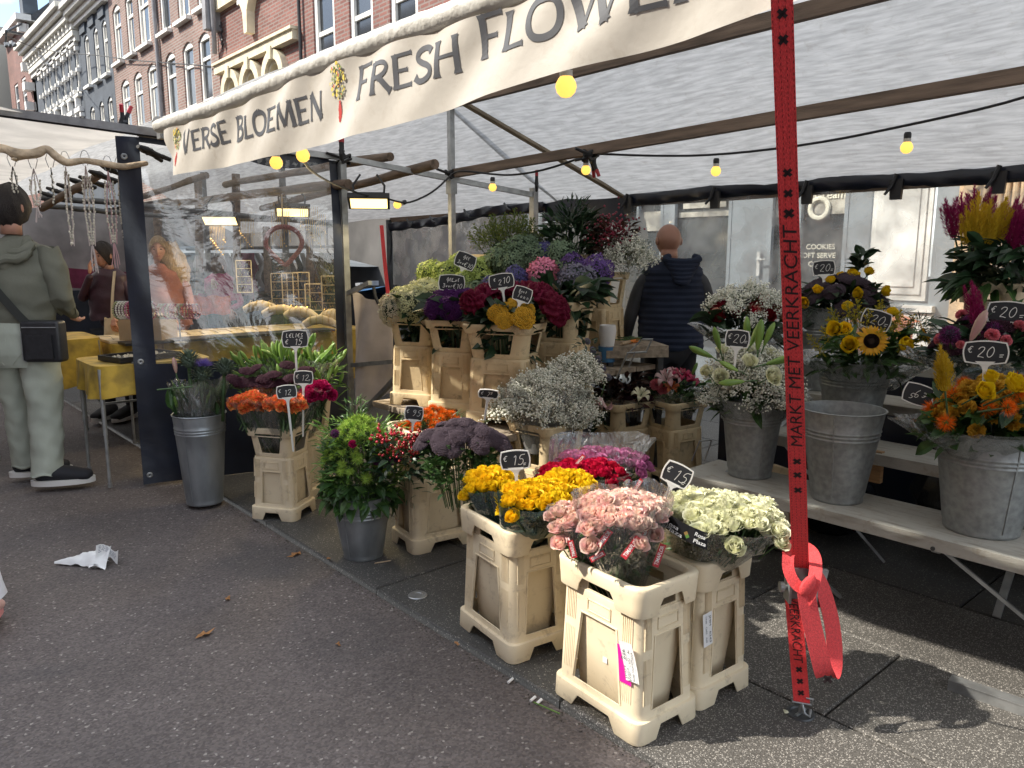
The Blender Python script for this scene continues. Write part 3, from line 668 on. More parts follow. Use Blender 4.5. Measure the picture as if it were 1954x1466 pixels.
# ================================================================= houses of the street
M_brick = brick('red_brick', (.27, .155, .13), (.19, .11, .092), (.28, .25, .22))
M_brickd = brick('dark_red_brick', (.25, .105, .085), (.17, .068, .056), (.22, .175, .155))
M_greyp = mat('grey_painted_wall', (.075, .09, .11), .75, nscale=3, namt=.15, bump=.15, bscale=40)
M_white2 = mat('white_plaster', (.74, .73, .70), .7, nscale=2, namt=.06)
M_corn = mat('cornice_paint', (.70, .68, .61), .6, nscale=5, namt=.07)
M_curt = mat('curtain', (.55, .54, .50), .9, nscale=3, namt=.2, stretch=(1, 14, .3))
M_roof = mat('roof_slate', (.07, .072, .08), .7, nscale=10, namt=.2)
M_lead = mat('lead_pipe', (.25, .25, .26), .6, nscale=5, namt=.2)
def wall_holes(mb, X, y0, y1, z0, z1, holes, depth=.16, m=0):
    ys = sorted({y0, y1, *[h[0] for h in holes], *[h[1] for h in holes]}); zs = sorted({z0, z1, *[h[2] for h in holes], *[h[3] for h in holes]})
    ys = [y for y in ys if y0 <= y <= y1]; zs = [z for z in zs if z0 <= z <= z1]
    for i in range(len(ys)-1):
        for j in range(len(zs)-1):
            yc, zc = (ys[i]+ys[i+1])/2, (zs[j]+zs[j+1])/2
            if any(h[0] < yc < h[1] and h[2] < zc < h[3] for h in holes): continue
            mb.add([(X, ys[i], zs[j]), (X, ys[i+1], zs[j]), (X, ys[i+1], zs[j+1]), (X, ys[i], zs[j+1])], [(0, 1, 2, 3)], m)
    for (a, b, c, d) in [h[:4] for h in holes]:
        V = [(X, a, c), (X, b, c), (X, b, d), (X, a, d), (X+depth, a, c), (X+depth, b, c), (X+depth, b, d), (X+depth, a, d)]
        mb.add(V, [(0, 4, 5, 1), (1, 5, 6, 2), (2, 6, 7, 3), (3, 7, 4, 0)], m)
def window(par, X, y0, y1, z0, z1, arch=True, curtain=0, sill=True, open_=False, frame_w=.09, split=.36, wm=None, fm=None):
    """sash window set in its reveal. parts: window (frame) > pane, sill"""
    fm = fm or M_wframe; f = MB(); X0, X1 = X+.03, X+.12; w_ = frame_w
    def bx(a, b, c, d, o=0): f.box(((X0+X1)/2+o, (a+b)/2, (c+d)/2), (X1-X0-abs(o), b-a, d-c))
    bx(y0, y0+w_, z0, z1); bx(y1-w_, y1, z0, z1); bx(y0+w_, y1-w_, z0, z0+w_); bx(y0+w_, y1-w_, z1-w_*(1.6 if arch else 1), z1)
    zm = lerp(z1, z0, split); bx(y0+w_, y1-w_, zm-.035, zm+.035, .01)
    if arch:      # segment head: cuts the square corner of the opening
        n = 6; yc = (y0+y1)/2; hw = (y1-y0)/2
        for g in range(n):
            a, b = y0+(y1-y0)*g/n, y0+(y1-y0)*(g+1)/n
            za, zb = [z1-.14*((y-yc)/hw)**2 for y in (a, b)]
            mm = wm is not None
            f.hexa([(X-.004, a, za), (X-.004, a, z1+.02), (X-.004, b, zb), (X-.004, b, z1+.02), (X+.05, a, za), (X+.05, a, z1+.02), (X+.05, b, zb), (X+.05, b, z1+.02)], 1)
    o = f.build('window', [fm, wm or M_brick], par, smooth=False)
    p = MB(); p.add([(X0+.05, y0+w_, z0+w_), (X0+.05, y1-w_, z0+w_), (X0+.05, y1-w_, z1-w_), (X0+.05, y0+w_, z1-w_)], [(0, 1, 2, 3)]); p.build('pane', M_curt if curtain == 2 else M_glass, o, smooth=False)
    if curtain == 1:
        c = MB(); 
        for (a, b) in ((y0+w_, lerp(y0, y1, .36)), (lerp(y0, y1, .66), y1-w_)): c.add([(X0+.045, a, z0+w_), (X0+.045, b, z0+w_), (X0+.045, b-.04, z1-w_), (X0+.045, a, z1-w_)], [(0, 1, 2, 3)])
        c.build('curtain', M_curt, o, smooth=False)
    if sill: s = MB(); s.box((X-.04, (y0+y1)/2, z0-.05), (.16, y1-y0+.14, .08)); s.build('sill', M_wframe, o, smooth=False)
    return o
M_lowshop = mat('dark_grey_shops', (.10, .095, .09), .8, nscale=.8, namt=.5)  # mottled dark grey of the house bodies, visible at shop level
def house(label, y0, y1, z1, wm, cat='house', z0=2.9, holes=(), depth=8, X=6.5, roof=M_roof):
    t = thing('house', label, cat, (0, 0, 0)); mb = MB()
    wall_holes(mb, X, y0, y1, z0, z1, holes); mb.build('front_wall', wm, t, smooth=False)
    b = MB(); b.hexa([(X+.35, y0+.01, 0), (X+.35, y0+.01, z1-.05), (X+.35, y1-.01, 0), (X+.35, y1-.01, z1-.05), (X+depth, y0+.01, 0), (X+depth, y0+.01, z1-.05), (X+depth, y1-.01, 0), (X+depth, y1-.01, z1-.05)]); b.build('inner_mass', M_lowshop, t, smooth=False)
    for yy in (y0+.005, y1-.005):
        pass
    r = MB(); r.hexa([(X+.0, y0, z1), (X+2.8, y0, z1+2.6), (X+.0, y1, z1), (X+2.8, y1, z1+2.6), (X+depth, y0, z1), (X+depth, y0, z1+2.6), (X+depth, y1, z1), (X+depth, y1, z1+2.6)]); r.build('roof', roof, t, smooth=False)
    c = MB(); c.box((X+.17, (y0+y1)/2, z1-.02), (.34, y1-y0, .04)); c.build('wall_head', M_corn, t, smooth=False)
    return t
# brick pair
wins = [(a, b, 4.75, 6.17) for a, b in ((17.05, 17.72), (18.05, 18.73), (19.23, 19.92), (20.62, 21.32), (21.78, 22.48), (22.9, 23.65))]
wins += [(a, b, 6.66, 8.12) for a, b in ((16.95, 17.62), (18.1, 18.84), (19.37, 20.04), (20.84, 21.7), (22.1, 22.72), (23.2, 23.92))]
t = house('red brick house with arched white sash windows and a grey drainpipe', 16.62, 24.22, 10.9, M_brick, holes=wins+[(a, b, 8.75, 10.1) for a, b, c, d in wins[:6]])
for i, (a, b, c, d) in enumerate(wins): window(t, 6.5, a, b, c, d, True, curtain=(0, 0, 0, 1, 1, 1, 0, 1, 0, 1, 1, 1)[i])
for a, b, c, d in wins[:6]: window(t, 6.5, a, b, 8.75, 10.1, True, curtain=1)
p = MB(); p.tube([(6.44, 20.25, z) for z in (2.9, 4.9, 5.0, 6.9, 7.0, 10.6)], [.045, .045, .055, .045, .055, .045], 10); p.build('drainpipe', M_lead, t)
c = MB(); c.box((6.3, 20.4, 10.75), (.5, 7.6, .3)); c.build('cornice', M_corn, t, smooth=False)
# ornate gable house
ow = [(yc-.29, yc+.29, 4.1, 4.97) for yc in (13.9, 14.93, 15.88)]
oh = ow+[(14.2, 15.2, 6.3, 7.3)]
t = house('ornate brick house with cream stone bands and three keystone arches', 12.95, 16.58, 9.6, M_brickd, holes=oh)
for a, b, c, d in oh[:3]: window(t, 6.5, a, b, c, d, False, frame_w=.06, sill=False, fm=M_stone)
window(t, 6.5, *oh[3], False, curtain=1, fm=M_stone)
bnd = MB(); bnd.box((6.44, 14.77, 5.24), (.16, 3.6, .17)); bnd.box((6.42, 14.77, 5.34), (.2, 3.64, .05)); bnd.build('stone_band', M_stone, t, smooth=False)
for yb, lb in ((15.9, 1.3), (13.5, 1.0)): bnd = MB(); bnd.box((6.45, yb, 6.45), (.14, lb, .2)); bnd.build('stone_band', M_stone, t, smooth=False)
for yc in (13.9, 14.93, 15.88):
    a = MB(); n = 14; r0, r1 = .30, .46; V = []; F = []
    for X in (6.38, 6.52):
        for k in range(n+1):
            q = math.pi*k/n
            for r in (r0, r1): V.append((X, yc+r*math.cos(q), 4.70+r*math.sin(q)))
    s = 2*(n+1)
    for k in range(n):
        i = 2*k; F += [(i, i+1, i+3, i+2), (i+1, s+i+1, s+i+3, i+3), (i, i+2, s+i+2, s+i)]
    a.add(V, F)
    r0, r1 = .22, .30; V = []
    for X in (6.44, 6.60):
        for k in range(n+1):
            q = math.pi*k/n
            for r in (r0, r1): V.append((X, yc+r*math.cos(q), 4.70+r*math.sin(q)))
    a.add(V, F)
    a.hexa([(6.34, yc-.06, 4.98), (6.34, yc-.09, 5.2), (6.34, yc+.06, 4.98), (6.34, yc+.09, 5.2), (6.5, yc-.06, 4.98), (6.5, yc-.09, 5.2), (6.5, yc+.06, 4.98), (6.5, yc+.09, 5.2)])
    for s_ in (-1, 1): a.box((6.45, yc+s_*.38, 4.5), (.14, .15, .4))
    a.build('stone_arch', M_stone, t, sharp=30)
# stone bracket and shaped stone over the round window, iron wall anchors
k = MB(); k.add([(X, 14.85+y, z) for X in (6.34, 6.52) for y, z in ((-.07, 5.62), (.07, 5.62), (.10, 6.0), (.26, 6.25), (-.26, 6.25), (-.10, 6.0))], [(0, 1, 2, 5), (5, 2, 3, 4), (6, 7, 8, 11), (11, 8, 9, 10), (0, 6, 11, 5), (1, 7, 8, 2), (5, 11, 10, 4), (2, 8, 9, 3), (0, 1, 7, 6)]); k.build('stone_bracket', M_stone, t, smooth=False)
for yy, zz in ((16.25, 5.85), (13.35, 6.5)):
    k = MB()
    for q in range(7): k.tube([(6.44, yy+.05*math.sin(q*2.1), zz-.2+q*.06), (6.44, yy-.06*math.sin(q*1.7+1), zz-.14+q*.06)], .018, 5)
    k.tube([(6.44, yy, zz-.25), (6.44, yy, zz+.28)], .015, 5); k.build('wall_anchor', M_black, t)
k = MB(); k.hexa([(6.2, 16.42, 6.0), (6.25, 16.35, 9.4), (6.2, 16.6, 6.0), (6.25, 16.6, 9.4), (6.5, 16.42, 6.0), (6.5, 16.35, 9.4), (6.5, 16.6, 6.0), (6.5, 16.6, 9.4)]); k.tube([(6.3, 16.3, 9.3), (6.32, 16.33, 6.1), (6.38, 16.5, 5.75), (6.42, 16.62, 5.6)], .05, 8); k.build('gutter_box', M_lead, t, sharp=40)
# right brick house
rw = [(a, b, 4.2, 5.78) for a, b in ((9.4, 10.12), (10.58, 11.28), (11.74, 12.46))]+[(7.6, 8.5, 4.2, 5.78)]
t = house('dark red brick house with wide white tilt windows above the sign', 6.9, 12.9, 9.8, M_brickd, holes=rw)
for a, b, c, d in rw: window(t, 6.5, a, b, c, d, False, curtain=0, split=.42, frame_w=.10)
p = MB(); p.tube([(6.44, 12.84, z) for z in (2.9, 5.1, 5.2, 9)], .03, 8); p.build('drainpipe', M_black, t)
# grey painted house
gw = [(a, b, 6.56, 8.0) for a, b in ((24.57, 25.06), (25.5, 26.0), (26.55, 27.08))]+[(a, b, 4.4, 5.96) for a, b in ((24.57, 25.1), (25.5, 26.0), (26.55, 27.08))]
t = house('charcoal painted house with slim white sash windows', 24.24, 27.6, 8.9, M_greyp, holes=gw)
for a, b, c, d in gw: window(t, 6.5, a, b, c, d, True, curtain=1, wm=M_greyp, frame_w=.07)
c = MB(); 
for i, (z, o) in enumerate(((8.42, .10), (8.55, .2), (8.7, .34), (8.85, .46))): c.box((6.5-o/2, 25.92, z), (o+.1, 3.4, .14))
c.build('cornice', M_corn, t, smooth=False)
for y in (24.9, 26.0, 27.0):
    c = MB(); c.box((6.47, y, 8.22), (.05, .6, .28)); c.build('panel', M_greyp, t, smooth=False)
# grey house with white quoins
qw = [(a, b, 6.5, 7.85) for a, b in ((27.9, 28.35), (28.9, 29.35), (29.8, 30.25), (30.9, 31.3), (31.9, 32.3), (32.9, 33.3))]+[(a, b, 4.5, 5.9) for a, b in ((27.9, 28.35), (28.9, 29.35), (29.8, 30.25), (30.9, 31.3), (31.9, 32.3), (32.9, 33.3))]
t = house('grey house with white block surrounds and a deep cream cornice', 27.62, 34.4, 8.2, M_greyp, holes=qw)
for a, b, c, d in qw:
    window(t, 6.5, a, b, c, d, False, curtain=0, wm=M_greyp, frame_w=.09, sill=True)
    for z in (c+.1, (c+d)/2, d-.05):
        for y in (a-.08, b+.08): k = MB(); k.box((6.46, y, z), (.14, .16, .12)); k.build('stone_block', M_white2, t, smooth=False)
    k = MB(); k.box((6.45, (a+b)/2, d+.12), (.16, b-a+.25, .14)); k.build('lintel', M_white2, t, smooth=False); k = MB(); k.box((6.44, (a+b)/2, d+.34), (.18, .14, .28)); k.build('keystone', M_white2, t, smooth=False)
c = MB()
for z, o in ((8.05, .08), (8.2, .14), (8.45, .16), (8.6, .3), (8.8, .42), (8.95, .55)): c.box((6.5-o/2, 31.0, z), (o+.1, 6.9, .15 if z != 8.45 else .3))
for i in range(13): c.box((6.32, 27.9+.52*i, 8.5), (.2, .13, .24))
c.box((6.5, 27.75, 9.2), (.3, .3, .5)); c.build('cornice', M_corn, t, smooth=False)
d = MB(); d.box((7.9, 32.5, 10.2), (1.8, 2.0, 2.6)); d.build('dormer', M_greyp, t, smooth=False); d = MB(); d.box((7.85, 32.5, 11.55), (2.2, 2.4, .18)); d.build('dormer_roof', M_white2, t, smooth=False)
# farther houses
t = house('tall narrow brick gable with white blocks at its corner', 35.0, 39.5, 10.2, M_brickd, holes=[(36.2, 37.0, 6.6, 8.4), (37.8, 38.6, 6.6, 8.4)])
for a, b in ((36.2, 37.0), (37.8, 38.6)): window(t, 6.5, a, b, 6.6, 8.4, False, fm=M_white2)
for i in range(9): k = MB(); k.box((6.4, 35.2, 4.3+i*.7), (.34, .44 if i % 2 else .3, .3)); k.build('corner_block', M_white2, t, smooth=False)
k = MB(); k.box((6.4, 37.2, 10.25), (.5, 4.6, .22)); k.build('cornice', M_white2, t, smooth=False)
k = MB(); k.box((6.7, 35.4, 11.0), (.5, .6, 1.1)); k.box((6.7, 35.4, 11.6), (.7, .8, .15)); k.build('chimney', M_greyp, t, smooth=False)
t = thing('building', 'pale modern office block with a band of upright windows far left', 'building', (0, 0, 0)); k = MB(); k.box((9.5, 52, 5.6), (9, 22, 11.2)); k.build('wall', mat('beige_render', (.45, .42, .36), .8), t, smooth=False)
for i in range(14):
    k = MB(); k.box((4.98, 42.3+i*1.4, 7.2), (.08, .9, 2.6)); k.build('window', M_glass, t, smooth=False)
k = MB(); k.box((4.9, 52, 8.8), (.5, 22.2, .4)); k.build('eave', M_white2, t, smooth=False)
t = thing('building', 'plain row of houses closing the far end of the street', 'building'); k = MB(); k.box((10, 76, 4.2), (14, 26, 8.4)); k.build('wall', M_brick, t, smooth=False)
# overhead wires with a bracket
t = thing('overhead_wire', 'thin black cable sagging across the street in front of the houses', 'cable')
k = MB(); P = [atx(x, y, X) for x, y, X in ((5, 65, 3.8), (60, 90, 5.4), (110, 100, 6.0), (180, 105, 6.3), (250, 115, 6.4), (300, 119, 6.44), (420, 128, 6.44))]; k.tube(smoothp(P), .014, 5); k.build('cable', M_black, t)
t = thing('street_bracket', 'rusty iron bracket with ornaments hung from the far gable', 'bracket')
k = MB(); b0 = atx(45, 66, 6.4); b1 = atx(12, 60, 5.2); b2 = atx(42, 45, 6.4); k.tube([b0, b1], .05, 6); k.tube([b2, b1], .04, 6); k.tube([b1, atx(11, 80, 5.2)], .03, 6)
for q in range(8): k.tube([atx(10+q*2.5, 82+2*math.sin(q), 5.2), atx(12+q*2.5, 86+3*math.cos(q*2), 5.2)], .05, 5)
k.build('bracket', M_dsteel, t)
# ---- houses across the street (behind the photographer's left shoulder): they stand there and give the street its shade
opp = thing('house_row', 'row of brick houses across the street, out of the picture', 'building')
mb = MB(); XO = -9.0
tz = math.tan(SUN_EL); kx = -math.sin(SUN_AZ); ky = math.cos(SUN_AZ)
def opp_h(xs): return (xs-XO)/kx*tz           # height whose shadow edge reaches x = xs on the ground
off = lambda xs: (xs-XO)/kx*ky                # shift in Y between caster and shadow
dy = off(1.7)
for (ya, yb, xs) in ((-30, 1.50+dy, 1.62), (1.50+dy, 2.02+dy, 1.80), (2.02+dy, 2.30+dy, 1.02), (2.30+dy, 60, 2.35)):
    h = opp_h(xs); mb.box((XO-4, (ya+yb)/2, h/2), (8, yb-ya-.002, h))
mb.build('wall', M_brick, opp, smooth=False)
# ================================================================= shopfront behind the stall (seen through the film)
M_sgrey = mat('shop_grey_paint', (.25, .28, .30), .5, nscale=3, namt=.08)
M_shopglass = mat('shop_glass', (.03, .035, .04), .1, spec=.8, nscale=2.5, namt=.6, col2=(.10, .11, .11))
M_swhite = mat('shop_white_panel', (.80, .80, .75), .6, nscale=14, namt=.05)
M_carve = mat('sandstone', (.62, .44, .26), .8, nscale=12, namt=.15, bump=.5, bscale=30)
t = thing('shopfront', 'grey painted shopfront with glazed doors behind the clear film', 'shopfront')
mb = MB(); X = 6.5
hol = [(5.06, 5.42, .55, 2.25), (4.25, 4.95, .55, 2.3), (3.62, 3.86, .5, 2.3), (3.12, 3.58, .5, 2.4)]
wall_holes(mb, X, 3.02, 7.2, 0, 3.2, hol, .1); wall_holes(mb, X, 2.25, 3.02, 0, 3.2, [(2.43, 2.93, 1.12, 2.5)], .03); mb.build('front_wall', M_sgrey, t, smooth=False)
for h in hol:
    f = MB(); w_ = .035
    for (a, b, c, d) in ((h[0], h[0]+w_, h[2], h[3]), (h[1]-w_, h[1], h[2], h[3]), (h[0], h[1], h[2], h[2]+w_)): f.box((X+.02, (a+b)/2, (c+d)/2), (.05, b-a, d-c))
    o = f.build('window', M_sgrey, t, smooth=False); p = MB(); p.add([(X+.06, h[0], h[2]), (X+.06, h[1], h[2]), (X+.06, h[1], h[3]), (X+.06, h[0], h[3])], [(0, 1, 2, 3)]); p.build('pane', M_shopglass, o, smooth=False)
for (y, z, dy_, dz) in ((4.6, 1.9, .6, .05), (4.6, 2.02, .5, .12), (5.25, 1.85, .25, .2), (3.75, 1.95, .14, .22), (3.3, 2.0, .36, .3)):   # pale signboards inside
    p = MB(); p.box((X+.05, y, z), (.012, dy_, dz)); p.build('inside_board', mat('inside_board', (.42, .40, .34), .7, nscale=9, namt=.4), t, smooth=False)
def shoptext(s, y, z, h, m_):
    k = MB(); M = Matrix.Translation((X+.035, y, z)) @ Matrix.Rotation(-math.pi/2, 4, 'Z') @ Matrix.Rotation(math.pi/2, 4, 'X'); text(k, s, M, height=h); return k.build('lettering', m_, t, smooth=False)
M_let = mat('gold_letters', (.85, .82, .66), .6)
shoptext('COOKIES', 3.50, 1.55, .046, M_let); shoptext('SOFT SERVE', 3.56, 1.475, .046, M_let); shoptext('COFFEE', 3.47, 1.40, .046, M_let); shoptext('Cream', 3.45, 1.98, .075, M_let)
k = MB(); k.lathe([(.06, 0), (.075, .012), (.095, .012), (.105, 0)], 24, 0, Matrix.Translation((X+.03, 3.40, 1.90)) @ Matrix.Rotation(-math.pi/2, 4, 'Y')); k.build('wreath_emblem', M_let, t)
k = MB(); k.box((X-.02, 3.93, 1.42), (.02, .03, .22)); k.tube([(X-.02, 3.93, 1.46), (X-.06, 3.93, 1.46), (X-.06, 3.84, 1.46)], .008, 8); k.build('door_handle', M_white, t)
pn = MB()
for (a, b, c, d, o) in ((2.45, 2.91, 1.14, 2.48, .0), (2.49, 2.87, 1.19, 2.44, -.012), (2.54, 2.82, 1.25, 2.38, -.022)): pn.box((X+o-.0, (a+b)/2, (c+d)/2), (.03, b-a, d-c))
pn.box((X-.03, 2.68, 1.08), (.08, .62, .05)); pn.box((X-.02, 2.68, .9), (.05, .6, .28)); pn.build('white_panel', M_swhite, t, smooth=False)
t = thing('stone_facade', 'carved sandstone pilaster beside the white shop panel', 'building')
k = MB(); k.box((X+.1, 1.2, 1.6), (.3, 2.08, 3.2)); k.box((X-.08, 2.14, 1.8), (.1, .18, 2.8)); k.box((X-.12, 2.14, 1.95), (.04, .12, .22)); k.box((X-.12, 2.14, 1.6), (.04, .12, .22))
for q in range(5): k.tube([(X-.07, 1.98-q*.05, .2), (X-.07, 1.98-q*.05, 3.2)], .02, 8)
k.lathe([(0, .03), (.05, .03), (.06, 0)], 16, 0, Matrix.Translation((X-.13, 2.14, 2.02)) @ Matrix.Rotation(-math.pi/2, 4, 'Y')); k.build('pilaster', M_carve, t, sharp=40)
k = MB(); k.box((X-.5, 2.55, .50), (.32, .32, 1.0)); o = k.build('electric_cabinet', mat('cabinet_orange', (.72, .24, .10), .5), None, smooth=False, label='orange newspaper stand with a pointed top behind the film', cat='stand')
k = MB(); k.add([(X-.70, 2.35, 1.0), (X-.70, 2.75, 1.0), (X-.30, 2.35, 1.0), (X-.30, 2.75, 1.0), (X-.5, 2.55, 1.10)], [(0, 1, 4), (1, 3, 4), (3, 2, 4), (2, 0, 4)]); k.build('lid', o.data.materials[0], o, smooth=False)
# ================================================================= flower stall: frame, canvas, sign
stall = thing('flower_stall', 'market stall frame of grey steel bars and dark wooden beams under a white canvas roof', 'market stall')
Y0, Y1 = -2.2, 5.0
def canvas_pt(x, y):
    # ridge at 3.55 ; back eave 4.95
    if x < 1.45: z = 2.23
    elif x < 3.55: z = lerp(2.25, 2.70, (x-1.45)/2.1)
    else: z = lerp(2.70, 1.95, (x-3.55)/1.4)
    z += .018*math.sin(x*3.1+y*1.3)*math.sin(y*2.2) - .02*math.sin(math.pi*((y*1.0) % 2.4)/2.4)*(1 if x > 1.6 else 0)
    return z
mb = MB(); mb.grid(lambda u, v: (lerp(1.44, 4.98, u), lerp(Y0, Y1, v), canvas_pt(lerp(1.44, 4.98, u), lerp(Y0, Y1, v))), 34, 60)
mb.build('canvas_roof', M_canvas, stall)
# beams along the street
def beam(name, p, q, wd, th, m=M_wood, par=stall): b = MB(); b.bar(p, q, wd, th, (0, 0, 1)); return b.build(name, m, par, smooth=False)
beam('ridge_beam', (3.55, Y0, 2.65), (3.55, 5.0, 2.60), .045, .075)
beam('hanging_beam', (3.57, Y0, 2.27), (3.57, 4.72, 2.10), .05, .06)
beam('front_beam', (1.62, Y0, 2.17), (1.62, 4.62, 2.15), .05, .07)
beam('back_rail', (4.93, Y0, 1.93), (4.93, 7.75, 1.90), .04, .05)
for y0_, y1_ in ((4.67, 4.22), (-.3, -.3)):
    b = MB(); b.bar((3.55, y0_, 2.62), (4.93, y1_, 1.955), .075, .02); b.build('rafter', mat('pale_batten', (.30, .25, .18), .8, nscale=8, namt=.25), stall, smooth=False)
pA = Vector((2.755, 4.945)); pB = Vector((3.55, 4.74)); pC = Vector((4.22, 4.56))
for (n, x, y, z1, th) in (('post', pA.x, pA.y, 2.17, .045), ('post', pB.x, pB.y, 2.56, .04), ('post', pC.x, pC.y, 2.02, .05), ('post', 3.55, -1.6, 2.5, .045), ('post', 1.62, -1.2, 2.2, .045), ('post', 4.9, .3, 1.9, .045)):
    b = MB(); b.box((x, y, z1/2), (th, th, z1)); b.box((x, y, .01), (th*1.8, th*1.8, .02)); b.build(n, M_steel, stall, smooth=False)
b = MB(); b.bar((1.5, 5.2, 2.24), (pA.x, pA.y, 2.17), .04, .04); b.bar((pA.x, pA.y, 2.17), (pC.x, pC.y, 1.965), .038, .038); b.build('side_bar', M_steel, stall, smooth=False)
b = MB(); b.box((pB.x, pB.y, 2.0), (.06, .06, .10)); b.build('clamp_sleeve', M_steel, stall, smooth=False)
# round wooden poles poking through from the neighbour
def pole(p, q, r, seed=1, par=stall, name='pole', m=M_wood):
    r_ = random.Random(seed); P = [Vector(p).lerp(Vector(q), i/8)+Vector((0, 0, r_.uniform(-.006, .006))) for i in range(9)]
    b = MB(); b.tube(P, [r*r_.uniform(.88, 1.1) for _ in P], 10); return b.build(name, m, par, sharp=50)
pole(at(745, 298, 5.6), at(430, 352, 9.0), .035, 1); pole(at(830, 315, 5.5), at(500, 398, 9.0), .035, 2)
pole(at(665, 350, 5.4), at(300, 392, 8.4), .035, 3)
for (x, y, z) in ((pB.x, pB.y, 2.09), (pA.x+.02, pA.y, 2.16), (3.57, 3.35, 2.1)):
    b = MB(); P = [Vector((x+.045*math.cos(a*1.3), y+.045*math.sin(a*1.3), z+.03*math.sin(a*2.1))) for a in range(14)]; b.tube(P, .013, 6); b.tube([P[0], P[0]+Vector((-.13, .05, -.03))], .009, 6); b.tube([P[3], P[3]+Vector((-.11, .02, .03))], .009, 6)
    b.build('knotted_band', M_black, stall)
# brand print on the canvas
M = Matrix.Translation((4.13, 5.55, 0))
b = MB(); p0 = at(733, 358, 6.3); p1 = at(800, 343, 6.2); ux = (p1-p0).normalized(); n_ = Vector((-.45, 0, -.9)).normalized(); uy = n_.cross(ux).normalized()
# ---- sign valance
SX = 1.45
def vz(y, t):         # t 0 bottom, 1 top
    top = 2.175+.012*math.sin(y*3.0)-.01*(y-.9)/3; bot = float(np.interp(y, (-2.2, .877, 1.096, 1.694, 2.568, 4.3), (2.04, 1.985, 1.968, 1.940, 1.909, 1.917)))+.003*math.sin(y*5)
    return lerp(bot, top, t)
def vx(y, t): return SX-.004+.016*math.sin(y*7+t*2)*(1-t)+.010*math.sin(y*17+t*5)*(.4+.6*t)+.012*(1-t)*math.sin(y*2.3)
def vfront(u, v):
    y = lerp(-2.2, lerp(4.36, 4.56, v), u); return (vx(y, v), y, vz(y, v))
sg = thing('sign_banner', 'cream cloth banner lettered with fresh flowers along the stall front', 'sign')
mb = MB(); mb.grid(vfront, 500, 16); mb.build('banner_cloth', M_sign, sg)
# rolled top
mb = MB(); n = 160; V = []; F = []
for i in range(n+1):
    y = lerp(-2.2, 4.68, i/n)
    for k in range(11):
        a = lerp(-2.2, 1.6, k/10); rr = .038+.0012*math.sin(y*31+k*2)+.0008*math.sin(y*77+k)
        V.append((SX+.02-rr*math.cos(a), y, 2.205+.006*math.sin(y*3)+rr*math.sin(a)*1.0))
for i in range(n):
    for k in range(10): F.append((i*11+k, i*11+k+1, (i+1)*11+k+1, (i+1)*11+k))
mb.add(V, F); mb.build('rolled_hem', M_signroll, sg)
mb = MB(); mb.box((SX+.05, 4.72, 2.2), (.05, .06, .10)); mb.tube([(SX+.02, 4.70, 2.235), (SX+.09, 4.76, 2.235)], .035, 10); mb.build('end_cap', M_steel, sg)
# lettering: flared roman capitals drawn as strokes
GL = {  # width, strokes: (x0,y0,x1,y1,w0,w1) lines ; arcs as point lists
 'V': (.86, [[(.12, 1), (.45, 0)], .19, [(.78, 1), (.45, 0)], .09]), 'E': (.66, [[(.14, 0), (.14, 1)], .17, [(.14, .95), (.60, .97)], .09, [(.14, .52), (.48, .52)], .09, [(.14, .05), (.62, .06)], .10]),
 'R': (.74, [[(.14, 0), (.14, 1)], .17, [(.14, .95), (.42, .95), (.60, .85), (.62, .70), (.52, .56), (.36, .50), (.16, .50)], .12, [(.36, .50), (.70, 0)], .16]),
 'S': (.62, [[(.54, .82), (.46, .95), (.28, .97), (.12, .86), (.12, .68), (.28, .55), (.44, .46), (.56, .33), (.54, .14), (.36, .03), (.18, .05), (.07, .20)], .14]),
 'B': (.72, [[(.14, 0), (.14, 1)], .17, [(.14, .95), (.40, .95), (.56, .86), (.56, .68), (.42, .55), (.16, .54)], .12, [(.16, .54), (.46, .52), (.64, .38), (.62, .16), (.46, .05), (.14, .05)], .13]),
 'L': (.60, [[(.14, 0), (.14, 1)], .17, [(.14, .05), (.58, .07)], .10]), 'O': (.84, [[(.42, .97), (.20, .90), (.09, .68), (.09, .34), (.20, .10), (.42, .03), (.64, .10), (.75, .34), (.75, .68), (.64, .90), (.42, .97)], .15]),
 'M': (.98, [[(.12, 0), (.18, 1)], .09, [(.18, 1), (.48, .12)], .17, [(.48, .12), (.80, 1)], .09, [(.80, 1), (.86, 0)], .18]),
 'N': (.84, [[(.14, 0), (.14, 1)], .09, [(.14, 1), (.72, .02)], .18, [(.72, 0), (.72, 1)], .09]), 'F': (.62, [[(.14, 0), (.14, 1)], .17, [(.14, .95), (.58, .97)], .09, [(.14, .50), (.46, .50)], .09]),
 'H': (.82, [[(.14, 0), (.14, 1)], .17, [(.68, 0), (.68, 1)], .17, [(.14, .52), (.68, .52)], .08]),
 'W': (1.16, [[(.12, 1), (.36, 0)], .18, [(.36, 0), (.58, .95)], .08, [(.58, .95), (.80, 0)], .18, [(.80, 0), (1.04, 1)], .08])}
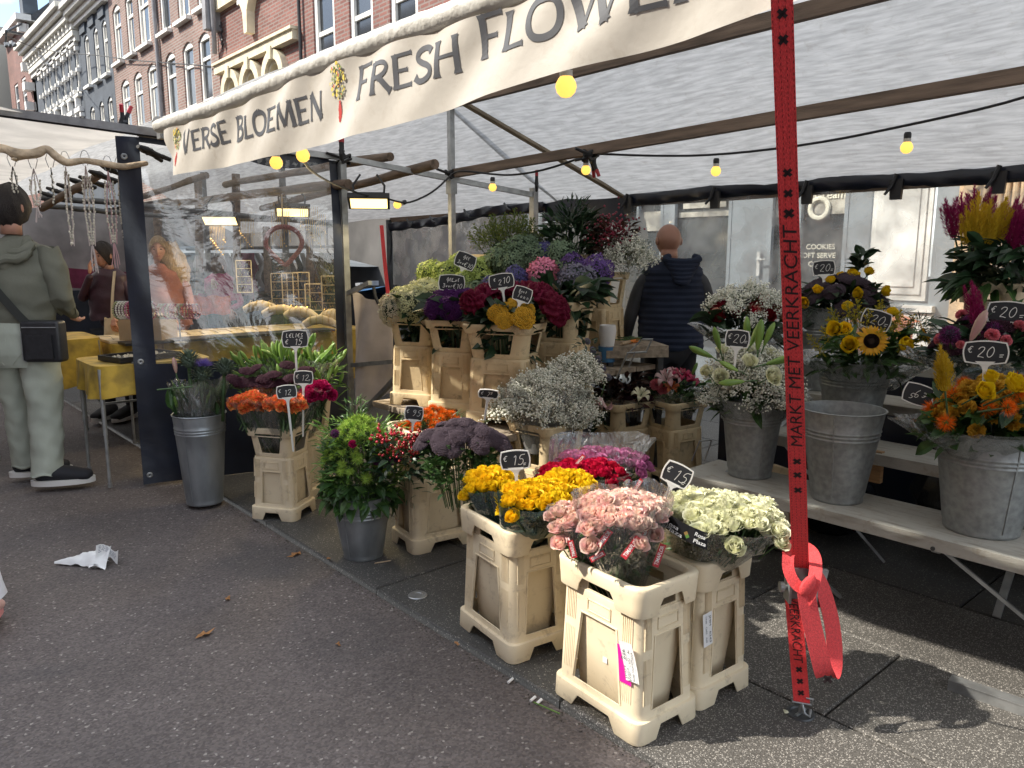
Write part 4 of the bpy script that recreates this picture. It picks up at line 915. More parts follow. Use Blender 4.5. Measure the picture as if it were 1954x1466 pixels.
def sign_word(wordy, y_left, y_right, hz, z0, big=1.0):
    tot = sum(GL[c][0] for c in wordy); k = (y_left-y_right)/tot*1.0; y = y_left; b = MB()
    def place(gx, gy, o=.0022):
        yy = y-gx*k; t = (z0+gy*hz*(big if first else 1)-vz(yy, 0))/(vz(yy, 1)-vz(yy, 0)); return (vx(yy, t)-o, yy, z0+gy*hz*(big if first else 1))
    for ci, c in enumerate(wordy):
        first = ci == 0; wd, st = GL[c]
        for q in range(0, len(st), 2):
            P = [Vector((p[0], p[1], 0)) for p in st[q]]
            if len(P) > 2: P = smoothp(P, 2)
            else: P = [P[0].lerp(P[1], i/8) for i in range(9)]
            W = st[q+1]; V = []; F = []; n = len(P)
            for i, p in enumerate(P):
                d = P[min(i+1, n-1)]-P[max(i-1, 0)]; d = Vector((d.x*k, d.y*hz, 0)).normalized(); nn = Vector((-d.y/k, d.x/hz, 0))
                s = i/(n-1); fl = 1+.5*max(0, (abs(s-.5)-.38)/.12)**1.5
                w_ = W*(.145)*fl*.5*(.82+.18*abs(d.y))
                V += [place(p.x+nn.x*w_, p.y+nn.y*w_), place(p.x-nn.x*w_, p.y-nn.y*w_)]
            for i in range(n-1): F.append((2*i, 2*i+1, 2*i+3, 2*i+2))
            b.add(V, F)
        y -= wd*k
    b.build('lettering', M_ink, sg, smooth=False)
sign_word('VERSE', 4.24, 3.655, .098, 2.018, 1.12); sign_word('BLOEMEN', 3.575, 2.72, .098, 2.008, 1.12)
sign_word('FRESH', 2.47, 1.87, .105, 2.028, 1.10); sign_word('FLOWERS', 1.80, .90, .105, 2.045, 1.10)
# printed vases of flowers on the banner: flat print
M_pr = [mat('print_red', (.45, .04, .03), .6), mat('print_yellow', (.70, .52, .08), .6), mat('print_orange', (.62, .20, .10), .6), mat('print_leaf', (.20, .24, .08), .6), mat('print_pale', (.66, .60, .36), .6)]
def print_vase(yc, z0, h):
    b = MB(); q = random.Random(int(yc*100))
    def disc(y, z, r, m, n=7, o=.003):
        t = (z-vz(y, 0))/(vz(y, 1)-vz(y, 0)); t = min(1, max(0, t)); c = (vx(y, t)-o, y, z)
        b.add([(vx(y, t)-o, y+r*math.cos(2*math.pi*k/n)*q.uniform(.7, 1.1), z+r*math.sin(2*math.pi*k/n)*q.uniform(.7, 1.1)) for k in range(n)], [tuple(range(n))], m)
    for k in range(6):
        z = z0+h*.06*k; r = h*(.04, .055, .065, .065, .05, .035)[k]*1.0; disc(yc, z+h*.03, r*1.05, 0, 8, .003+.0002*k)
    for k in range(110):
        a = q.uniform(0, 6.28); r = math.sqrt(q.random()); y = yc+math.cos(a)*r*h*.24; z = z0+h*.68+math.sin(a)*r*h*.30
        disc(y, z, h*q.uniform(.015, .04), q.choice((1, 1, 2, 3, 3, 4, 1, 3)), 6, .0035+.00003*k)
    b.build('flower_print', M_pr, sg, smooth=False)
print_vase(4.335, 1.965, .20); print_vase(2.595, 1.975, .21)
# ---- clear side panel with navy border
M_side = film('clear_side_panel', gloss=.11, dif=.05, bscale=2.5, bump=.6)
pn = thing('side_panel', 'clear plastic side screen with a navy tarpaulin border between the two stalls', 'plastic screen')
P0 = Vector((1.40, 5.30)); P1 = Vector((2.735, 4.955)); dP = (P1-P0).normalized(); nP = Vector((-dP.y, dP.x)); LP = (P1-P0).length
def pp(s, z, o=0, wob=1):
    a = P0+dP*(s*LP); k = .014*math.sin(s*9+z*2)+.01*math.sin(z*5+s*3)+.006*math.sin(s*31+z*7); k *= wob; return (a.x+nP.x*(o+k), a.y+nP.y*(o+k), z)
def strip(s0, s1, z0, z1, nu, nv, m=0, fn=None):
    b = MB(); b.grid(lambda u, v: pp(lerp(s0(v) if callable(s0) else s0, s1, u), lerp(z0(u) if callable(z0) else z0, z1(u) if callable(z1) else z1, v)), nu, nv); return b
strip(0, 1, .0, .80, 30, 16).build('lower_tarpaulin', M_navy, pn)
strip(0, .095, .8001, 2.22, 4, 30).build('left_border', M_navy, pn)
strip(.955, 1, .8001, 2.15, 3, 30).build('right_border', M_navy, pn)
b = MB(); b.grid(lambda u, v: pp(lerp(.095, .955, u), lerp(2.19-.05*u-.06*math.sin(u*3.1)**2*.5-.06*(u > .5)*math.sin((u-.5)*6.2), 2.235-.05*u, v)), 30, 4); b.build('top_border', M_navy, pn)
strip(.095, .955, .80, lambda u: 2.19-.05*u-.02, 40, 30).build('clear_sheet', M_side, pn)
for s, z in ((.03, .06), (.03, .82), (.03, 2.1), (.30, .05)):
    b = MB(); c = pp(s, z, -.004); M = Matrix.Translation(c) @ Matrix.Rotation(math.atan2(-nP.y, -nP.x), 4, 'Z') @ Matrix.Rotation(math.pi/2, 4, 'Y'); b.lathe([(.006, .004), (.012, .006), (.018, .004), (.02, 0)], 14, 0, M); b.build('eyelet', M_steel, pn)
def clip(loc, rz, tilt, label, s=1., red=True, grp='spring clamps holding the canvas'):
    t = thing('spring_clamp', label, 'clamp', loc, rz, grp); t.rotation_euler = (tilt, 0, rz)
    b = MB()
    for g in (-1, 1): b.tube([(g*.004*s, 0, -.05*s), (g*.016*s, 0, -.02*s), (g*.010*s, 0, .02*s), (g*.028*s, 0, .075*s)], [.008*s, .012*s, .011*s, .007*s], 8)
    b.tube([(-.014*s, 0, 0), (.014*s, 0, 0)], .014*s, 8); b.build('jaws', M_black, t)
    for g in (-1, 1):
        b = MB(); b.tube([(g*.019*s, 0, .045*s), (g*.029*s, 0, .08*s)], [.0105*s, .009*s], 8); b.build('grip', M_redplas if red else M_black, t)
    return t
clip(at(236, 232, 4.75), .4, .35, 'red and black clamp on the corner of the neighbouring canvas', 1.2); clip(at(652, 288, 5.4), .8, 0, 'red tipped clamp at the top of the clear side panel', 1.25)
clip(at(1024, 350, 6.1), .8, 0, 'red handled clamp on the end of the grey side bar', 1.2); clip(at(1131, 308, 4.9), 1.2, math.pi-.3, 'clamp with red grips hanging from the hanging beam beside a bulb', 1.2)
# ---- back film with black hem
def backfilm(label, ya, yb, zt, zb, X=4.9, hem=.085, seed=1, sag=.05):
    q = random.Random(seed); ph = q.uniform(0, 6)
    t = thing('film_wall', label, 'plastic screen'); f = lambda y, z: (X+.02*math.sin(y*2.3+ph+z)+.012*math.sin(y*7+z*3+ph), y, z)
    top = lambda y: zt(y)
    b = MB(); b.grid(lambda u, v: f(lerp(ya, yb, u), lerp(zb, top(lerp(ya, yb, u))-hem, v)), 40, 24); b.build('clear_sheet', film(label[:12], gloss=.07, dif=(.62 if 'dusty' in label else .42), bscale=2.2, bump=.5, dcol=(.36, .37, .38) if 'dusty' in label else (.62, .66, .68)), t)
    b = MB(); n = 60; V = []; F = []
    for i in range(n+1):
        y = lerp(ya, yb, i/n)
        for k, (o, z) in enumerate(((-.005, -hem-.0), (-.03, -hem*.75), (-.035, -hem*.4), (-.03, 0), (0, .015), (.03, 0))):
            p = f(y, top(y)+z); V.append((p[0]+o+.008*math.sin(y*23+k), p[1], p[2]+.006*math.sin(y*19+k*2)))
    for i in range(n):
        for k in range(5): F.append((i*6+k, i*6+k+1, (i+1)*6+k+1, (i+1)*6+k))
    b.add(V, F); b.build('black_hem', M_navy, t)
    return t, f, top
ft, f, top = backfilm('long clear film wall with a black hem closing the back of the flower stall', -2.0, 4.18, lambda y: 1.985+.012*math.cos(y*2.2), .35)
for y in (4.12, 3.30, 2.62, 2.06, 1.50, .9, .2):
    b = MB(); p = f(y, 1.93); b.hexa([(p[0]-.06+a*.025, p[1]-.04*(1 if c else .8)+bb*.08*(1 if c else .8), p[2]-.10+c*.12) for a in (0, 1) for bb in (0, 1) for c in (0, 1)]); b.tube([(p[0]-.06, p[1], p[2]+.05), (p[0]-.07, p[1]+.02, p[2]-.02), (p[0]-.10, p[1]+.045, p[2]-.07)], [.014, .012, .008], 6); b.build('hem_clamp', M_black, ft, smooth=False)
ft2, f2, top2 = backfilm('dusty film wall with a drooping black hem behind the hydrangeas', 5.15, 7.72, lambda y: 1.985-.055*(y-5.15)-.01*math.sin(y*4), .3, seed=4)
for y in (5.6, 6.2, 6.8, 7.3):
    b = MB(); p = f2(y, top2(y)-.02); b.tube([(p[0]-.05, p[1]+.05, p[2]+.04), (p[0]-.06, p[1], p[2]-.01), (p[0]-.06, p[1]-.05, p[2]-.03)], .011, 6); b.build('hem_clamp', M_dsteel, ft2)
b = MB(); b.grid(lambda u, v: (4.88+.03*math.sin(v*9), lerp(7.72, 7.80, u)-.25*(1-v)*.4, lerp(.4, 1.84, v)), 2, 14); b.build('black_edge', M_navy, ft2)
b = MB(); b.grid(lambda u, v: (4.92-.06*math.sin(u*3.1), lerp(4.1, 5.2, u), lerp(1.78, 1.98, v)-.02*math.sin(u*5)), 14, 4); b.build('black_gather', M_navy, ft2)
b = MB(); b.grid(lambda u, v: (4.93, lerp(4.0, 5.2, u)+.02*math.sin(v*20), lerp(.5, 1.79, v)), 14, 10); b.build('milky_sheet', mat('milky_film', (.62, .62, .60), .5, trans=.3), ft2)
# ---- white sheet tied on a frame beside the panel
t = thing('tied_sheet', 'grubby white sheet tied between steel bars beside the clear panel', 'sheet')
c00 = at(672, 555, 5.5); c10 = at(748, 570, 5.3); c01 = at(672, 745, 5.5); c11 = at(762, 745, 5.3); tip = at(690, 795, 5.4)
def sh(u, v):
    a = c00.lerp(c10, u); b2 = c01.lerp(c11, u); p = a.lerp(b2, v)
    if v > .8: p = p.lerp(tip, (v-.8)/.2*max(0, 1-abs(u-.2)*1.4)*.8)
    p += Vector((.03*math.sin(u*9+v*3), .03*math.sin(u*6), -.03*math.sin(math.pi*u)*(1-v))); return tuple(p)
b = MB(); b.grid(sh, 16, 20); b.build('cloth', mat('dirty_cloth', (.52, .47, .46), .8, nscale=6, namt=.15, bump=.3, bscale=14, trans=.25), t)
for p_, q_ in ((at(664, 560, 5.52), at(706, 540, 5.3)), (at(672, 697, 5.5), at(752, 690, 5.2)), (at(690, 790, 5.5), at(755, 722, 5.1))): b = MB(); b.bar(p_, q_, .03, .03); b.build('bar', M_steel, t, smooth=False)
b = MB(); b.tube([at(713, 548, 5.35), at(716, 565, 5.33), at(722, 580, 5.32)], .012, 6); b.build('tie', M_black, t)
# ---- festoon lights
lights = thing('string_lights', 'black festoon cable with glowing yellow bulbs strung through the stall', 'string lights')
def bulb(p, r=.030, par=lights, dirv=(0, 0, -1), name='light_bulb'):
    M = frame(p, -Vector(dirv)); b = MB(); b.lathe([(0, -r), (r*.5, -r*.87), (r*.86, -r*.5), (r, 0), (r*.93, r*.35), (r*.72, r*.72), (r*.55, r*.95)], 18, 0, M); o = b.build(name, M_bulb, par)
    s = MB(); s.lathe([(r*.56, r*.9), (r*.56, r*1.5), (r*.60, r*1.7), (r*.60, r*2.2), (r*.45, r*2.5), (0, r*2.5)], 14, 0, M); s.build('socket', M_black, o)
    s = MB(); s.lathe([(r*.60, r*.70), (r*.60, r*1.45)], 14, 0, M); s.build('bulb_base', mat('bulb_base', (.55, .53, .48), .4), o)
blb = [((1730, 282), 4.0), ((1366, 327), 4.75), ((1118, 325), 5.0), ((940, 358), 5.5), ((758, 391), 5.55), ((1080, 166), 2.26), ((527, 311), 3.7), ((578, 297), 3.5), ((741, 224), 2.9)]
for (x, y), d in blb: bulb(at(x, y, d), .030 if d < 5.1 else .028, dirv=(0, 0, -1) if (x, y) != (758, 391) else (-.8, .3, -.3))
cab = [at(2100, 130, 3.5), at(1954, 190, 3.7), at(1730, 240, 4.0), at(1550, 276, 4.35), at(1366, 297, 4.75), at(1240, 298, 4.9), at(1128, 293, 4.95), at(1118, 298, 5.0), at(1040, 325, 5.2), at(980, 335, 5.4), at(940, 333, 5.5), at(880, 325, 5.6), at(862, 332, 5.7), at(830, 365, 5.6), at(790, 385, 5.5), at(768, 388, 5.5), at(735, 378, 5.3), at(690, 372, 5.2), at(620, 345, 4.8), at(580, 315, 4.0), at(577, 285, 3.5), at(560, 280, 3.55), at(530, 292, 3.7)]
b = MB(); b.tube(smoothp(cab, 2), .007, 6); b.build('cable', M_black, lights)
# ---- work lamps
def worklamp(label, p, rz, s=1., w_=.24):
    t = thing('work_lamp', label, 'lamp', p, rz, 'flat led work lamps'); b = MB(); b.box((0, 0, 0), (w_*s, .15*s, .03*s)); b.box((0, 0, .022*s), (w_*.7*s, .10*s, .02*s)); b.build('housing', M_black, t, smooth=False)
    b = MB(); b.add([(-w_*.44*s, -.06*s, -.0165*s), (w_*.44*s, -.06*s, -.0165*s), (w_*.44*s, .06*s, -.0165*s), (-w_*.44*s, .06*s, -.0165*s)], [(3, 2, 1, 0)]); b.build('glowing_panel', M_lampglow, t, smooth=False)
    b = MB()
    for g in (-1, 1): b.tube([(g*w_*.35*s, 0, .01), (g*w_*.38*s, 0, .10*s), (g*w_*.2*s, 0, .17*s)], .008, 6)
    b.build('bracket', M_black, t)
    la = bpy.data.lights.new('lamp_light', 'AREA'); la.energy = 5; la.size = w_*.8; la.color = (1, .78, .42); link('lamp_light', la, t, (0, 0, -.03*s)); t.rotation_euler = (-.4, 0, rz)
worklamp('black work lamp hanging from wooden poles just inside the flower stall', at(704, 384, 5.3), -YAW+.15, 1.15)
worklamp('right lit work lamp over the jewellery seen through the clear panel', at(558, 402, 6.4), -YAW+.3, 1.15); worklamp('left dim work lamp over the jewellery seen through the clear panel', at(420, 418, 7.0), -YAW+.2, 1.3)
# ---- red ratchet strap
st = thing('ratchet_strap', 'red webbing strap with black crosses and capital letters, knotted near the ground', 'strap')
SB0 = atz(1528, 1352, .035); ST = at(1490, -60, 1.535); 
SA = at(1528, 1095, 2.30)       # knot
view = lambda p: (Vector((0, 0, CH))-p).normalized()
def band(pts, wd, name, m, par=st, th=.0018, sidev=None, n=None, sm=2):
    P = smoothp(pts, sm); V = []; F = []; k = len(P)
    for i, p in enumerate(P):
        d = (P[min(i+1, k-1)]-P[max(i-1, 0)]).normalized(); s = sidev(i/(k-1)) if sidev else d.cross(view(p)).normalized()
        s = (s-d*s.dot(d)).normalized(); nn = s.cross(d)
        for a in (-1, 1):
            for e in (-1, 1): V.append(p+s*a*wd/2+nn*e*th/2)
    for i in range(k-1):
        o = i*4; F += [(o, o+4, o+6, o+2), (o+1, o+3, o+7, o+5), (o, o+1, o+5, o+4), (o+2, o+6, o+7, o+3)]
    b = MB(); b.add(V, F); return b.build(name, m, par, sharp=40)
stx = (ST-SA).normalized(); sdir = stx.cross(view((ST+SA)/2)).normalized()*-1
W_ = .050
BALLK = MB().lathe([(.02 if i in (0, 6) else math.sin(math.pi*i/6), -math.cos(math.pi*i/6)) for i in range(7)], 12).template()
b = MB(); nrm = -sdir.cross(stx).normalized()
if nrm.dot(view((ST+SA)/2)) < 0: nrm = -nrm
sdir = stx.cross(nrm).normalized()        # right-hand when looking along the normal
LS = (ST-SA).length
b.grid(lambda u, v: tuple(SA+stx*(v*LS)+sdir*((u-.5)*(W_-.010*v))), 1, 60); b.grid(lambda u, v: tuple(SA+stx*(v*LS)+sdir*((u-.5)*(W_-.010*v))-nrm*.0018), 1, 60); b.build('upper_webbing', M_red, st, smooth=False)
def on_strap(org, along, side, nr, dist, o=.0012): return Matrix(((along.x, side.x, nr.x, 0), (along.y, side.y, nr.y, 0), (along.z, side.z, nr.z, 0), (0, 0, 0, 1))) if False else None
def smat(org, ex, ey, ez): return Matrix(((ex.x, ey.x, ez.x, org.x), (ex.y, ey.y, ez.y, org.y), (ex.z, ey.z, ez.z, org.z), (0, 0, 0, 1)))
M_blk = mat('black_print', (.022, .008, .01), .6)
def cross(b, c, ex, ey, ez, s):
    for r in (1, -1):
        d = (ex*r+ey).normalized(); q = (ex-ey*r).normalized(); hw = s*.17
        b.add([c-d*s*.62-q*hw*1.25, c-d*s*.62+q*hw*1.25, c+d*s*.62+q*hw*1.25, c+d*s*.62-q*hw*1.25], [(0, 1, 2, 3)])
left = -sdir if (sdir.dot(_R) > 0) else sdir; right = -left
def strap_y(py):      # distance along the strap of a pixel row (measured on the photograph)
    best = min(range(400), key=lambda i: abs(_projy(SA+stx*(i/400*LS))-py)); return best/400*LS
def _projy(p):
    a = p.x*_F.x+p.y*_F.y; u = p.z-CH; c = a*math.cos(PIT)-u*math.sin(PIT); v = u*math.cos(PIT)+a*math.sin(PIT); return 733-1468*v/c
for i, py in enumerate((27, 74, 329, 368, 408, 880, 907, 935)):
    k = MB(); cross(k, SA+stx*strap_y(py)+nrm*(.0014), right, stx, nrm, .017 if py < 400 else .020); k.build('cross', M_blk, st, smooth=False)
a0, a1 = strap_y(851), strap_y(428); k = MB()
tt, ww, hh = TXT['MARKT MET VEERKRACHT']
M = smat(SA+stx*a0+right*.0155+nrm*.0014, stx, left, nrm); k.tpl(tt, M @ Matrix.Diagonal((a1-a0, .030/hh, 1, 1))); k.build('lettering', M_blk, st, smooth=False)
# stitching
k = MB()
for off_ in (-.018, -.006, .006, .018):
    for i in range(150):
        a = i/150*LS; c = SA+stx*a+right*off_+nrm*.0008; k.add([c-right*.0005, c+right*.0005, c+right*.0005+stx*.005, c-right*.0005+stx*.005], [(0, 1, 2, 3)])
k.build('stitching', mat('dark_stitch', (.18, .012, .016), .8), st, smooth=False)
# lower strap from the ratchet to the ground anchor
LA = at(1513, 1135, 2.29); LB = atz(1530, 1342, .05); ly = (LA-LB).normalized(); ln = view((LA+LB)/2); lx = ly.cross(ln).normalized(); ln = lx.cross(ly).normalized()
if lx.dot(_R) < 0: lx = -lx; 
LL = (LA-LB).length; b = MB(); b.grid(lambda u, v: tuple(LB+ly*(v*LL)+lx*((u-.5)*W_)), 2, 20); b.grid(lambda u, v: tuple(LB+ly*(v*LL)+lx*((u-.5)*W_)-ln*.002), 2, 20); b.build('lower_webbing', M_red, st, smooth=False)
if ln.dot(view(LB)) < 0: ln = -ln
k = MB(); tt, ww, hh = TXT['VEERKRACHT']; M = smat(LB+ly*LL*.98-lx*.014+ln*.0016, -ly, lx, ln); k.tpl(tt, M @ Matrix.Diagonal((LL*.60, .028/hh, 1, 1)))
for q in (.10, .21, .32): cross(k, LB+ly*LL*q+ln*.0016, lx, ly, ln, .018)
k.build('lettering', M_blk, st, smooth=False)
# knot, wrapped band and hanging loop
Rv, Fv, Zv = _R, _F, Vector((0, 0, 1)); K = at(1530, 1088, 2.27)
def kp(r, f_, z): return K+Rv*r+Fv*f_+Zv*z
band([kp(-.045, .0, .05), kp(-.052, -.02, .01), kp(-.03, -.035, -.035), kp(.005, -.045, -.05), kp(.02, -.04, -.06)], .035, 'knot_wrap', M_redf)
band([kp(-.045, .0, .05), kp(-.03, .03, .07), kp(.015, .035, .065), kp(.040, .01, .05), kp(.036, -.02, .015), kp(.022, -.045, -.015), kp(.008, -.05, -.06), kp(-.004, -.04, -.09)], .038, 'knot_wrap', M_redf)
band([kp(-.0, -.045, -.05), kp(.008, -.05, -.10), kp(.028, -.055, -.18), kp(.05, -.06, -.26), kp(.066, -.06, -.315), kp(.083, -.045, -.333), kp(.112, -.02, -.325), kp(.124, 0, -.29), kp(.116, .01, -.20), kp(.086, .005, -.10), kp(.055, 0, -.03), kp(.03, .0, .0)], .058, 'hanging_loop', M_redf,
     sidev=lambda t: (Rv*(1.0-.25*max(0, t-.5))+Fv*(.1+.9*max(0, t-.45))).normalized())
k = MB(); k.tpl(BALLK, Matrix.Translation(kp(.002, -.048, -.03)) @ Matrix.Rotation(-YAW, 4, 'Z') @ Matrix.Rotation(.5, 4, 'Y') @ Matrix.Diagonal((.022, .012, .038, 1))); k.build('knot_crossing', M_redf, st)
k = MB(); c = kp(.068, -.10, -.318); 
for (p, q) in (((-.012, -.012), (.012, .010)), ((-.012, .010), (.012, -.012))):
    d = (Rv*(q[0]-p[0])+Zv*(q[1]-p[1])).normalized(); s = d.cross(Fv); a_, b_ = c+Rv*p[0]+Zv*p[1], c+Rv*q[0]+Zv*q[1]; 
    k.add([a_-s*.005+Fv*.015, a_+s*.005+Fv*.015, b_+s*.005+Fv*.015, b_-s*.005+Fv*.015], [(0, 1, 2, 3)])
k.build('loop_cross', M_blk, st, smooth=False)
b = MB()
for dr in (-.036, .045): 
    c = kp(dr, .01, -.05); b.hexa([tuple(c+Rv*a*.004+Fv*e*.05+Zv*g*.055) for a in (-1, 1) for e in (-.5, .5) for g in (-1, 1)])
c = kp(.004, .015, -.05); b.hexa([tuple(c+Rv*a*.038+Fv*e*.004+Zv*g*.05) for a in (-1, 1) for e in (-1, 1) for g in (-1, 1)])
c = kp(.075, .01, -.07); b.hexa([tuple(c+Rv*(a*.018-.012+g*.01)+Fv*(e*.008+.012)+Zv*g*.062) for a in (-1, 1) for e in (-1, 1) for g in (-1, 1)])
b.tube([kp(-.055, .01, -.06), kp(.06, .01, -.06)], .009, 10); b.tube([kp(-.062, .01, -.06), kp(-.05, .01, -.06)], .017, 12); b.build('ratchet', M_steel, st, sharp=40)
b = MB(); c = LB; b.tube([c+lx*-.032+Zv*.02, c+lx*-.030+Zv*.004, c+lx*.030+Zv*-.004, c+lx*.033+Zv*.016, c+lx*.012+Zv*.02], .0042, 7); b.tube([c+lx*.0+Zv*.0, c+lx*.006-Fv*.01-Zv*.03, c+lx*.022-Fv*.01-Zv*.04, c+lx*.028-Zv*.02], .005, 7); b.tube([c+lx*0, c+lx*-.004-Zv*.035], .006, 7); b.build('hook', M_steel, st)
an = thing('ground_anchor', 'round steel anchor eye let into the paving under the red strap', 'ground anchor', atz(1527, 1362, 0))
b = MB(); b.lathe([(0, .001), (.030, .001), (.034, .006), (.044, .006), (.046, .0)], 28); b.build('ring', M_dsteel, an); b = MB(); b.tube([(-.03, 0, .004), (.03, 0, .004)], .006, 8); b.build('cross_bar', M_steel, an)
an2 = thing('ground_anchor', 'flat round anchor plate in the sunny paving left of the yellow rose crate', 'ground anchor', atz(797, 1136, .001)); b = MB(); b.lathe([(0, .002), (.02, .002), (.022, .004), (.040, .004), (.044, .0)], 28); b.build('plate', M_steel, an2)
# steel foot bar on the paving at the right
b = MB(); p, q = atz(1812, 1303, .02), atz(2050, 1385, .02); b.bar(p, q, .045, .035); b.bar(p+Vector((0, 0, .019)), q+Vector((0, 0, .019)), .05, .004); b.build('floor_bar', M_steel, None, smooth=False, label='loose galvanised steel bar lying on the paving at lower right', cat='bar')
# canvas print
k = MB(); A = Vector((4.62, 5.55, 0));
t_, ww, hh = TXT['E.Duyvestoff']
# ================================================================= flower shapes
def petal(mb, M, w_, h_, r0, r1, cup=.3, curl=.3, nu=4, nv=4, m=0, lip=0, jit=0, q=random):
    """petal patch: rises along z, spans angle w_ round the axis at radius r0 (foot) to r1 (lip)"""
    ph = q.uniform(0, 6)
    def fn(u, v):
        a = (u-.5)*w_*(.35+.65*math.sin(min(1, v*1.25)*math.pi*.5)) ; s = abs(u-.5)*2
        r = lerp(r0, r1, math.sin(min(1,v*1.5)*math.pi*.5)) + (curl*r1*max(0, v-.70)**1.4*1.7)
        r += lip*math.sin(u*9+ph)*max(0, v-.6)
        z = h_*(v - .22*max(0, v-.7)*curl*3 - .16*s*s*v) + jit*math.sin(u*7+ph)*v
        return (r*math.cos(a), r*math.sin(a), z)
    V = [fn(i/nu, j/nv) for j in range(nv+1) for i in range(nu+1)]
    F = [(j*(nu+1)+i, j*(nu+1)+i+1, (j+1)*(nu+1)+i+1, (j+1)*(nu+1)+i) for j in range(nv) for i in range(nu)]
    mb.add(V, F, m, M)
def rose_mesh(name, pm, seed, openk=.5, R=.027, Hh=.044):
    q = random.Random(seed); mb = MB(); a0 = 0
    layers = [(.16, 3, .96, .0), (.28, 3, 1.0, .03), (.40, 4, 1.0, .08), (.52, 4, .99, .16), (.64, 5, .97, .3), (.78, 5, .92, .55), (.94, 5, .84, 1.0)]
    for li, (rf, n, hf, cf) in enumerate(layers):
        for k in range(n):
            a = a0+2*math.pi*k/n+q.uniform(-.15, .15)
            M = Matrix.Rotation(a, 4, 'Z') @ Matrix.Rotation(q.uniform(-.12, .14)*(.4+cf), 4, 'Y') @ Matrix.Rotation(q.uniform(-.14, .14)*cf, 4, 'X')
            petal(mb, M, 2*math.pi/n*q.uniform(1.35, 1.65), Hh*hf*q.uniform(.86, 1.06), R*rf*.45, R*rf*(1+.26*openk*cf)*q.uniform(.88, 1.08), curl=(.1+.75*cf*q.uniform(.5, 1.15))*openk, lip=.0045*cf, jit=.0025*cf+.001, nu=5, nv=5, q=q)
        a0 += .7
    # base and sepals
    mb.lathe([(.004, -.012), (.006, -.006), (.012, .0), (.016, .006), (.014, .012)], 8, 1)
    for k in range(5):
        a = 2*math.pi*k/5; ca, sa = math.cos(a), math.sin(a); P = [(.010, 0, .0), (.018, 0, .004), (.021, 0, -.006)]
        V = [(x*ca-y*sa, x*sa+y*ca, z) for x, y, z in ((.008, -.005, .002), (.008, .005, .002), (.020, .004, .012), (.020, -.004, .012), (.030, 0, .006))]
        mb.add(V, [(0, 1, 2, 3), (3, 2, 4)], 1)
    mb.tube([(0, 0, -.008), (0, 0, -.10)], .003, 5, 1)
    return mb.mesh(name, [pm, M_green])
def pm(name, col, col2=None, t=.3, rand=.10, **k): return mat(name, col, .5, nscale=k.pop('ns', 22), namt=.10, col2=col2, trans=t, rand=rand, spec=.25, bump=.25, bscale=k.pop('bs', 160), **k)
P_yel = pm('petal_yellow', (.90, .68, .02), (.86, .54, .012)); P_pink = pm('petal_blush', (.95, .55, .56), (.94, .74, .60), ns=30); P_white = pm('petal_cream_white', (.88, .87, .68), (.80, .81, .54))
P_red = pm('petal_crimson', (.58, .010, .055), (.46, .006, .04)); P_lil = pm('petal_orchid_pink', (.60, .22, .42), (.50, .15, .34)); P_dred = pm('petal_dark_red', (.22, .008, .022), (.14, .005, .015), rand=.2)
P_peach = pm('petal_peach', (.80, .48, .38)); P_or = pm('petal_orange', (.75, .20, .02), (.85, .34, .03), rand=.2)
ROSE = {}
def roses(key, p, opens=(.35, .6, .8), R=.027, Hh=.044):
    ROSE[key] = [rose_mesh('rose', p, i*7+hash_(key), o, R, Hh) for i, o in enumerate(opens)]
def hash_(s): return sum(ord(c)*(i+3) for i, c in enumerate(s)) % 997
roses('y', P_yel, (.5, .8, 1.0), .026, .046); roses('p', P_pink, (.7, .85, 1.0, .6, .9), .028, .050); roses('w', P_white, (.7, .85, 1.0, .9, .6), .028, .046); roses('r', P_red, (.4, .6, .8)); roses('l', P_lil, (.5, .7, .9)); roses('d', P_dred, (.6, .8)); roses('c', P_peach, (.7, .9))
# leaf templates -------------------------------------------------
def leaf_t(w_=.3, fold=.18, droop=.25, n=4, tip=1.0, serr=0):
    V = []; F = []
    for i in range(n+1):
        t = i/n; w2 = w_*math.sin(math.pi*min(1, (t*.92+.06)))**.8*(1-.25*t)*.5
        if i in (0,): w2 = .02
        if i == n: w2 = .004
        z = -droop*t*t
        V += [(t, -w2, z+fold*w2), (t, 0, z), (t, w2, z+fold*w2)]
    for i in range(n):
        a = i*3; F += [(a, a+3, a+4, a+1), (a+1, a+4, a+5, a+2)]
    return T(V, F)
LF_b = leaf_t(.62, .5, .3, 4); LF_m = leaf_t(.42, .4, .35, 4); LF_n = leaf_t(.2, .4, .3, 3); LF_t = leaf_t(.12, .2, .2, 2)
def dirM(pos, d, s, roll=0, up=None):
    """matrix with local x along d, z up-ish"""
    d = Vector(d).normalized(); z = Vector((0, 0, 1)) if abs(d.z) < .98 else Vector((1, 0, 0)); y = z.cross(d).normalized(); z = d.cross(y)
    M = Matrix(((d.x, y.x, z.x, pos[0]), (d.y, y.y, z.y, pos[1]), (d.z, y.z, z.z, pos[2]), (0, 0, 0, 1)))
    return M @ Matrix.Rotation(roll, 4, 'X') @ (Matrix.Diagonal((s[0], s[1], s[2], 1)) if hasattr(s, '__len__') else Matrix.Scale(s, 4))
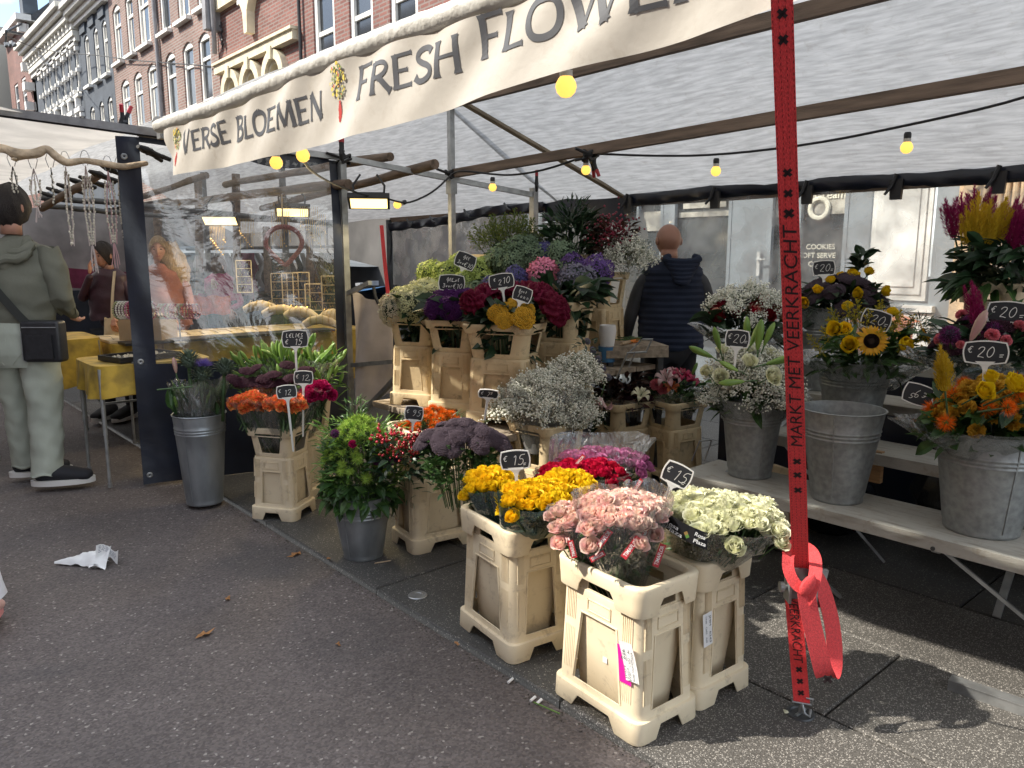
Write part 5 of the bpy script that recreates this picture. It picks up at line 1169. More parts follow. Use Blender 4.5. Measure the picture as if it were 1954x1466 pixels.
def leaves(q, n, a, b, z0, z1, size, t=LF_m, out=1.0, upk=.6, inner=.3, top=0):
    Ms = []
    for _ in range(n):
        an = q.uniform(0, 6.283); r = math.sqrt(q.uniform(inner*inner, 1)); z = q.uniform(z0, z1)
        k = 1-.25*top*(z-z0)/max(1e-6, z1-z0)
        p = (a*r*math.cos(an)*k, b*r*math.sin(an)*k, z); d = (math.cos(an)*out+q.gauss(0, .35), math.sin(an)*out+q.gauss(0, .35), upk+q.gauss(0, .5))
        Ms.append(dirM(p, d, size*q.uniform(.65, 1.25), q.gauss(0, .6)))
    return Ms
# small units -----------------------------------------------------
def octa(): return T([(1, 0, 0), (0, 1, 0), (-1, 0, 0), (0, -1, 0), (0, 0, 1), (0, 0, -1)], [(0, 1, 4), (1, 2, 4), (2, 3, 4), (3, 0, 4), (1, 0, 5), (2, 1, 5), (3, 2, 5), (0, 3, 5)])
OCT = octa()
def ball_t(n=6, m=4):
    b = MB(); b.lathe([(.02 if i in (0, m) else math.sin(math.pi*i/m), -math.cos(math.pi*i/m)) for i in range(m+1)], n); return b.template()
BALL = ball_t(8, 6); BALLS = ball_t(6, 4)
def floret_t(n=4, cup=.25):
    V = [(0, 0, 0)]; F = []
    for k in range(n):
        a = 2*math.pi*k/n
        for (r, d, z) in ((.55, -.55, .12), (1.0, -.28, cup), (1.08, .25, cup*1.2), (.6, .5, .10)): V.append((r*math.cos(a+d*.9), r*math.sin(a+d*.9), z))
        o = 1+4*k; F.append((0, o, o+1)); F.append((0, o+1, o+2)); F.append((0, o+2, o+3))
    return T(V, F)
FLO = floret_t()
def fib(n, zmin=-1.):
    P = []
    for i in range(n):
        z = 1-(1-zmin)*(i+.5)/n; r = math.sqrt(max(0, 1-z*z)); a = i*2.39996; P.append(Vector((r*math.cos(a), r*math.sin(a), z)))
    return P
def hydrangea(name, m, seed, n=150, R=.062, fs=.0125, flat=.85):
    q = random.Random(seed); mb = MB(); Ms = []
    for d in fib(n, -.55):
        d = (d+Vector((q.gauss(0, .07), q.gauss(0, .07), q.gauss(0, .07)))).normalized(); k = 1+.06*math.sin(d.x*5+seed)+.05*math.sin(d.y*6)+q.gauss(0, .03)
        Ms.append(frame((d.x*R*k, d.y*R*k, d.z*R*k*flat), (d+Vector((q.gauss(0, .25), q.gauss(0, .25), q.gauss(0, .25)))), s=fs*q.uniform(.8, 1.2), spin=q.uniform(0, 6)))
    mb.scat(FLO, Ms); mb.tube([(0, 0, -R*.3), (0, 0, -R*2.2)], .004, 5, 1); mb.tpl(BALL, Matrix.Diagonal((R*.82, R*.82, R*.82*flat, 1)), 2); return mb.mesh(name, [m, M_green, M_dleaf])
def fl(name, c, isl=.3, t=.2, **k): return mat(name, c, .6, island=isl, trans=t, rand=k.pop('rand', .08), spec=.2, **k)
H_lime = fl('floret_lime', (.36, .45, .13)); H_ant = fl('floret_antique', (.62, .64, .38)); H_beige = fl('floret_sand', (.50, .47, .36)); H_sage = fl('floret_sage', (.17, .24, .15)); H_pur = fl('floret_violet', (.16, .09, .30))
H_pink = fl('floret_pink', (.80, .28, .42)); H_mix = fl('floret_dusky', (.21, .20, .27), .5); H_blue = fl('floret_blue', (.13, .12, .32), .4)
HY = {k: [hydrangea('hydrangea_head', m, i+hash_(k)) for i in range(2)] for k, m in dict(lime=H_lime, ant=H_ant, beige=H_beige, sage=H_sage, pur=H_pur, pink=H_pink, mix=H_mix, blue=H_blue).items()}
HY['pink'] = [hydrangea('hydrangea_head', H_pink, 3, 80, .052, .016)]
HY['antb'] = [hydrangea('hydrangea_head', H_ant, 9, 340, .074, .0085), hydrangea('hydrangea_head', H_beige, 12, 340, .070, .0085)]
def dome_tuft(name, mats_, seed, R=.06, flat=.45, n=500, s=.0028, tpl=OCT, lumps=6, zmin=0.0, stem=True):
    q = random.Random(seed); mb = MB(); Ms = []
    L_ = [Vector((q.gauss(0, 1), q.gauss(0, 1), abs(q.gauss(0, 1)))).normalized() for _ in range(lumps*3)]
    for d in fib(n, zmin):
        k = 1+.16*max(max(0, d.dot(l)-.8)/.2 for l in L_)-.10+q.gauss(0, .05)
        Ms.append(frame((d.x*R*k, d.y*R*k, d.z*R*k*flat), d, s=s*q.uniform(.7, 1.3), spin=q.uniform(0, 6)))
    mb.scat(tpl, Ms, 0)
    mb.tpl(BALL, Matrix.Diagonal((R*.86, R*.86, R*.84*flat, 1)), 1)
    if stem:
        for k in range(7): a = k*.9; mb.tube([(0, 0, -R*1.5), (R*.6*math.cos(a), R*.6*math.sin(a), 0)], .0022, 4, 2)
    return mb.mesh(name, mats_)
F_yar = fl('yarrow_gold', (.66, .38, .035), .3); F_yarb = mat('yarrow_base', (.30, .20, .03), .8)
F_sta = fl('statice_purple', (.10, .022, .15), .5); F_stab = mat('statice_base', (.035, .02, .045), .9)
F_tra = fl('trachelium_dusk', (.105, .078, .098), .6); F_trab = mat('trachelium_base', (.03, .03, .03), .9)
F_drk = fl('sedum_dark', (.055, .018, .032), .6); F_drkb = mat('sedum_base', (.02, .012, .016), .9)
F_cox = fl('cockscomb_velvet', (.16, .006, .035), .35); F_coxb = mat('cockscomb_base', (.07, .004, .02), .9)
YAR = [dome_tuft('yarrow_head', [F_yar, F_yarb, M_green], i, .052, .42, 420, .0036, BALLS) for i in range(2)]
STA = [dome_tuft('statice_head', [F_sta, F_stab, M_green], i, .055, .75, 700, .0042) for i in range(2)]
TRA = [dome_tuft('trachelium_head', [F_tra, F_trab, M_green], i, .062, .55, 1500, .0034) for i in range(2)]
SED = [dome_tuft('dark_flower_head', [F_drk, F_drkb, M_green], i, .045, .4, 380, .0038) for i in range(2)]
SPK = T([(-1, 0, 0), (1, 0, 0), (0, 0, 1)], [(0, 1, 2)])
def comb(name, seed):      # cockscomb: folded velvet crest
    q = random.Random(seed); mb = MB()
    def fn(u, v):
        a = u*2*math.pi; p = v*math.pi*.56; f = 1+.16*math.sin(a*7+4*math.sin(p*3+seed))*math.sin(p)+.10*math.sin(a*13+p*9)
        return (.062*math.sin(p)*math.cos(a)*f, .050*math.sin(p)*math.sin(a)*f, .055*math.cos(p)*f)
    mb.grid(fn, 70, 16); 
    Ms = []
    for d in fib(500, .0): Ms.append(frame((d.x*.062, d.y*.05, d.z*.057), d, s=(.002, .002, .008), spin=q.uniform(0, 6)))
    mb.scat(SPK, Ms); mb.tube([(0, 0, 0), (0, 0, -.12)], .006, 6, 1); return mb.mesh(name, [F_cox, M_green])
COX = [comb('cockscomb_head', i) for i in range(2)]
def plume(name, m, seed, h=.17, r=.030):
    q = random.Random(seed); mb = MB(); Ms = []
    for b in range(11):
        a = b*2.4; sp = .0 if b == 0 else q.uniform(.25, .75); hh = h*(1 if b == 0 else q.uniform(.55, .9)); bx, by = sp*r*math.cos(a), sp*r*math.sin(a)
        for k in range(190):
            t = q.random()**.8; rr = (r*.55 if b == 0 else r*.42)*math.sin(math.pi*min(1, t*.9+.12))**.7*(1-t*.35); an = q.uniform(0, 6.283)
            p = (bx*(1+t*.4)+rr*math.cos(an)*.8, by*(1+t*.4)+rr*math.sin(an)*.8, t*hh); d = (math.cos(an)*.55+bx/r*.3, math.sin(an)*.55+by/r*.3, 1.0)
            Ms.append(frame(p, d, s=(.0013, .0013, q.uniform(.010, .020)), spin=q.uniform(0, 6)))
    mb.scat(SPK, Ms); mb.tube([(0, 0, 0), (0, 0, h*.95)], [r*.34, .003], 6, 0); mb.tube([(0, 0, 0.01), (0, 0, -.12)], .004, 5, 1); return mb.mesh(name, [m, M_green], False)
F_cy = fl('celosia_gold', (.62, .42, .03), .35); F_cp = fl('celosia_magenta', (.34, .02, .12), .4)
PLU = {'y': [plume('celosia_plume', F_cy, i) for i in range(2)], 'm': [plume('celosia_plume', F_cp, i+5) for i in range(2)]}
def spiky(name, mats_, seed, n, L_, w_, core, zmin=-.2, cr=.3, flatten=1., m=0, curve=0):
    q = random.Random(seed); mb = MB(); Ms = []
    for d in fib(n, zmin):
        d = (d+Vector((q.gauss(0, .1), q.gauss(0, .1), q.gauss(0, .1)))).normalized(); Ms.append(frame((d.x*core*.7, d.y*core*.7, d.z*core*.7*flatten), Vector((d.x, d.y, d.z*flatten)), s=(w_, w_, L_*q.uniform(.75, 1.15)), spin=q.uniform(0, 6)))
    mb.scat(SPK, Ms, m); mb.tpl(BALL, Matrix.Diagonal((core, core, core*flatten, 1)), 1); mb.tube([(0, 0, 0), (0, 0, -.10)], .003, 5, 2); return mb.mesh(name, mats_, False)
F_saf = fl('safflower_orange', (.80, .17, .012), .35); SAF = [spiky('safflower_head', [F_saf, M_bleaf, M_green], i, 150, .022, .0016, .012, -.1) for i in range(2)]
F_ast = fl('aster_green', (.36, .52, .09), .3); F_astc = mat('aster_eye', (.45, .55, .10), .7); AST = [spiky('aster_head', [F_ast, F_astc, M_green], i, 70, .024, .0024, .008, -.05, flatten=.5) for i in range(2)]
F_pom = fl('pompon_plum', (.20, .04, .16), .35); POM = [spiky('pompon_head', [F_pom, F_stab, M_green], i, 260, .014, .0035, .020, -.4) for i in range(2)]
F_thi = fl('artichoke_violet', (.22, .16, .50), .3); THI = spiky('thistle_flower', [F_thi, M_gleaf, M_green], 3, 420, .030, .0009, .010, .25)
def carn(name, mats_, seed, R=.036, n=90):
    q = random.Random(seed); mb = MB(); Ms = []
    t = MB(); t.add([(0, 0, 0), (.5, -.32, .1), (.85, -.42, .25), (1.0, -.2, .12), (.93, 0, .3), (1.0, .2, .12), (.85, .42, .25), (.5, .32, .1)], [(0, 1, 2, 3), (0, 3, 4), (0, 4, 5), (0, 5, 6, 7)]); t = t.template()
    for d in fib(n, -.12):
        d = (d+Vector((q.gauss(0, .15), q.gauss(0, .15), q.gauss(0, .15)))).normalized(); Ms.append(dirM((d.x*.004, d.y*.004, d.z*.003), (d.x, d.y, d.z*.75), R*q.uniform(.8, 1.1), q.uniform(0, 6)))
    mb.scat(t, Ms); mb.tube([(0, 0, 0), (0, 0, -.02), (0, 0, -.16)], [.009, .008, .0025], 6, 1); return mb.mesh(name, mats_, False)
F_carn = mat('carnation_orange', (.80, .13, .05), .5, nscale=60, col2=(.88, .50, .12), island=.25, trans=.25, nr=(.3, .6)); F_carm = fl('carnation_magenta', (.42, .012, .10), .3)
CAR = {'o': [carn('carnation', [F_carn, M_green], i) for i in range(2)], 'm': [carn('carnation', [F_carm, M_green], i) for i in range(2)], 'p': [carn('carnation', [fl('carnation_rose', (.75, .22, .26), .25), M_green], 5, .022)],
       'g': [carn('chrysanthemum', [fl('chrysanthemum_amber', (.66, .40, .05), .4), M_green], i, .026, 90) for i in range(2)]}
def sunflower(name):
    mb = MB(); q = random.Random(4); pt = T([(0, -.10, 0), (0, .10, 0), (.45, -.16, .08), (.45, .16, .08), (.8, -.10, .06), (.8, .10, .06), (1, 0, -.02)], [(0, 2, 3, 1), (2, 4, 5, 3), (4, 6, 5)])
    for ring_, n, z in ((0, 17, 0), (1, 17, -.004)):
        for k in range(n):
            a = 2*math.pi*(k+.5*ring_)/n+q.gauss(0, .05); mb.tpl(pt, Matrix.Rotation(a, 4, 'Z') @ Matrix.Translation((.026, 0, z)) @ Matrix.Rotation(q.uniform(-.25, .15), 4, 'Y') @ Matrix.Scale(.042*q.uniform(.9, 1.1), 4), 0)
    Ms = []
    for i in range(320): r = .031*math.sqrt((i+.5)/320); a = i*2.39996; Ms.append(Matrix.Translation((r*math.cos(a), r*math.sin(a), .004-(.006 if r < .014 else 0))) @ Matrix.Diagonal((.0016, .0016, .006, 1)))
    mb.scat(OCT, Ms, 1); mb.lathe([(0, .003), (.032, .003), (.031, -.002)], 20, 1); mb.lathe([(.031, -.002), (.030, -.010), (.01, -.02), (.004, -.03)], 20, 2); mb.tube([(0, 0, -.02), (0, 0, -.15)], .005, 6, 2); return mb.mesh(name, [mat('sunflower_ray', (.85, .45, .012), .5, trans=.3, island=.15), mat('sunflower_disc', (.022, .010, .006), .9), M_green])
SUNF = sunflower('sunflower')
def lilybud(name, m, L_=.10, r=.013):
    mb = MB(); V = []; n = 12
    prof = [(.25, 0), (.55, .12), (.85, .35), (1, .58), (.85, .78), (.5, .93), (.1, 1)]
    for (rr, t) in prof:
        for k in range(n): a = 2*math.pi*k/n; f = rr*r*(1+.14*math.cos(3*a)); V.append((f*math.cos(a), f*math.sin(a), t*L_))
    F = [(i*n+k, i*n+(k+1) % n, (i+1)*n+(k+1) % n, (i+1)*n+k) for i in range(len(prof)-1) for k in range(n)]
    mb.add(V, F); mb.tube([(0, 0, 0.002), (.004, 0, -.02), (0, 0, -.05)], .003, 5, 1); return mb.mesh(name, [m, M_green])
F_bud = mat('lily_bud_green', (.26, .40, .08), .4, nscale=9, col2=(.14, .26, .05), trans=.15, rand=.15, stretch=(4, 4, .6)); F_budp = mat('lily_bud_pink', (.58, .30, .32), .4, nscale=9, col2=(.42, .30, .20), rand=.15, stretch=(4, 4, .6))
LBUD = lilybud('lily_bud', F_bud); LBUDP = lilybud('lily_bud', F_budp, .11, .016)
def lily_open(name, m):
    mb = MB(); 
    for k in range(6):
        a = math.pi/3*k
        def fn(u, v): w_ = .020*math.sin(math.pi*min(1, v*.9+.08))**.7; r = .006+.075*math.sin(v*1.5); z = .060*math.sin(v*1.9)-.045*max(0, v-.5)*2; return (r*math.cos(a)-(u-.5)*2*w_*math.sin(a), r*math.sin(a)+(u-.5)*2*w_*math.cos(a), z+.010*abs(u-.5)*2)
        mb.grid(fn, 4, 7)
    for k in range(6): a = math.pi/3*k+.3; mb.tube([(0, 0, .01), (.018*math.cos(a), .018*math.sin(a), .07)], .0012, 4, 1); mb.tpl(OCT, Matrix.Translation((.018*math.cos(a), .018*math.sin(a), .072)) @ Matrix.Diagonal((.002, .002, .006, 1)), 2)
    mb.tube([(0, 0, .0), (0, 0, -.08)], .004, 5, 1); return mb.mesh(name, [m, M_green, mat('pollen', (.25, .08, .01), .9)])
LILY = lily_open('lily_flower', mat('lily_pink', (.72, .36, .40), .45, nscale=14, col2=(.80, .62, .60), trans=.3)); LILYD = lily_open('lily_flower', mat('lily_deep', (.42, .02, .08), .45, trans=.2)); LILYO = lily_open('lily_flower', mat('lily_orange', (.75, .22, .08), .45, trans=.25))
# gypsophila spray: one cloud of tiny blossoms on hair stems
F_gyp = mat('gypsophila_white', (.92, .92, .82), .7, island=.15, trans=.25)
F_gyps = mat('gypsophila_stem', (.17, .22, .09), .6)
def gyps(name, seed, R=.07, n=270, s=.0042, clusters=18):
    q = random.Random(seed); mb = MB(); Ms = []; cs = [Vector((q.gauss(0, .45), q.gauss(0, .45), q.uniform(.1, 1.0)))*R for _ in range(clusters)]
    for _ in range(n):
        c = q.choice(cs); p = c+Vector((q.gauss(0, .18), q.gauss(0, .18), q.gauss(0, .16)))*R; Ms.append(Matrix.Translation(p) @ Matrix.Rotation(q.uniform(0, 6), 4, 'X') @ Matrix.Scale(s*q.uniform(.6, 1.3), 4))
    mb.scat(BALLS, Ms)
    for c in cs:
        mb.tube([(0, 0, -R*.6), tuple(c*.6), tuple(c)], .0007, 3, 1, cap=False)
        for _ in range(5): mb.tube([tuple(c*.6), tuple(c+Vector((q.gauss(0, .2), q.gauss(0, .2), q.gauss(0, .2)))*R)], .0005, 3, 1, cap=False)
    return mb.mesh(name, [F_gyp, F_gyps])
GYP = [gyps('gypsophila_spray', i) for i in range(4)]
def berries(name, seed, m):
    q = random.Random(seed); mb = MB()
    for _ in range(16):
        p = Vector((q.gauss(0, .018), q.gauss(0, .018), q.uniform(.0, .035))); mb.tube([(0, 0, -.04), tuple(p*.6), tuple(p)], .0012, 4, 1); mb.tpl(BALL, frame(p+Vector((0, 0, .005)), (p.x, p.y, .03), s=(.0062, .0062, .0085)), 0)
    return mb.mesh(name, [m, M_green])
BER = [berries('hypericum_berries', i, mat('berry_red', (.50, .035, .04), .25, island=.35, coat=.3)) for i in range(2)]
def goldenrod(name, seed, m, h=.12, r=.035):
    q = random.Random(seed); mb = MB(); Ms = []
    for b in range(14):
        a = b*2.4; z = h*(.25+.75*b/14); L_ = r*(1.3-b/14); P = [(0, 0, z-.02), (L_*.6*math.cos(a), L_*.6*math.sin(a), z+.012), (L_*math.cos(a), L_*math.sin(a), z+.008)]; mb.tube(P, .0008, 3, 1, cap=False)
        for k in range(16): t = q.random(); p = Vector(P[0]).lerp(Vector(P[2]), t)+Vector((q.gauss(0, .002), q.gauss(0, .002), .012*math.sin(t*3)+q.gauss(0, .002))); Ms.append(Matrix.Translation(p) @ Matrix.Scale(.0030*q.uniform(.6, 1.2), 4))
    mb.scat(OCT, Ms); mb.tube([(0, 0, h), (0, 0, -.1)], .0018, 4, 1); return mb.mesh(name, [m, M_green])
F_sol = fl('goldenrod_yellow', (.50, .40, .03), .4); GOL = [goldenrod('goldenrod_spray', i, F_sol) for i in range(2)]; F_sol2 = fl('solidago_green', (.16, .20, .035), .5); SOL_ = [goldenrod('solidago_spray', i+3, F_sol2, .16, .045) for i in range(2)]
def artich(name):
    mb = MB(); Ms = []
    for d in fib(60, -.6): Ms.append(dirM(d*.018, d+Vector((0, 0, .9)), .018, 0))
    mb.scat(LF_b, Ms); mb.tpl(BALL, Matrix.Scale(.018, 4)); mb.tube([(0, 0, -.01), (0, 0, -.16)], .005, 6, 1); return mb.mesh(name, [M_gleaf, M_green])
ART = artich('artichoke_head')
# ---------------------------------------------------------------- placing things in bunches
def dome(n, a, b, h, q, jit=.25, rmin=0):
    out = []
    for i in range(n):
        r = math.sqrt((i+.5)/n)*(1-rmin)+rmin; an = i*2.39996+q.gauss(0, .12); r *= 1+q.gauss(0, .03)*jit*4
        p = Vector((a*r*math.cos(an), b*r*math.sin(an), h*(1-r*r)+q.gauss(0, .006))); nrm = Vector((p.x/(a*a)*h*1.3, p.y/(b*b)*h*1.3, 1)).normalized()
        out.append((p, (nrm+Vector((q.gauss(0, .1), q.gauss(0, .1), 0))).normalized()))
    return out
def rectdome(nx, ny, a, b, h, q, rot=0):
    out = []
    for i in range(nx):
        for j in range(ny):
            u = ((i+.5+(.5 if j % 2 else 0)*.9-.22)/nx)*2-1; v = ((j+.5)/ny)*2-1
            p = Vector((a*u*(1-.06*v*v)+q.gauss(0, .003), b*v*(1-.06*u*u)+q.gauss(0, .003), h*(1-.5*u*u-.5*v*v)+q.gauss(0, .006)))
            out.append((p, Vector((u*.45, v*.45, 1)).normalized()+Vector((q.gauss(0, .08), q.gauss(0, .08), 0))))
    return out
def put(par, name, meshes, PN, q, s=1., js=.12, off=(0, 0, 0), label=None):
    for p, n in PN:
        o = link(name, q.choice(meshes), par, mat4=frame(p+Vector(off), n, s=s*q.uniform(1-js, 1+js), spin=q.uniform(0, 6)))
def foliage(par, Ms, t, m, name='foliage'):
    mb = MB(); mb.scat(t, Ms); return mb.build(name, m, par, kind='stuff')
def stems(par, q, n, a0, b0, a1, b1, z0, z1, r=.0025, m=M_green, name='stems', shift=(0, 0, 0)):
    mb = MB()
    for _ in range(n):
        an = q.uniform(0, 6.283); rr = math.sqrt(q.random()); c, s = math.cos(an)*rr, math.sin(an)*rr
        mb.tube([(a0*c+shift[0], b0*s+shift[1], z0), (a1*c+q.gauss(0, .004), b1*s+q.gauss(0, .004), z1)], r*q.uniform(.7, 1.3), 4, cap=False)
    return mb.build(name, m, par, kind='stuff')
def sleeve(par, a0, b0, z0, a1, b1, z1, m=None, seed=1, name='cellophane_sleeve', sq=3.2, wav=.06, flare=0, nu=56, nv=12, tilt=(0, 0), z1f=None):
    q = random.Random(seed); ph = [q.uniform(0, 6) for _ in range(6)]
    def fn(u, v):
        an = u*2*math.pi; c, s = math.cos(an), math.sin(an); k = (abs(c)**sq+abs(s)**sq)**(-1/sq)
        t = v**1.0; a = lerp(a0, a1, t)*k; b = lerp(b0, b1, t)*k; w_ = 1+wav*(.3+t)*(.5*math.sin(an*7+ph[0]+v*2)+.35*math.sin(an*13+ph[1]-v*5)+.25*math.sin(an*23+ph[2]))
        if flare: w_ += flare*max(0, v-.6)**2
        zz = lerp(z0, z1f(an) if z1f else z1, t)+.012*t*math.sin(an*5+ph[3])+.006*t*math.sin(an*17+ph[4])
        return (a*c*w_+tilt[0]*t, b*s*w_+tilt[1]*t, zz)
    mb = MB(); mb.grid(fn, nu, nv); return mb.build(name, m or M_film, par, sharp=None)
# ================================================================= crates, stands and buckets in their places
cA1 = rose_crate('sunlit cream crate nearest the camera holding blush roses, pink tag on its side', (1.865, 1.555, 0), rad(-4))
cA2 = rose_crate('cream crate right of the nearest one, holding the cream white roses', (2.165, 1.545, 0), rad(-4))
cA3 = rose_crate('cream crate under the yellow roses at the pavement edge', (1.905, 2.165, 0), rad(-8))
cA4 = rose_crate('cream crate hidden behind the yellow rose crate, holding red and lilac roses', (2.225, 2.235, 0), rad(-6))
# stickers on the rose crates
def face(obj_xy, rz, side, u, z, s=None, roll=0, off=.004, size=(AX, AY)):
    s = s or sA; a, b = s(z); R_ = Matrix.Translation((*obj_xy, 0)) @ Matrix.Rotation(rz, 4, 'Z')
    if side == '-X': p, ex = (-a-off, u*b, z), (0, -1, 0)
    elif side == '-Y': p, ex = (u*a, -b-off, z), (1, 0, 0)
    ex = Vector(ex); ey = Vector((0, 0, 1)); ez = ex.cross(ey); return smat(Vector(p), ex, ey, ez) @ Matrix.Rotation(roll, 4, 'Z')
M_mag = mat('magenta_tag', (.80, .01, .33), .6)
o = sticker(cA1, 'magenta_tag', face((0, 0), 0, '-X', -.70, .245, roll=rad(4)), .052, .125, M_mag, (('a', .25, .62, .2),), .04)
o = sticker(cA1, 'paper_tag', face((0, 0), 0, '-X', -.86, .27, roll=rad(10), off=.009), .056, .13, M_paper, (), .12)
b = MB(); Mf = face((0, 0), 0, '-X', -.86, .27, roll=rad(100), off=.0215)
text(b, 'JMM   6286', Mf @ Matrix.Translation((-.055, .008, 0)), width=.105, height=.014); text(b, '1X60   C602   A60', Mf @ Matrix.Translation((-.055, -.008, 0)), width=.105, height=.009); text(b, 'ROSE PINK ATHENA', Mf @ Matrix.Translation((-.055, -.021, 0)), width=.09, height=.008); b.build('print', M_ink, cA1, smooth=False)
sticker(cA1, 'round_sticker', face((0, 0), 0, '-X', -.08, .20, off=-.024), .02, .02, M_paper)
sticker(cA2, 'paper_tag', face((0, 0), 0, '-Y', -.80, .28, roll=rad(6), off=.007), .045, .12, M_paper)
b = MB(); Mf = face((0, 0), 0, '-Y', -.80, .28, roll=rad(96-180), off=.011); text(b, 'JMM   6243', Mf @ Matrix.Translation((-.05, .004, 0)), width=.10, height=.011); text(b, '1X60   C602   A60', Mf @ Matrix.Translation((-.05, -.012, 0)), width=.095, height=.007); b.build('print', M_ink, cA2, smooth=False)
U1 = (-.155, .23)
sS, pS, rS = stand_crate('S', 'small cream stand with orange carnations beside the tall zinc bucket', (1.824, 3.958), U1)
sL, pL, rL = stand_crate('T', 'worn cream stand half hidden behind the carnation stand, holding green lilies', (2.045, 4.215), U1)
sT, pT, rT = stand_crate('T', 'tall cream stand with orange safflowers behind the aster bucket', (2.056, 3.099), (.13, .99))
o = sticker(sT, 'paper_tag', smat(Vector((.04, -KB['T'][1]*.955, .615)), Vector((1, 0, 0)), Vector((0, 0, 1)), Vector((0, -1, 0))) @ Matrix.Translation((0, 0, .006)), .10, .04, M_paper)
sP, pP, rP = stand_crate('R', 'low grey cream crate behind the yellow roses under the dusky purple blooms', (2.48, 3.02), (.1, .99), -.04)
sG, pG, rG = stand_crate('U', 'cream stand with a windowed collar under the baby\'s breath', (2.61, 2.70), (-.1, .99), .04)
SHZ = .585
uR = (-.131, .247); R1 = stand_crate('R', 'leftmost stand of the shelf row, under the sand and pale green hydrangeas', (2.665, 3.78), uR, SHZ)
R2 = stand_crate('R', 'middle stand of the shelf row, under the purple statice', (2.67, 3.377), uR, SHZ)
R3 = stand_crate('W', 'right stand of the shelf row, under the gold yarrow and dark red cockscombs', (2.70, 2.95), uR, SHZ)
R4 = stand_crate('U', 'stand behind the row, under the lime green hydrangeas', (3.02, 4.02), uR, SHZ); R4b = stand_crate('U', 'stand behind the row, left of the pink hydrangea', (3.10, 3.55), uR, SHZ+.02)
R5 = stand_crate('U', 'wide stand under the pink and dusky hydrangeas with a torn leaf in its window', (3.20, 3.10), (-.3, .8), SHZ+.04)
R6 = stand_crate('U', 'high stand with a windowed collar under the white wax flowers', (3.82, 3.42), (-.2, .9), .78)
R7 = stand_crate('U', 'high stand under the dark glossy leaves and red berries', (3.66, 3.60), (-.25, .9), .90); R8 = stand_crate('U', 'high stand at the back left under the green goldenrod', (3.45, 4.18), (-.25, .9), .90)
R9 = stand_crate('U', 'stand in the back row under the sage hydrangeas', (3.42, 3.85), (-.25, .9), .80)
L1 = stand_crate('R', 'cream stand with trailing leaves and a drooping pink lily', (3.683, 3.19), (.15, .99)); L2 = stand_crate('R', 'stained cream stand with pink lilies next to the display steps', (3.979, 2.975), (.15, .99))
LO = stand_crate('T', 'dusty cream stand lying in the shade under the display steps', (3.32, 1.98), (.3, .9), collar=False)
# celosia crate on the steps
cC = rose_crate('worn cream crate holding tall plume flowers at the right edge', (3.98, 1.13, .87), rad(-38))
for ch in cC.children: pass
sticker(cC, 'paper_tag', face((0, 0), 0, '-X', -.55, .40, off=.018), .13, .055, M_paper)
b = MB(); Mf = face((0, 0), 0, '-X', -.55, .40, off=.024); text(b, 'JMM   6251', Mf @ Matrix.Translation((-.055, .008, 0)), width=.10, height=.012); text(b, '1X80', Mf @ Matrix.Translation((-.055, -.012, 0)), width=.03, height=.008); b.build('print', M_ink, cC, smooth=False)
# shelf bench that carries the row
t = thing('shelf_bench', 'low wooden bench carrying the rows of flower stands', 'bench', (0, 0, 0))
for i in range(5): y0b = (2.93, 2.80, 2.90, 3.0, 3.1)[i]; b = MB(); b.box((2.60+i*.19, (y0b+4.22)/2, SHZ-.022), (.18, 4.22-y0b, .035)); b.build('board', M_board, t, smooth=False)
for x in (2.6, 3.3):
    for y in (3.15, 3.7, 4.1): b = MB(); b.box((x, y, .27), (.05, .05, .54)); b.build('leg', M_dsteel, t, smooth=False)
t = thing('shelf_bench', 'high wooden bench behind, carrying the back rows of greenery', 'bench', (0, 0, 0))
for i in range(3): b = MB(); b.box((3.58+i*.2, 3.95, .765), (.19, 1.5, .03)); b.build('board', M_board, t, smooth=False)
b = MB(); b.box((3.75, 3.95, .83), (.35, 1.2, .10)); b.build('riser', M_board, t, smooth=False)
for x in (3.5, 4.0):
    for y in (3.3, 4.6): b = MB(); b.box((x, y, .37), (.05, .05, .74)); b.build('leg', M_dsteel, t, smooth=False)
# display steps at right
st_ = thing('display_steps', 'folding display steps with four whitewashed planks carrying the zinc buckets', 'display steps')
PL = [(2.87, .50, .34), (3.30, .655, .27), (3.70, .80, .27), (4.10, .94, .27)]
for x, z, wd in PL:
    b = MB(); yl = 2.11 if x < 3 else 2.13
    b.box((x+wd/2, (yl-.6)/2, z-.010), (wd, yl+.6, .02)); b.box((x+.010, (yl-.6)/2, z-.034), (.018, yl+.6, .030)); b.build('plank', M_plank, st_, sharp=30)
for y in (1.95, .99, -.3):
    b = MB(); b.bar((2.92, y, .44), (4.3, y, .93), .03, .03); b.bar((2.90, y-.02, .46), (3.20, y-.50, .01), .034, .012); b.bar((3.40, y-.02, .64), (3.75, y-.45, .01), .03, .012); b.bar((4.2, y-.06, .92), (3.5, y-.06, .01), .03, .012); b.build('folding_leg', M_steel, st_, smooth=False)
b = MB(); b.tube([(2.865, 1.62, .462), (2.86, 1.62, .462)], .008, 8); b.tube([(2.865, .98, .462), (2.86, .98, .462)], .008, 8); b.build('rivets', M_dsteel, st_)
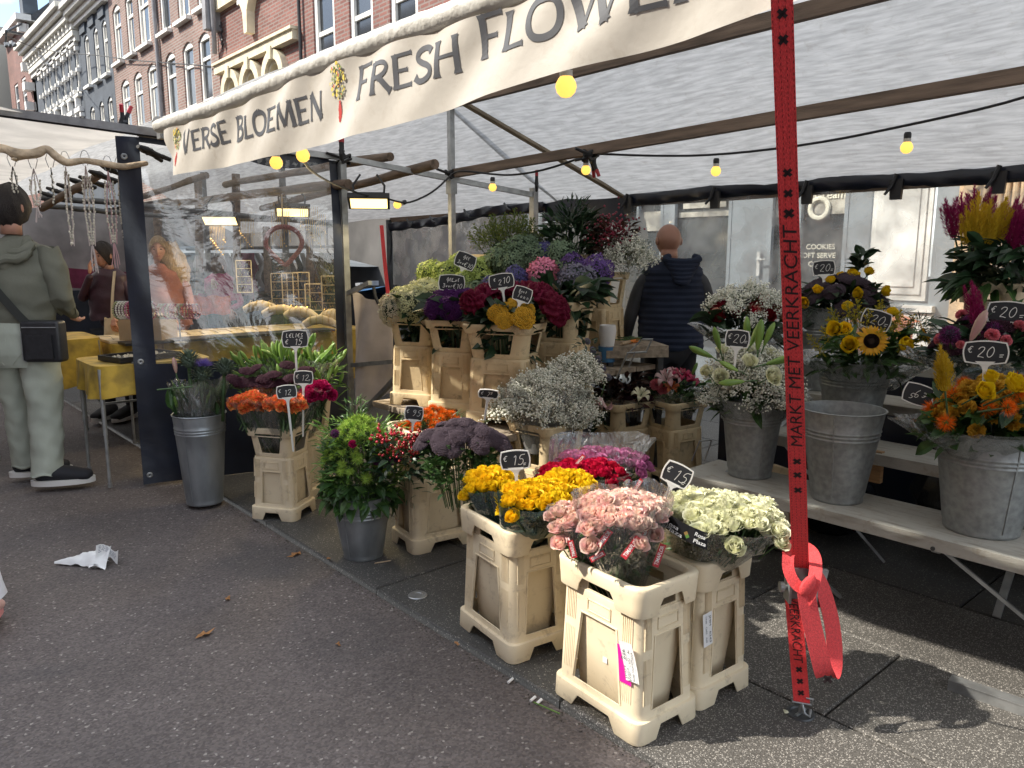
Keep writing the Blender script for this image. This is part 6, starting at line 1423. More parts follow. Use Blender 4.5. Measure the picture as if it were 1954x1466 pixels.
# buckets
BK_t = bucket('tall slim zinc bucket standing by the clear side panel', (1.58, 4.68), 0, .152, .107, .56, M_zinc, ribs=(.79, .82, .85))
BK_a = bucket('bright zinc pail with ring handles overflowing with green asters', (1.875, 3.285), 0, .150, .098, .33, M_zinc, ribs=(.68, .73, .78), handles=True)
BK_w = bucket('dull zinc bucket on the lowest step with the white lily bouquet', (3.09, 1.865), .50, .138, .096, .36)
BK_e = bucket('empty dull zinc bucket in the middle of the lowest step', (3.05, 1.43), .50, .162, .100, .385)
BK_r = bucket('big zinc bucket at the right end of the lowest step with the orange bouquet', (3.10, .905), .50, .178, .125, .38)
BK_s = bucket('zinc bucket on the second step under the sunflower bouquet', (3.50, 1.60), .655, .165, .100, .37)
BK_b = bucket('tall zinc bucket on the third step under the purple and yellow bouquet', (3.87, 1.97), .80, .125, .09, .42)
BK_u = bucket('zinc bucket in the shade on the ground below the steps', (2.98, 1.98), 0, .15, .10, .33)
BK_v = bucket('zinc bucket on the second step behind the orange bouquet', (3.58, 1.02), .655, .15, .10, .37)
BK_c = bucket('zinc bucket behind the white lily bouquet', (3.50, 2.18), .655, .14, .10, .36)
b = MB(); p = at(1582, 797, 3.05); b.add([tuple(p+_R*x+Vector((0, 0, z))) for x, z in ((-.025, -.012), (.022, -.012), (.022, .008), (-.025, .008))], [(0, 1, 2, 3)]); b.build('sticker', M_paper, BK_e, smooth=False).matrix_world = Matrix()
# ================================================================= bunches of flowers
def bunch(name, label, p, group=None, cat='flowers', rz=-YAW): return thing(name, label, cat, tuple(p), rz, group)
def RNG(s): return random.Random(s)
# yellow roses ------------------------------------------------------
q = RNG(11)
def rose_bunch(label, p, key, nx, ny, a, b, h, seed, slv=M_film, zb=-.20, cc=None, leafm=M_leaf, sc=.88, slz=.035, rz=-YAW, lean=(0, 0), grp='bunches of roses in sleeves', side=True):
    q = RNG(seed); t = bunch('rose_bunch', label, p, grp, 'roses', rz); put(t, 'rose', ROSE[key], rectdome(nx, ny, a, b, h, q), q, sc, .12)
    if side:   # the outermost heads look outwards
        n = int((a+b)*2/.075)
        PN = []
        for k in range(n):
            an = 2*math.pi*k/n+q.gauss(0, .08); c, s = math.cos(an), math.sin(an); kk = (abs(c)**3.5+abs(s)**3.5)**(-1/3.5); PN.append((Vector((a*1.06*c*kk, b*1.06*s*kk, -.012+q.gauss(0, .008))), Vector((c*.75, s*.75, .8))))
        put(t, 'rose', ROSE[key], PN, q, sc, .1)
    cl = (Matrix.Rotation(-rz, 4, 'Z') @ (Vector((cc[0], cc[1], 0))-Vector((p[0], p[1], 0)))) if cc else Vector((0, 0, 0))
    Lm = []
    for M in leaves(q, int(1000*(a+b)), a*.85, b*.85, zb*.8, -.015, .045, LF_m, upk=.6, inner=.1):
        k = min(1, -M.translation.z/.20); M.translation.x *= 1-k*.55; M.translation.y *= 1-k*.55; M.translation += cl*k*.95; Lm.append(M)
    foliage(t, Lm, LF_m, leafm)
    o = stems(t, q, nx*ny, a*.4, b*.4, a*.85, b*.85, 0, 1); me = o.data
    for v in me.vertices: f = v.co.z; v.co = Vector((v.co.x, v.co.y, 0))+cl*(1-f)*1.0+Vector((0, 0, lerp(-.30, -.01, f)))
    if slv:
        o = sleeve(t, a*.62, b*.62, 0, a*1.16+.014, b*1.16+.014, 1, slv, seed)
        for v in o.data.vertices: f = v.co.z; v.co = Vector((v.co.x, v.co.y, 0))+cl*(1-f)*.75+Vector((0, 0, lerp(zb, slz, f)))
    return t
def rc(o): return o
ty = rose_bunch('left bunch of bright yellow roses in a dark teal sleeve', at(935, 935, 3.0), 'y', 4, 6, .085, .115, .05, 21, M_bluefilm, cc=(1.905, 2.165))
ty2 = rose_bunch('front bunch of bright yellow roses above the handle of their crate', at(1022, 965, 2.72), 'y', 6, 6, .105, .13, .055, 22, M_bluefilm, cc=(1.905, 2.165))
ty3 = rose_bunch('right bunch of bright yellow roses against the pink ones', at(1082, 940, 2.86), 'y', 4, 6, .085, .11, .05, 23, M_film, cc=(1.905, 2.165))
tp1 = rose_bunch('left small bunch of blush pink roses leaning over the crate rim', at(1090, 1008, 2.46), 'p', 4, 4, .062, .085, .045, 31, M_film, cc=(1.865, 1.6), zb=-.16, sc=.84, slz=.055)
tp2 = rose_bunch('middle bunch of blush pink roses in a printed clear sleeve', at(1168, 1002, 2.36), 'p', 6, 7, .098, .13, .065, 32, M_film, cc=(1.865, 1.555), zb=-.22, sc=.84, slz=.085)
tp3 = rose_bunch('right bunch of blush pink roses upright in a clear sleeve', at(1234, 992, 2.42), 'p', 3, 6, .052, .10, .05, 33, M_film, cc=(1.865, 1.555), zb=-.24, sc=.82, slz=.10)
tw = rose_bunch('left bunch of cream white roses behind its black printed sleeve', at(1325, 985, 2.55), 'w', 5, 6, .080, .11, .05, 41, M_film, cc=(2.165, 1.545), sc=.84)
tw2 = rose_bunch('right big bunch of cream white roses spilling over the crate', at(1392, 1003, 2.45), 'w', 8, 8, .140, .155, .065, 42, M_film, cc=(2.165, 1.545), sc=.84)
tr = rose_bunch('bunch of crimson roses behind the yellow ones', at(1110, 915, 3.05), 'r', 7, 4, .155, .085, .05, 51, M_film, cc=(2.225, 2.235), sc=.84)
tl = rose_bunch('bunch of orchid pink roses at the back of the rose crates', at(1150, 892, 3.22), 'l', 8, 4, .175, .09, .05, 52, M_film, cc=(2.225, 2.235), sc=.84, slz=.13)
# printed red labels on the blush sleeves
def red_label(t, p, ang, w_=.062, h_=.017, txt='TIMAFLOR'):
    w_ *= 1.25; h_ *= 1.2
    Mi = (Matrix.Translation(t.location) @ Matrix.Rotation(-YAW, 4, 'Z')).inverted(); n = view(p); ex = Vector((0, 0, 1)).cross(n).normalized(); ey = n.cross(ex)
    M = Mi @ smat(p, ex, ey, n) @ Matrix.Rotation(ang, 4, 'Z'); b = MB(); b.add([M @ Vector(v) for v in ((-w_/2, -h_/2, 0), (w_/2, -h_/2, 0), (w_/2, h_/2, 0), (-w_/2, h_/2, 0))], [(0, 1, 2, 3)]); o = b.build('red_label', mat('label_red', (.45, .02, .03), .5), t, smooth=False)
    b = MB(); text(b, txt, M @ Matrix.Translation((-w_*.42, -h_*.30, .001)), width=w_*.84, height=h_*.6); b.build('print', M_white, o, smooth=False)
red_label(tp2, at(1204, 1045, 2.21), rad(55)); red_label(tp2, at(1153, 1028, 2.22), rad(55), .05); red_label(tp3, at(1233, 1010, 2.30), rad(78), .06, .015); red_label(tp1, at(1092, 1048, 2.33), rad(105), .045, .015); red_label(tp3, at(1258, 1060, 2.30), rad(72), .06); red_label(tp2, at(1140, 1062, 2.24), rad(30), .04, .014); red_label(tl, at(1215, 930, 2.98), rad(60), .06, .014); red_label(tl, at(1105, 880, 3.02), rad(50), .05, .014)
# black printed band of the white roses
def blackband(t, pts, w_, seed=0):
    Mi = (Matrix.Translation(t.location) @ Matrix.Rotation(-YAW, 4, 'Z')).inverted(); P = [Vector(p) for p in pts]; k = len(P); V = []
    for p in P: V += [Mi @ (p+Vector((0, 0, w_/2))), Mi @ (p-Vector((0, 0, w_/2)))]
    b = MB(); b.add(V, [(2*i, 2*i+1, 2*i+3, 2*i+2) for i in range(k-1)]); o = b.build('printed_band', M_black, t); return o, Mi
pts = [at(1262, 985, 2.42), at(1278, 998, 2.36), at(1300, 1012, 2.31), at(1325, 1024, 2.28), at(1350, 1034, 2.28)]
o, Mi = blackband(tw, pts, .055)
def word(par, Mi, s, p0, p1, h_, m=M_white, dz=0):
    ex = (p1-p0).normalized(); n = view(p0); ey = n.cross(ex).normalized(); ey = ey if ey.z > 0 else -ey; b = MB(); text(b, s, Mi @ smat(p0+n*.004+Vector((0, 0, dz)), ex, ey, n), width=(p1-p0).length, height=h_); b.build('print', m, par, smooth=False)
word(o, Mi, 'Rosa', at(1268, 998, 2.375), at(1293, 1013, 2.315), .013); word(o, Mi, 'Plaza', at(1268, 1008, 2.375), at(1300, 1027, 2.30), .013); word(o, Mi, 'Rosa', at(1325, 1022, 2.28), at(1345, 1031, 2.275), .012); word(o, Mi, 'Plaza', at(1322, 1035, 2.275), at(1346, 1044, 2.27), .012)
b = MB(); n = view(at(1306, 1022, 2.28)); c = at(1307, 1022, 2.28)
for i, m_ in enumerate((M_leaf, M_bleaf)): b.add([Mi @ (c+_R*x+Vector((0, 0, z))) for x, z in (((0, 0), (.010, .004), (.006, .014), (-.004, .010)) if i == 0 else ((0, 0), (.004, -.010), (.014, -.006), (.010, .004)))], [(0, 1, 2, 3)], i)
b.build('leaf_logo', [mat('logo_orange', (.6, .35, .1), .5), mat('logo_green', (.2, .45, .08), .5)], o, smooth=False)
o2, Mi2 = blackband(tw, [at(1253, 960, 2.66), at(1262, 940, 2.66), at(1275, 925, 2.66)], .10)
# ---- artichokes and lily greens in the tall bucket
q = RNG(61); t = bunch('artichoke_bouquet', 'artichokes, a violet thistle and a pink bud above leafy greens in clear wraps', (1.58, 4.68, .56))
for (x, y, m_, s) in ((360, 690, ART, 2.2), (428, 704, ART, 2.0), (384, 716, ART, 2.1), (388, 700, THI, 1.7)):
    p = at(x, y, 4.5); Mi = (Matrix.Translation(t.location) @ Matrix.Rotation(-YAW, 4, 'Z')).inverted(); lp = Mi @ p; link('artichoke' if m_ is ART else 'thistle', m_, t, mat4=frame(lp, (lp.x*.5, lp.y*.3, 1), s=s))
lp = Mi @ at(336, 712, 4.45); link('lily_bud', LBUDP, t, mat4=frame(lp, (-.1, 0, 1), s=.85)); b = MB(); b.tube([lp, lp+Vector((.03, 0, -.15))], .003, 5); b.tube([Mi @ at(300, 744, 4.4), Mi @ at(368, 738, 4.4)], .005, 6); b.build('stems', M_green, t)
foliage(t, [dirM((q.uniform(-.13, .13), q.uniform(-.1, .1), q.uniform(-.02, .09)), (q.gauss(0, .25), q.gauss(0, .25), 1), q.uniform(.09, .15), q.uniform(0, 6)) for _ in range(80)], LF_m, M_leaf)
put(t, 'lily_bud', [LBUD], [(Vector((q.uniform(-.11, .11), q.uniform(-.09, .05), q.uniform(.04, .12))), Vector((q.gauss(0, .2), q.gauss(0, .2), 1))) for _ in range(14)], q, .75)
sleeve(t, .085, .08, -.1, .10, .10, .19, M_film, 62, tilt=(-.06, 0)); sleeve(t, .085, .08, -.1, .12, .10, .20, M_film, 63, tilt=(.07, -.02))
# ---- lilies in the back stand
q = RNG(71); c = at(555, 735, 4.62); t = bunch('lily_bunch', 'thick bunches of closed pale green lilies above the carnations', c)
PN = []
for k in range(120):
    x = q.uniform(-.30, .30); y = q.uniform(-.12, .12); z = .10+.08*(1-(x/.32)**2)+q.uniform(-.13, .05); PN.append((Vector((x, y, z)), Vector((x*1.6+q.gauss(0, .45), y*1.5+q.gauss(0, .4), .8+q.gauss(0, .2)))))
put(t, 'lily_bud', [LBUD], PN, q, .95, .2)
foliage(t, leaves(q, 240, .28, .13, -.12, .14, .12, LF_n, upk=.9), LF_n, M_bleaf)
sleeve(t, .12, .09, -.32, .17, .13, .13, M_film, 72, tilt=(-.13, 0)); sleeve(t, .12, .09, -.32, .17, .13, .16, M_film, 73, tilt=(.13, 0))
# ---- carnations in the small stand
def carnbunch(label, px, py, d, key, n, a, b_, h, seed, z0=-.34, sc=1.0, m_=M_film, lean=(0, 0)):
    P_ = at(px, py, d); cl = Matrix.Rotation(YAW, 4, 'Z') @ Vector((pS.x-P_.x, pS.y-P_.y, 0)); cl *= .85
    q = RNG(seed); t = bunch('carnation_bunch', label, at(px, py, d), 'bunches of carnations in clear sleeves'); put(t, 'carnation', CAR[key], dome(n, a, b_, h, q), q, sc)
    stems(t, q, 26, a*.35, b_*.35, a*.9, b_*.9, z0, -.01, .0022, M_green, shift=cl); foliage(t, [dirM((q.uniform(-a, a)*.6, q.uniform(-b_, b_)*.6, -.03-.12*q.random()), (q.gauss(0, .3), q.gauss(0, .3), 1), q.uniform(.04, .09), q.uniform(0, 6)) for _ in range(60)], LF_t, M_dleaf)
    o = sleeve(t, a*.42, b_*.42, z0, a*1.25, b_*1.25, .045, m_, seed, tilt=lean)
    for v in o.data.vertices: v.co += cl*max(0, min(1, (.045-v.co.z)/(.045-z0)))**.8
    return t
carnbunch('left bunch of flame orange carnations leaning out of the stand', 475, 775, 4.25, 'o', 20, .092, .075, .04, 81, sc=1.1); carnbunch('middle bunch of flame orange carnations behind a price sign', 546, 775, 4.15, 'o', 20, .092, .075, .04, 82, sc=1.1)
carnbunch('bunch of magenta carnations at the right of the stand', 605, 755, 4.3, 'm', 16, .075, .07, .05, 83)
for ch in ((622, 722, 1.1),): pass
q = RNG(84); t = bunch('dark_flower_bunch', 'nearly black purple flower bunch between lilies and carnations', at(520, 725, 4.4)); put(t, 'dark_flower_head', SED, [(Vector((-.19+.055*i+q.gauss(0, .01), q.uniform(-.08, .06), .03+.02*(i % 3)+q.gauss(0, .01))), Vector((q.gauss(0, .2), -.3, 1))) for i in range(8)]+[(Vector((-.16+.055*i, -.05, -.01)), Vector((0, -.5, 1))) for i in range(6)], q, 1.0); stems(t, q, 30, .06, .05, .16, .06, -.3, 0); sleeve(t, .10, .06, -.3, .17, .09, -.03, M_film, 85)
# ---- asters in the pail
q = RNG(91); t = bunch('aster_bouquet', 'loose mass of green asters with white, pink and violet blooms', (1.875, 3.285, .33))
foliage(t, leaves(q, 420, .19, .16, .0, .30, .05, LF_m, upk=.7, inner=.1), LF_m, M_leaf); foliage(t, leaves(q, 900, .21, .17, .02, .36, .05, LF_n, upk=.8, inner=.1), LF_n, M_bleaf, 'fine_foliage')
foliage(t, leaves(q, 110, .16, .15, -.06, .08, .085, LF_b, upk=-.2, inner=.6), LF_b, M_leaf, 'large_leaves')
put(t, 'aster', AST, [(p+Vector((0, 0, .13)), n) for p, n in dome(80, .20, .17, .25, q)], q, 1.1, .2)
for (m_, nme, PNs, s) in ((CAR['m'], 'aster_bloom', [(-.0, -.17, .29)], .5), (POM, 'aster_bloom', [(-.09, -.13, .33), (.16, -.12, .18), (.20, -.10, .20), (.11, -.15, .2)], .9)):
    for x, y, z in PNs: link(nme, m_[0], t, mat4=frame((x, y, z), (x, y-.1, .2), s=s))
stems(t, q, 40, .07, .07, .15, .14, -.1, .25, .002); foliage(t, leaves(q, 150, .10, .10, .0, .32, .05, LF_n, upk=.5), LF_n, M_leaf, 'right_foliage').location = (.20, .02, -.05)
for i, (x, z) in enumerate(((410, 0),)): pass
foliage(t, leaves(q, 130, .05, .05, .30, .47, .04, LF_n, upk=.9, inner=.0), LF_n, M_leaf, 'tall_sprig').location = (-.03, .05, .0)
t = bunch('berry_bunch', 'cluster of shiny red hypericum berries between asters and safflowers', at(765, 845, 3.55)); q = RNG(95); put(t, 'berry_cluster', BER, [(Vector((x, -.02, z)), Vector((x*2, -.7, .7))) for x, z in ((-.09, .03), (-.05, .0), (-.01, .04), (.03, .02), (.08, .03), (-.06, -.05), (.0, -.05), (.06, -.06), (.09, -.02), (.02, -.02))], q, 1.0); foliage(t, leaves(q, 130, .13, .07, -.16, .02, .05, LF_b, upk=.3), LF_b, M_dleaf)
# ---- safflowers
q = RNG(101); t = bunch('safflower_bunch', 'bright orange safflowers packed in the tall cream stand', (pT.x, pT.y, pT.z-.02), rz=rT); PN = [(p+Vector((0, 0, .0)), n) for p, n in dome(46, .125, .17, .085, q)]; put(t, 'safflower', SAF, PN, q, 1.05, .15); foliage(t, leaves(q, 260, .125, .17, -.12, .06, .045, LF_n, upk=.8), LF_n, M_leaf); foliage(t, leaves(q, 120, .11, .14, -.24, .0, .06, LF_m), LF_m, M_dleaf, 'lower_leaves')
# ---- dusky trachelium
q = RNG(111); t = bunch('trachelium_bunch', 'broad dusky purple flower mass behind the yellow roses', at(880, 850, 3.42)); put(t, 'trachelium_head', TRA, [(p, n) for p, n in dome(50, .20, .12, .09, q)], q, .66, .25); foliage(t, leaves(q, 700, .17, .12, -.20, .03, .034, LF_b, upk=.5), LF_b, M_leaf); stems(t, q, 40, .08, .07, .16, .12, -.3, 0)
# ---- gypsophila in a speckled sleeve
q = RNG(121); t = bunch('gypsophila_bunch', 'big cloud of white baby\'s breath in a white speckled sleeve', (pG.x-.02, pG.y, pG.z-.02)); put(t, 'gypsophila_spray', GYP, [(p+Vector((0, 0, .07)), n) for p, n in dome(52, .21, .16, .15, q)], q, 1.0, .2); put(t, 'gypsophila_spray', GYP, [(Vector((q.uniform(-.20, .2), q.uniform(-.12, .0), q.uniform(0, .12))), Vector((q.gauss(0, .3), -.5, 1))) for _ in range(26)], q, .9); put(t, 'gypsophila_spray', GYP, [(p+Vector((.16, .06, .21)), n) for p, n in dome(12, .10, .10, .08, q)], q, 1.0, .2)
stems(t, q, 110, .06, .05, .18, .14, -.22, .18, .0012); foliage(t, leaves(q, 300, .17, .13, -.05, .18, .05, LF_t, upk=1.0, inner=0), LF_t, M_leaf)
mS = film('speckled_sleeve', gloss=.08, dif=.42, bscale=40, bump=.3, dcol=(.7, .7, .68)); sleeve(t, .11, .10, -.14, .20, .14, .13, mS, 122, z1f=lambda a: .10+.10*math.sin(a+3.4)); sleeve(t, .10, .10, -.14, .24, .17, .20, M_film, 123)
# ---- row one
def crate_leaves(top, rz, q, m=M_dleaf, t=None, n=160, zlo=-.22, lf=LF_b, s=.09): foliage(t, leaves(q, n, .125, .125, zlo, .03, s, lf, upk=.1), lf, m, 'leaves_in_collar')
def hyd_bunch(label, top, heads, seed, leafn=50, d=None, name='hydrangea_bunch', lf=.13):
    """heads: (px,py,d,key,scale)"""
    q = RNG(seed); t = bunch(name, label, top); Mi = (Matrix.Translation(t.location) @ Matrix.Rotation(-YAW, 4, 'Z')).inverted()
    for (x, y, dd, key, s) in heads:
        p = Mi @ at(x, y, dd); mm = HY.get(key) or SPEC[key]; link(SPN.get(key, 'hydrangea_head'), q.choice(mm), t, mat4=frame(p, (p.x*1.2, p.y*1.2-.06, max(.12, p.z)+.05), s=s*(.98 if key == 'yar' else 1.28), spin=q.uniform(0, 6)))
    foliage(t, leaves(q, leafn, .15, .14, -.03, .10, lf, LF_b, upk=.3, inner=.5), LF_b, M_dleaf); foliage(t, leaves(q, 60, .12, .12, -.20, .0, .09, LF_b, upk=-.1), LF_b, M_dleaf, 'leaves_in_collar'); stems(t, q, 24, .08, .08, .1, .1, -.22, .02, .004)
    return t
SPEC = dict(sta=STA, yar=YAR, cox=COX); SPN = dict(sta='statice_head', yar='yarrow_head', cox='cockscomb_head')
hyd_bunch('sand and pale green mophead hydrangeas hanging over the leftmost shelf stand', R1[1], [(752, 590, 4.75, 'antb', 1.15), (794, 582, 4.68, 'antb', 1.3), (838, 572, 4.75, 'antb', 1.15), (812, 562, 4.85, 'antb', 1.2), (770, 572, 4.95, 'antb', 1.0)], 131)
HYb = HY['antb']; 
hyd_bunch('purple statice bunch on the middle shelf stand', R2[1], [(832, 588, 4.4, 'sta', 1.0), (852, 575, 4.5, 'sta', 1.1), (872, 592, 4.35, 'sta', .9), (885, 572, 4.5, 'sta', 1.1), (862, 590, 4.35, 'sta', 1.0), (905, 580, 4.45, 'sta', .9), (840, 572, 4.6, 'sta', .95)], 132, 90, name='statice_bunch')
hyd_bunch('gold yarrow ringed by dark red cockscombs on the right shelf stand', R3[1], [(950, 598, 4.05, 'yar', 1.0), (972, 590, 4.1, 'yar', .95), (998, 608, 3.98, 'yar', 1.15), (962, 612, 3.98, 'yar', .9), (1005, 588, 4.1, 'yar', .9), (985, 580, 4.2, 'yar', .9), (905, 578, 4.15, 'cox', 1.0), (928, 570, 4.3, 'cox', 1.1), (975, 565, 4.35, 'cox', 1.1), (1030, 572, 4.25, 'cox', 1.2), (1055, 592, 4.15, 'cox', 1.15), (1040, 585, 4.2, 'cox', 1.1), (1008, 565, 4.35, 'cox', 1.1)], 133, 110, name='yarrow_bunch', lf=.10)
t = bpy.data.objects[-1] if False else None
hyd_bunch('lime green mophead hydrangeas behind the price signs', R4[1], [(822, 522, 5.2, 'lime', 1.15), (858, 526, 5.1, 'lime', 1.3), (905, 524, 5.05, 'lime', 1.3), (880, 510, 5.2, 'lime', 1.2), (925, 545, 4.95, 'lime', 1.05), (845, 545, 5.0, 'lime', 1.0), (885, 545, 4.95, 'lime', 1.1), (922, 512, 5.2, 'lime', 1.0)], 134, 70)
hyd_bunch('small violet and sage hydrangeas tucked between the shelf rows', R4b[1], [(935, 552, 4.7, 'blue', .9), (905, 560, 4.7, 'sage', .9), (968, 545, 4.75, 'mix', .9), (985, 530, 4.8, 'blue', .9), (892, 572, 4.6, 'sage', .85)], 135, 60)
hyd_bunch('one pink hydrangea among dusky and violet ones on the wide stand', R5[1], [(1034, 522, 4.85, 'pink', 1.35), (1102, 538, 4.75, 'mix', 1.45), (1142, 518, 4.85, 'pur', 1.2), (1092, 508, 5.0, 'pur', 1.05), (1078, 520, 5.0, 'sage', 1.0)], 136, 90, lf=.16)
hyd_bunch('sage green hydrangeas above the pink one', R9[1], [(955, 495, 5.15, 'sage', 1.25), (992, 482, 5.2, 'sage', 1.4), (975, 500, 5.1, 'sage', 1.2), (1015, 492, 5.15, 'sage', 1.2), (1040, 488, 5.2, 'blue', 1.1), (1072, 490, 5.15, 'sage', 1.4), (1010, 470, 5.35, 'sage', 1.2)], 137, 60)
# ---- back row greenery
q = RNG(141); t = bunch('goldenrod_bunch', 'yellow green goldenrod bush at the top left of the display', at(976, 478, 5.45)); put(t, 'solidago_spray', SOL_, [(p+Vector((0, 0, -.02)), n) for p, n in dome(60, .20, .13, .13, q)], q, 1.0, .2); foliage(t, leaves(q, 420, .15, .11, -.10, .08, .05, LF_t, upk=1.1), LF_t, M_dleaf)
t = bunch('dark_greenery', 'glossy dark green leaves crowning the display', at(1092, 470, 5.3)); foliage(t, leaves(q, 340, .24, .13, -.09, .20, .085, LF_m, upk=.9, inner=0, top=1), LF_m, M_dleaf); foliage(t, leaves(q, 150, .10, .08, .12, .30, .07, LF_n, upk=1.2, inner=0), LF_n, M_dleaf, 'tall_sprays'); stems(t, q, 30, .08, .08, .15, .1, -.2, .2)
t = bunch('berry_foliage', 'dark red berry sprays with brown leaves right of the dark greenery', at(1168, 465, 5.2)); M_rleaf = mat('russet_leaf', (.07, .035, .025), .45, island=.4, trans=.15); foliage(t, leaves(q, 260, .15, .11, -.08, .14, .06, LF_m, upk=.6, inner=.1), LF_m, M_rleaf); Ms = [Matrix.Translation((q.gauss(0, .07), q.gauss(-.03, .05), .07+q.gauss(0, .07))) @ Matrix.Scale(.0075, 4) for _ in range(240)]; b = MB(); b.scat(BALLS, Ms); b.build('berries', mat('dark_berry', (.20, .012, .03), .4, island=.4), t, kind='stuff')
t = bunch('waxflower_bunch', 'airy grey green wax flowers with tiny white dots beside the bald man', at(1200, 515, 5.15)); foliage(t, leaves(q, 520, .13, .10, -.04, .19, .028, LF_n, upk=1.0, inner=0), LF_n, M_gleaf); put(t, 'gypsophila_spray', GYP[:2], [(p+Vector((0, 0, .03)), n) for p, n in dome(12, .12, .09, .12, q)], q, 1.0)
# ---- lily stands near the man
q = RNG(151); t = bunch('lily_bouquet', 'dark leafy bouquet with a drooping pink lily and ivy over the stand', L1[1]); foliage(t, leaves(q, 260, .16, .14, -.05, .17, .08, LF_m, upk=.6, inner=.1), LF_m, M_rleaf); foliage(t, leaves(q, 90, .06, .06, -.22, .05, .05, LF_b, upk=-.4), LF_b, M_dleaf, 'trailing_ivy').location = (-.14, -.05, 0)
Mi = (Matrix.Translation(t.location) @ Matrix.Rotation(-YAW, 4, 'Z')).inverted(); link('lily_flower', LILY, t, mat4=frame(Mi @ at(1147, 758, 4.6), (-.3, -.3, -1), s=1.1)); link('lily_bud', LBUDP, t, mat4=frame(Mi @ at(1150, 728, 4.7), (-1, -.1, .2), s=.8)); link('lily_flower', lily_open('lily_flower', mat('lily_cream', (.62, .60, .42), .45)), t, mat4=frame(Mi @ at(1222, 758, 4.8), (.1, -.6, 1), s=.8)); put(t, 'dark_flower_head', SED, [(Vector((x, -.05, z)), Vector((x, -.3, 1))) for x, z in ((0, .10), (.07, .08), (.12, .04), (-.06, .12), (.16, .02), (.04, .02))], q, .9); sleeve(t, .12, .12, -.1, .17, .16, .02, M_film, 153)
t = bunch('delphinium_spray', 'leaning grey blue flower spike behind the baby\'s breath', at(1120, 700, 4.2)); put(t, 'bloom', HY['mix'], [(Vector((-.0+.03*i, 0, .14-.05*i)), Vector((1, -.3, .4))) for i in range(5)], q, .32); foliage(t, leaves(q, 90, .06, .05, -.1, .15, .04, LF_m), LF_m, M_gleaf)
t = bunch('lily_bouquet', 'pink, red and orange lilies in the stained stand', L2[1]); foliage(t, leaves(q, 150, .15, .13, -.05, .10, .08, LF_m, upk=.7, inner=.1), LF_m, M_leaf); Mi = (Matrix.Translation(t.location) @ Matrix.Rotation(-YAW, 4, 'Z')).inverted()
for (x, y, m_, d_, s) in ((1272, 728, LILY, (-.2, -.6, 1), 1.0), (1285, 722, LILY, (.5, -.5, 1), .9), (1252, 735, CAR['p'][0], (-.3, -.6, .8), 1.6), (1265, 745, CAR['p'][0], (-.1, -.6, .8), 1.5), (1300, 722, LILYD, (.1, -.3, 1), .9), (1312, 728, LILYD, (.6, -.3, 1), .9), (1280, 742, LILYO, (0, -.6, .8), .7), (1320, 716, LBUD, (.4, 0, 1), .9)): link('lily_flower' if 'lily_fl' in m_.name else m_.name.split('.')[0], m_, t, mat4=frame(Mi @ at(x, y, 5.0), d_, s=s))
sleeve(t, .10, .10, -.12, .22, .2, .06, M_film, 154, wav=.12)
# ================================================================= bouquets in the zinc buckets
def bouquet(label, p, a, b_, h, seed, specs, leafm=M_leaf, leafn=220, lf=LF_m, ls=.09, slv=.30, big=0, skirt=.02):
    q = RNG(seed); t = bunch('bouquet', label, p, 'bouquets in zinc buckets', 'bouquet')
    for (nm, meshes, n, s, zo, rmin) in specs: put(t, nm, meshes, [(pp_+Vector((0, 0, zo)), nn) for pp_, nn in sorted(dome(n, a, b_, h, q, rmin=rmin), key=lambda k: q.random())], q, s, .15)
    foliage(t, leaves(q, leafn, a, b_, -.06, h*.8, ls, lf, upk=.5, inner=.2, top=1), lf, leafm)
    if slv: sleeve(t, a*.55, b_*.55, -.12, a*1.35, b_*1.3, skirt, M_film, seed, wav=.13, flare=.5)
    return t
def place_px(t, items, q):
    Mi = (Matrix.Translation(t.location) @ Matrix.Rotation(t.rotation_euler.z, 4, 'Z')).inverted()
    for (nm, me, x, y, d, dr, s) in items: link(nm, me, t, mat4=frame(Mi @ at(x, y, d), dr, s=s, spin=q.uniform(0, 6)))
q = RNG(201)
t = bouquet('white roses, baby\'s breath and long green lily buds in the left zinc bucket', (3.09, 1.865, .86), .17, .15, .12, 202, [('gypsophila_spray', GYP, 34, .85, .06, 0), ('gypsophila_spray', GYP, 14, .8, .0, .9)], M_leaf, 150)
w_ = ROSE['w']; place_px(t, [('rose', w_[2], 1468, 722, 3.18, (.4, -.9, .5), 1.10), ('rose', w_[1], 1376, 722, 3.2, (-.3, -.9, .6), 0.88), ('rose', w_[0], 1350, 712, 3.3, (-.6, -.7, .6), 0.79), ('rose', w_[1], 1428, 695, 3.25, (.1, -.7, .8), 0.88), ('rose', w_[2], 1425, 672, 3.4, (.1, -.4, 1), 0.79), ('rose', w_[2], 1468, 682, 3.4, (.4, -.4, 1), 0.97), ('rose', w_[0], 1380, 672, 3.4, (-.2, -.4, 1), 0.79),
 ('lily_bud', LBUD, 1360, 682, 3.25, (-1, -.1, .45), 1.15), ('lily_bud', LBUD, 1374, 668, 3.3, (-.3, 0, 1), 1.05), ('lily_bud', LBUD, 1445, 668, 3.3, (.05, -.1, 1), 1.35), ('lily_bud', LBUD, 1425, 655, 3.4, (-.05, 0, 1), 1.2), ('lily_bud', LBUD, 1432, 660, 3.35, (.4, 0, 1), 1.2), ('lily_bud', LBUD, 1458, 660, 3.35, (.4, 0, 1), 1.1), ('lily_bud', LBUD, 1462, 695, 3.15, (1, -.1, .3), 1.2), ('lily_bud', LBUD, 1420, 728, 3.12, (-1, -.1, -.05), 1.1), ('lily_bud', LBUD, 1408, 708, 3.12, (-1, -.1, .5), .9)], q)
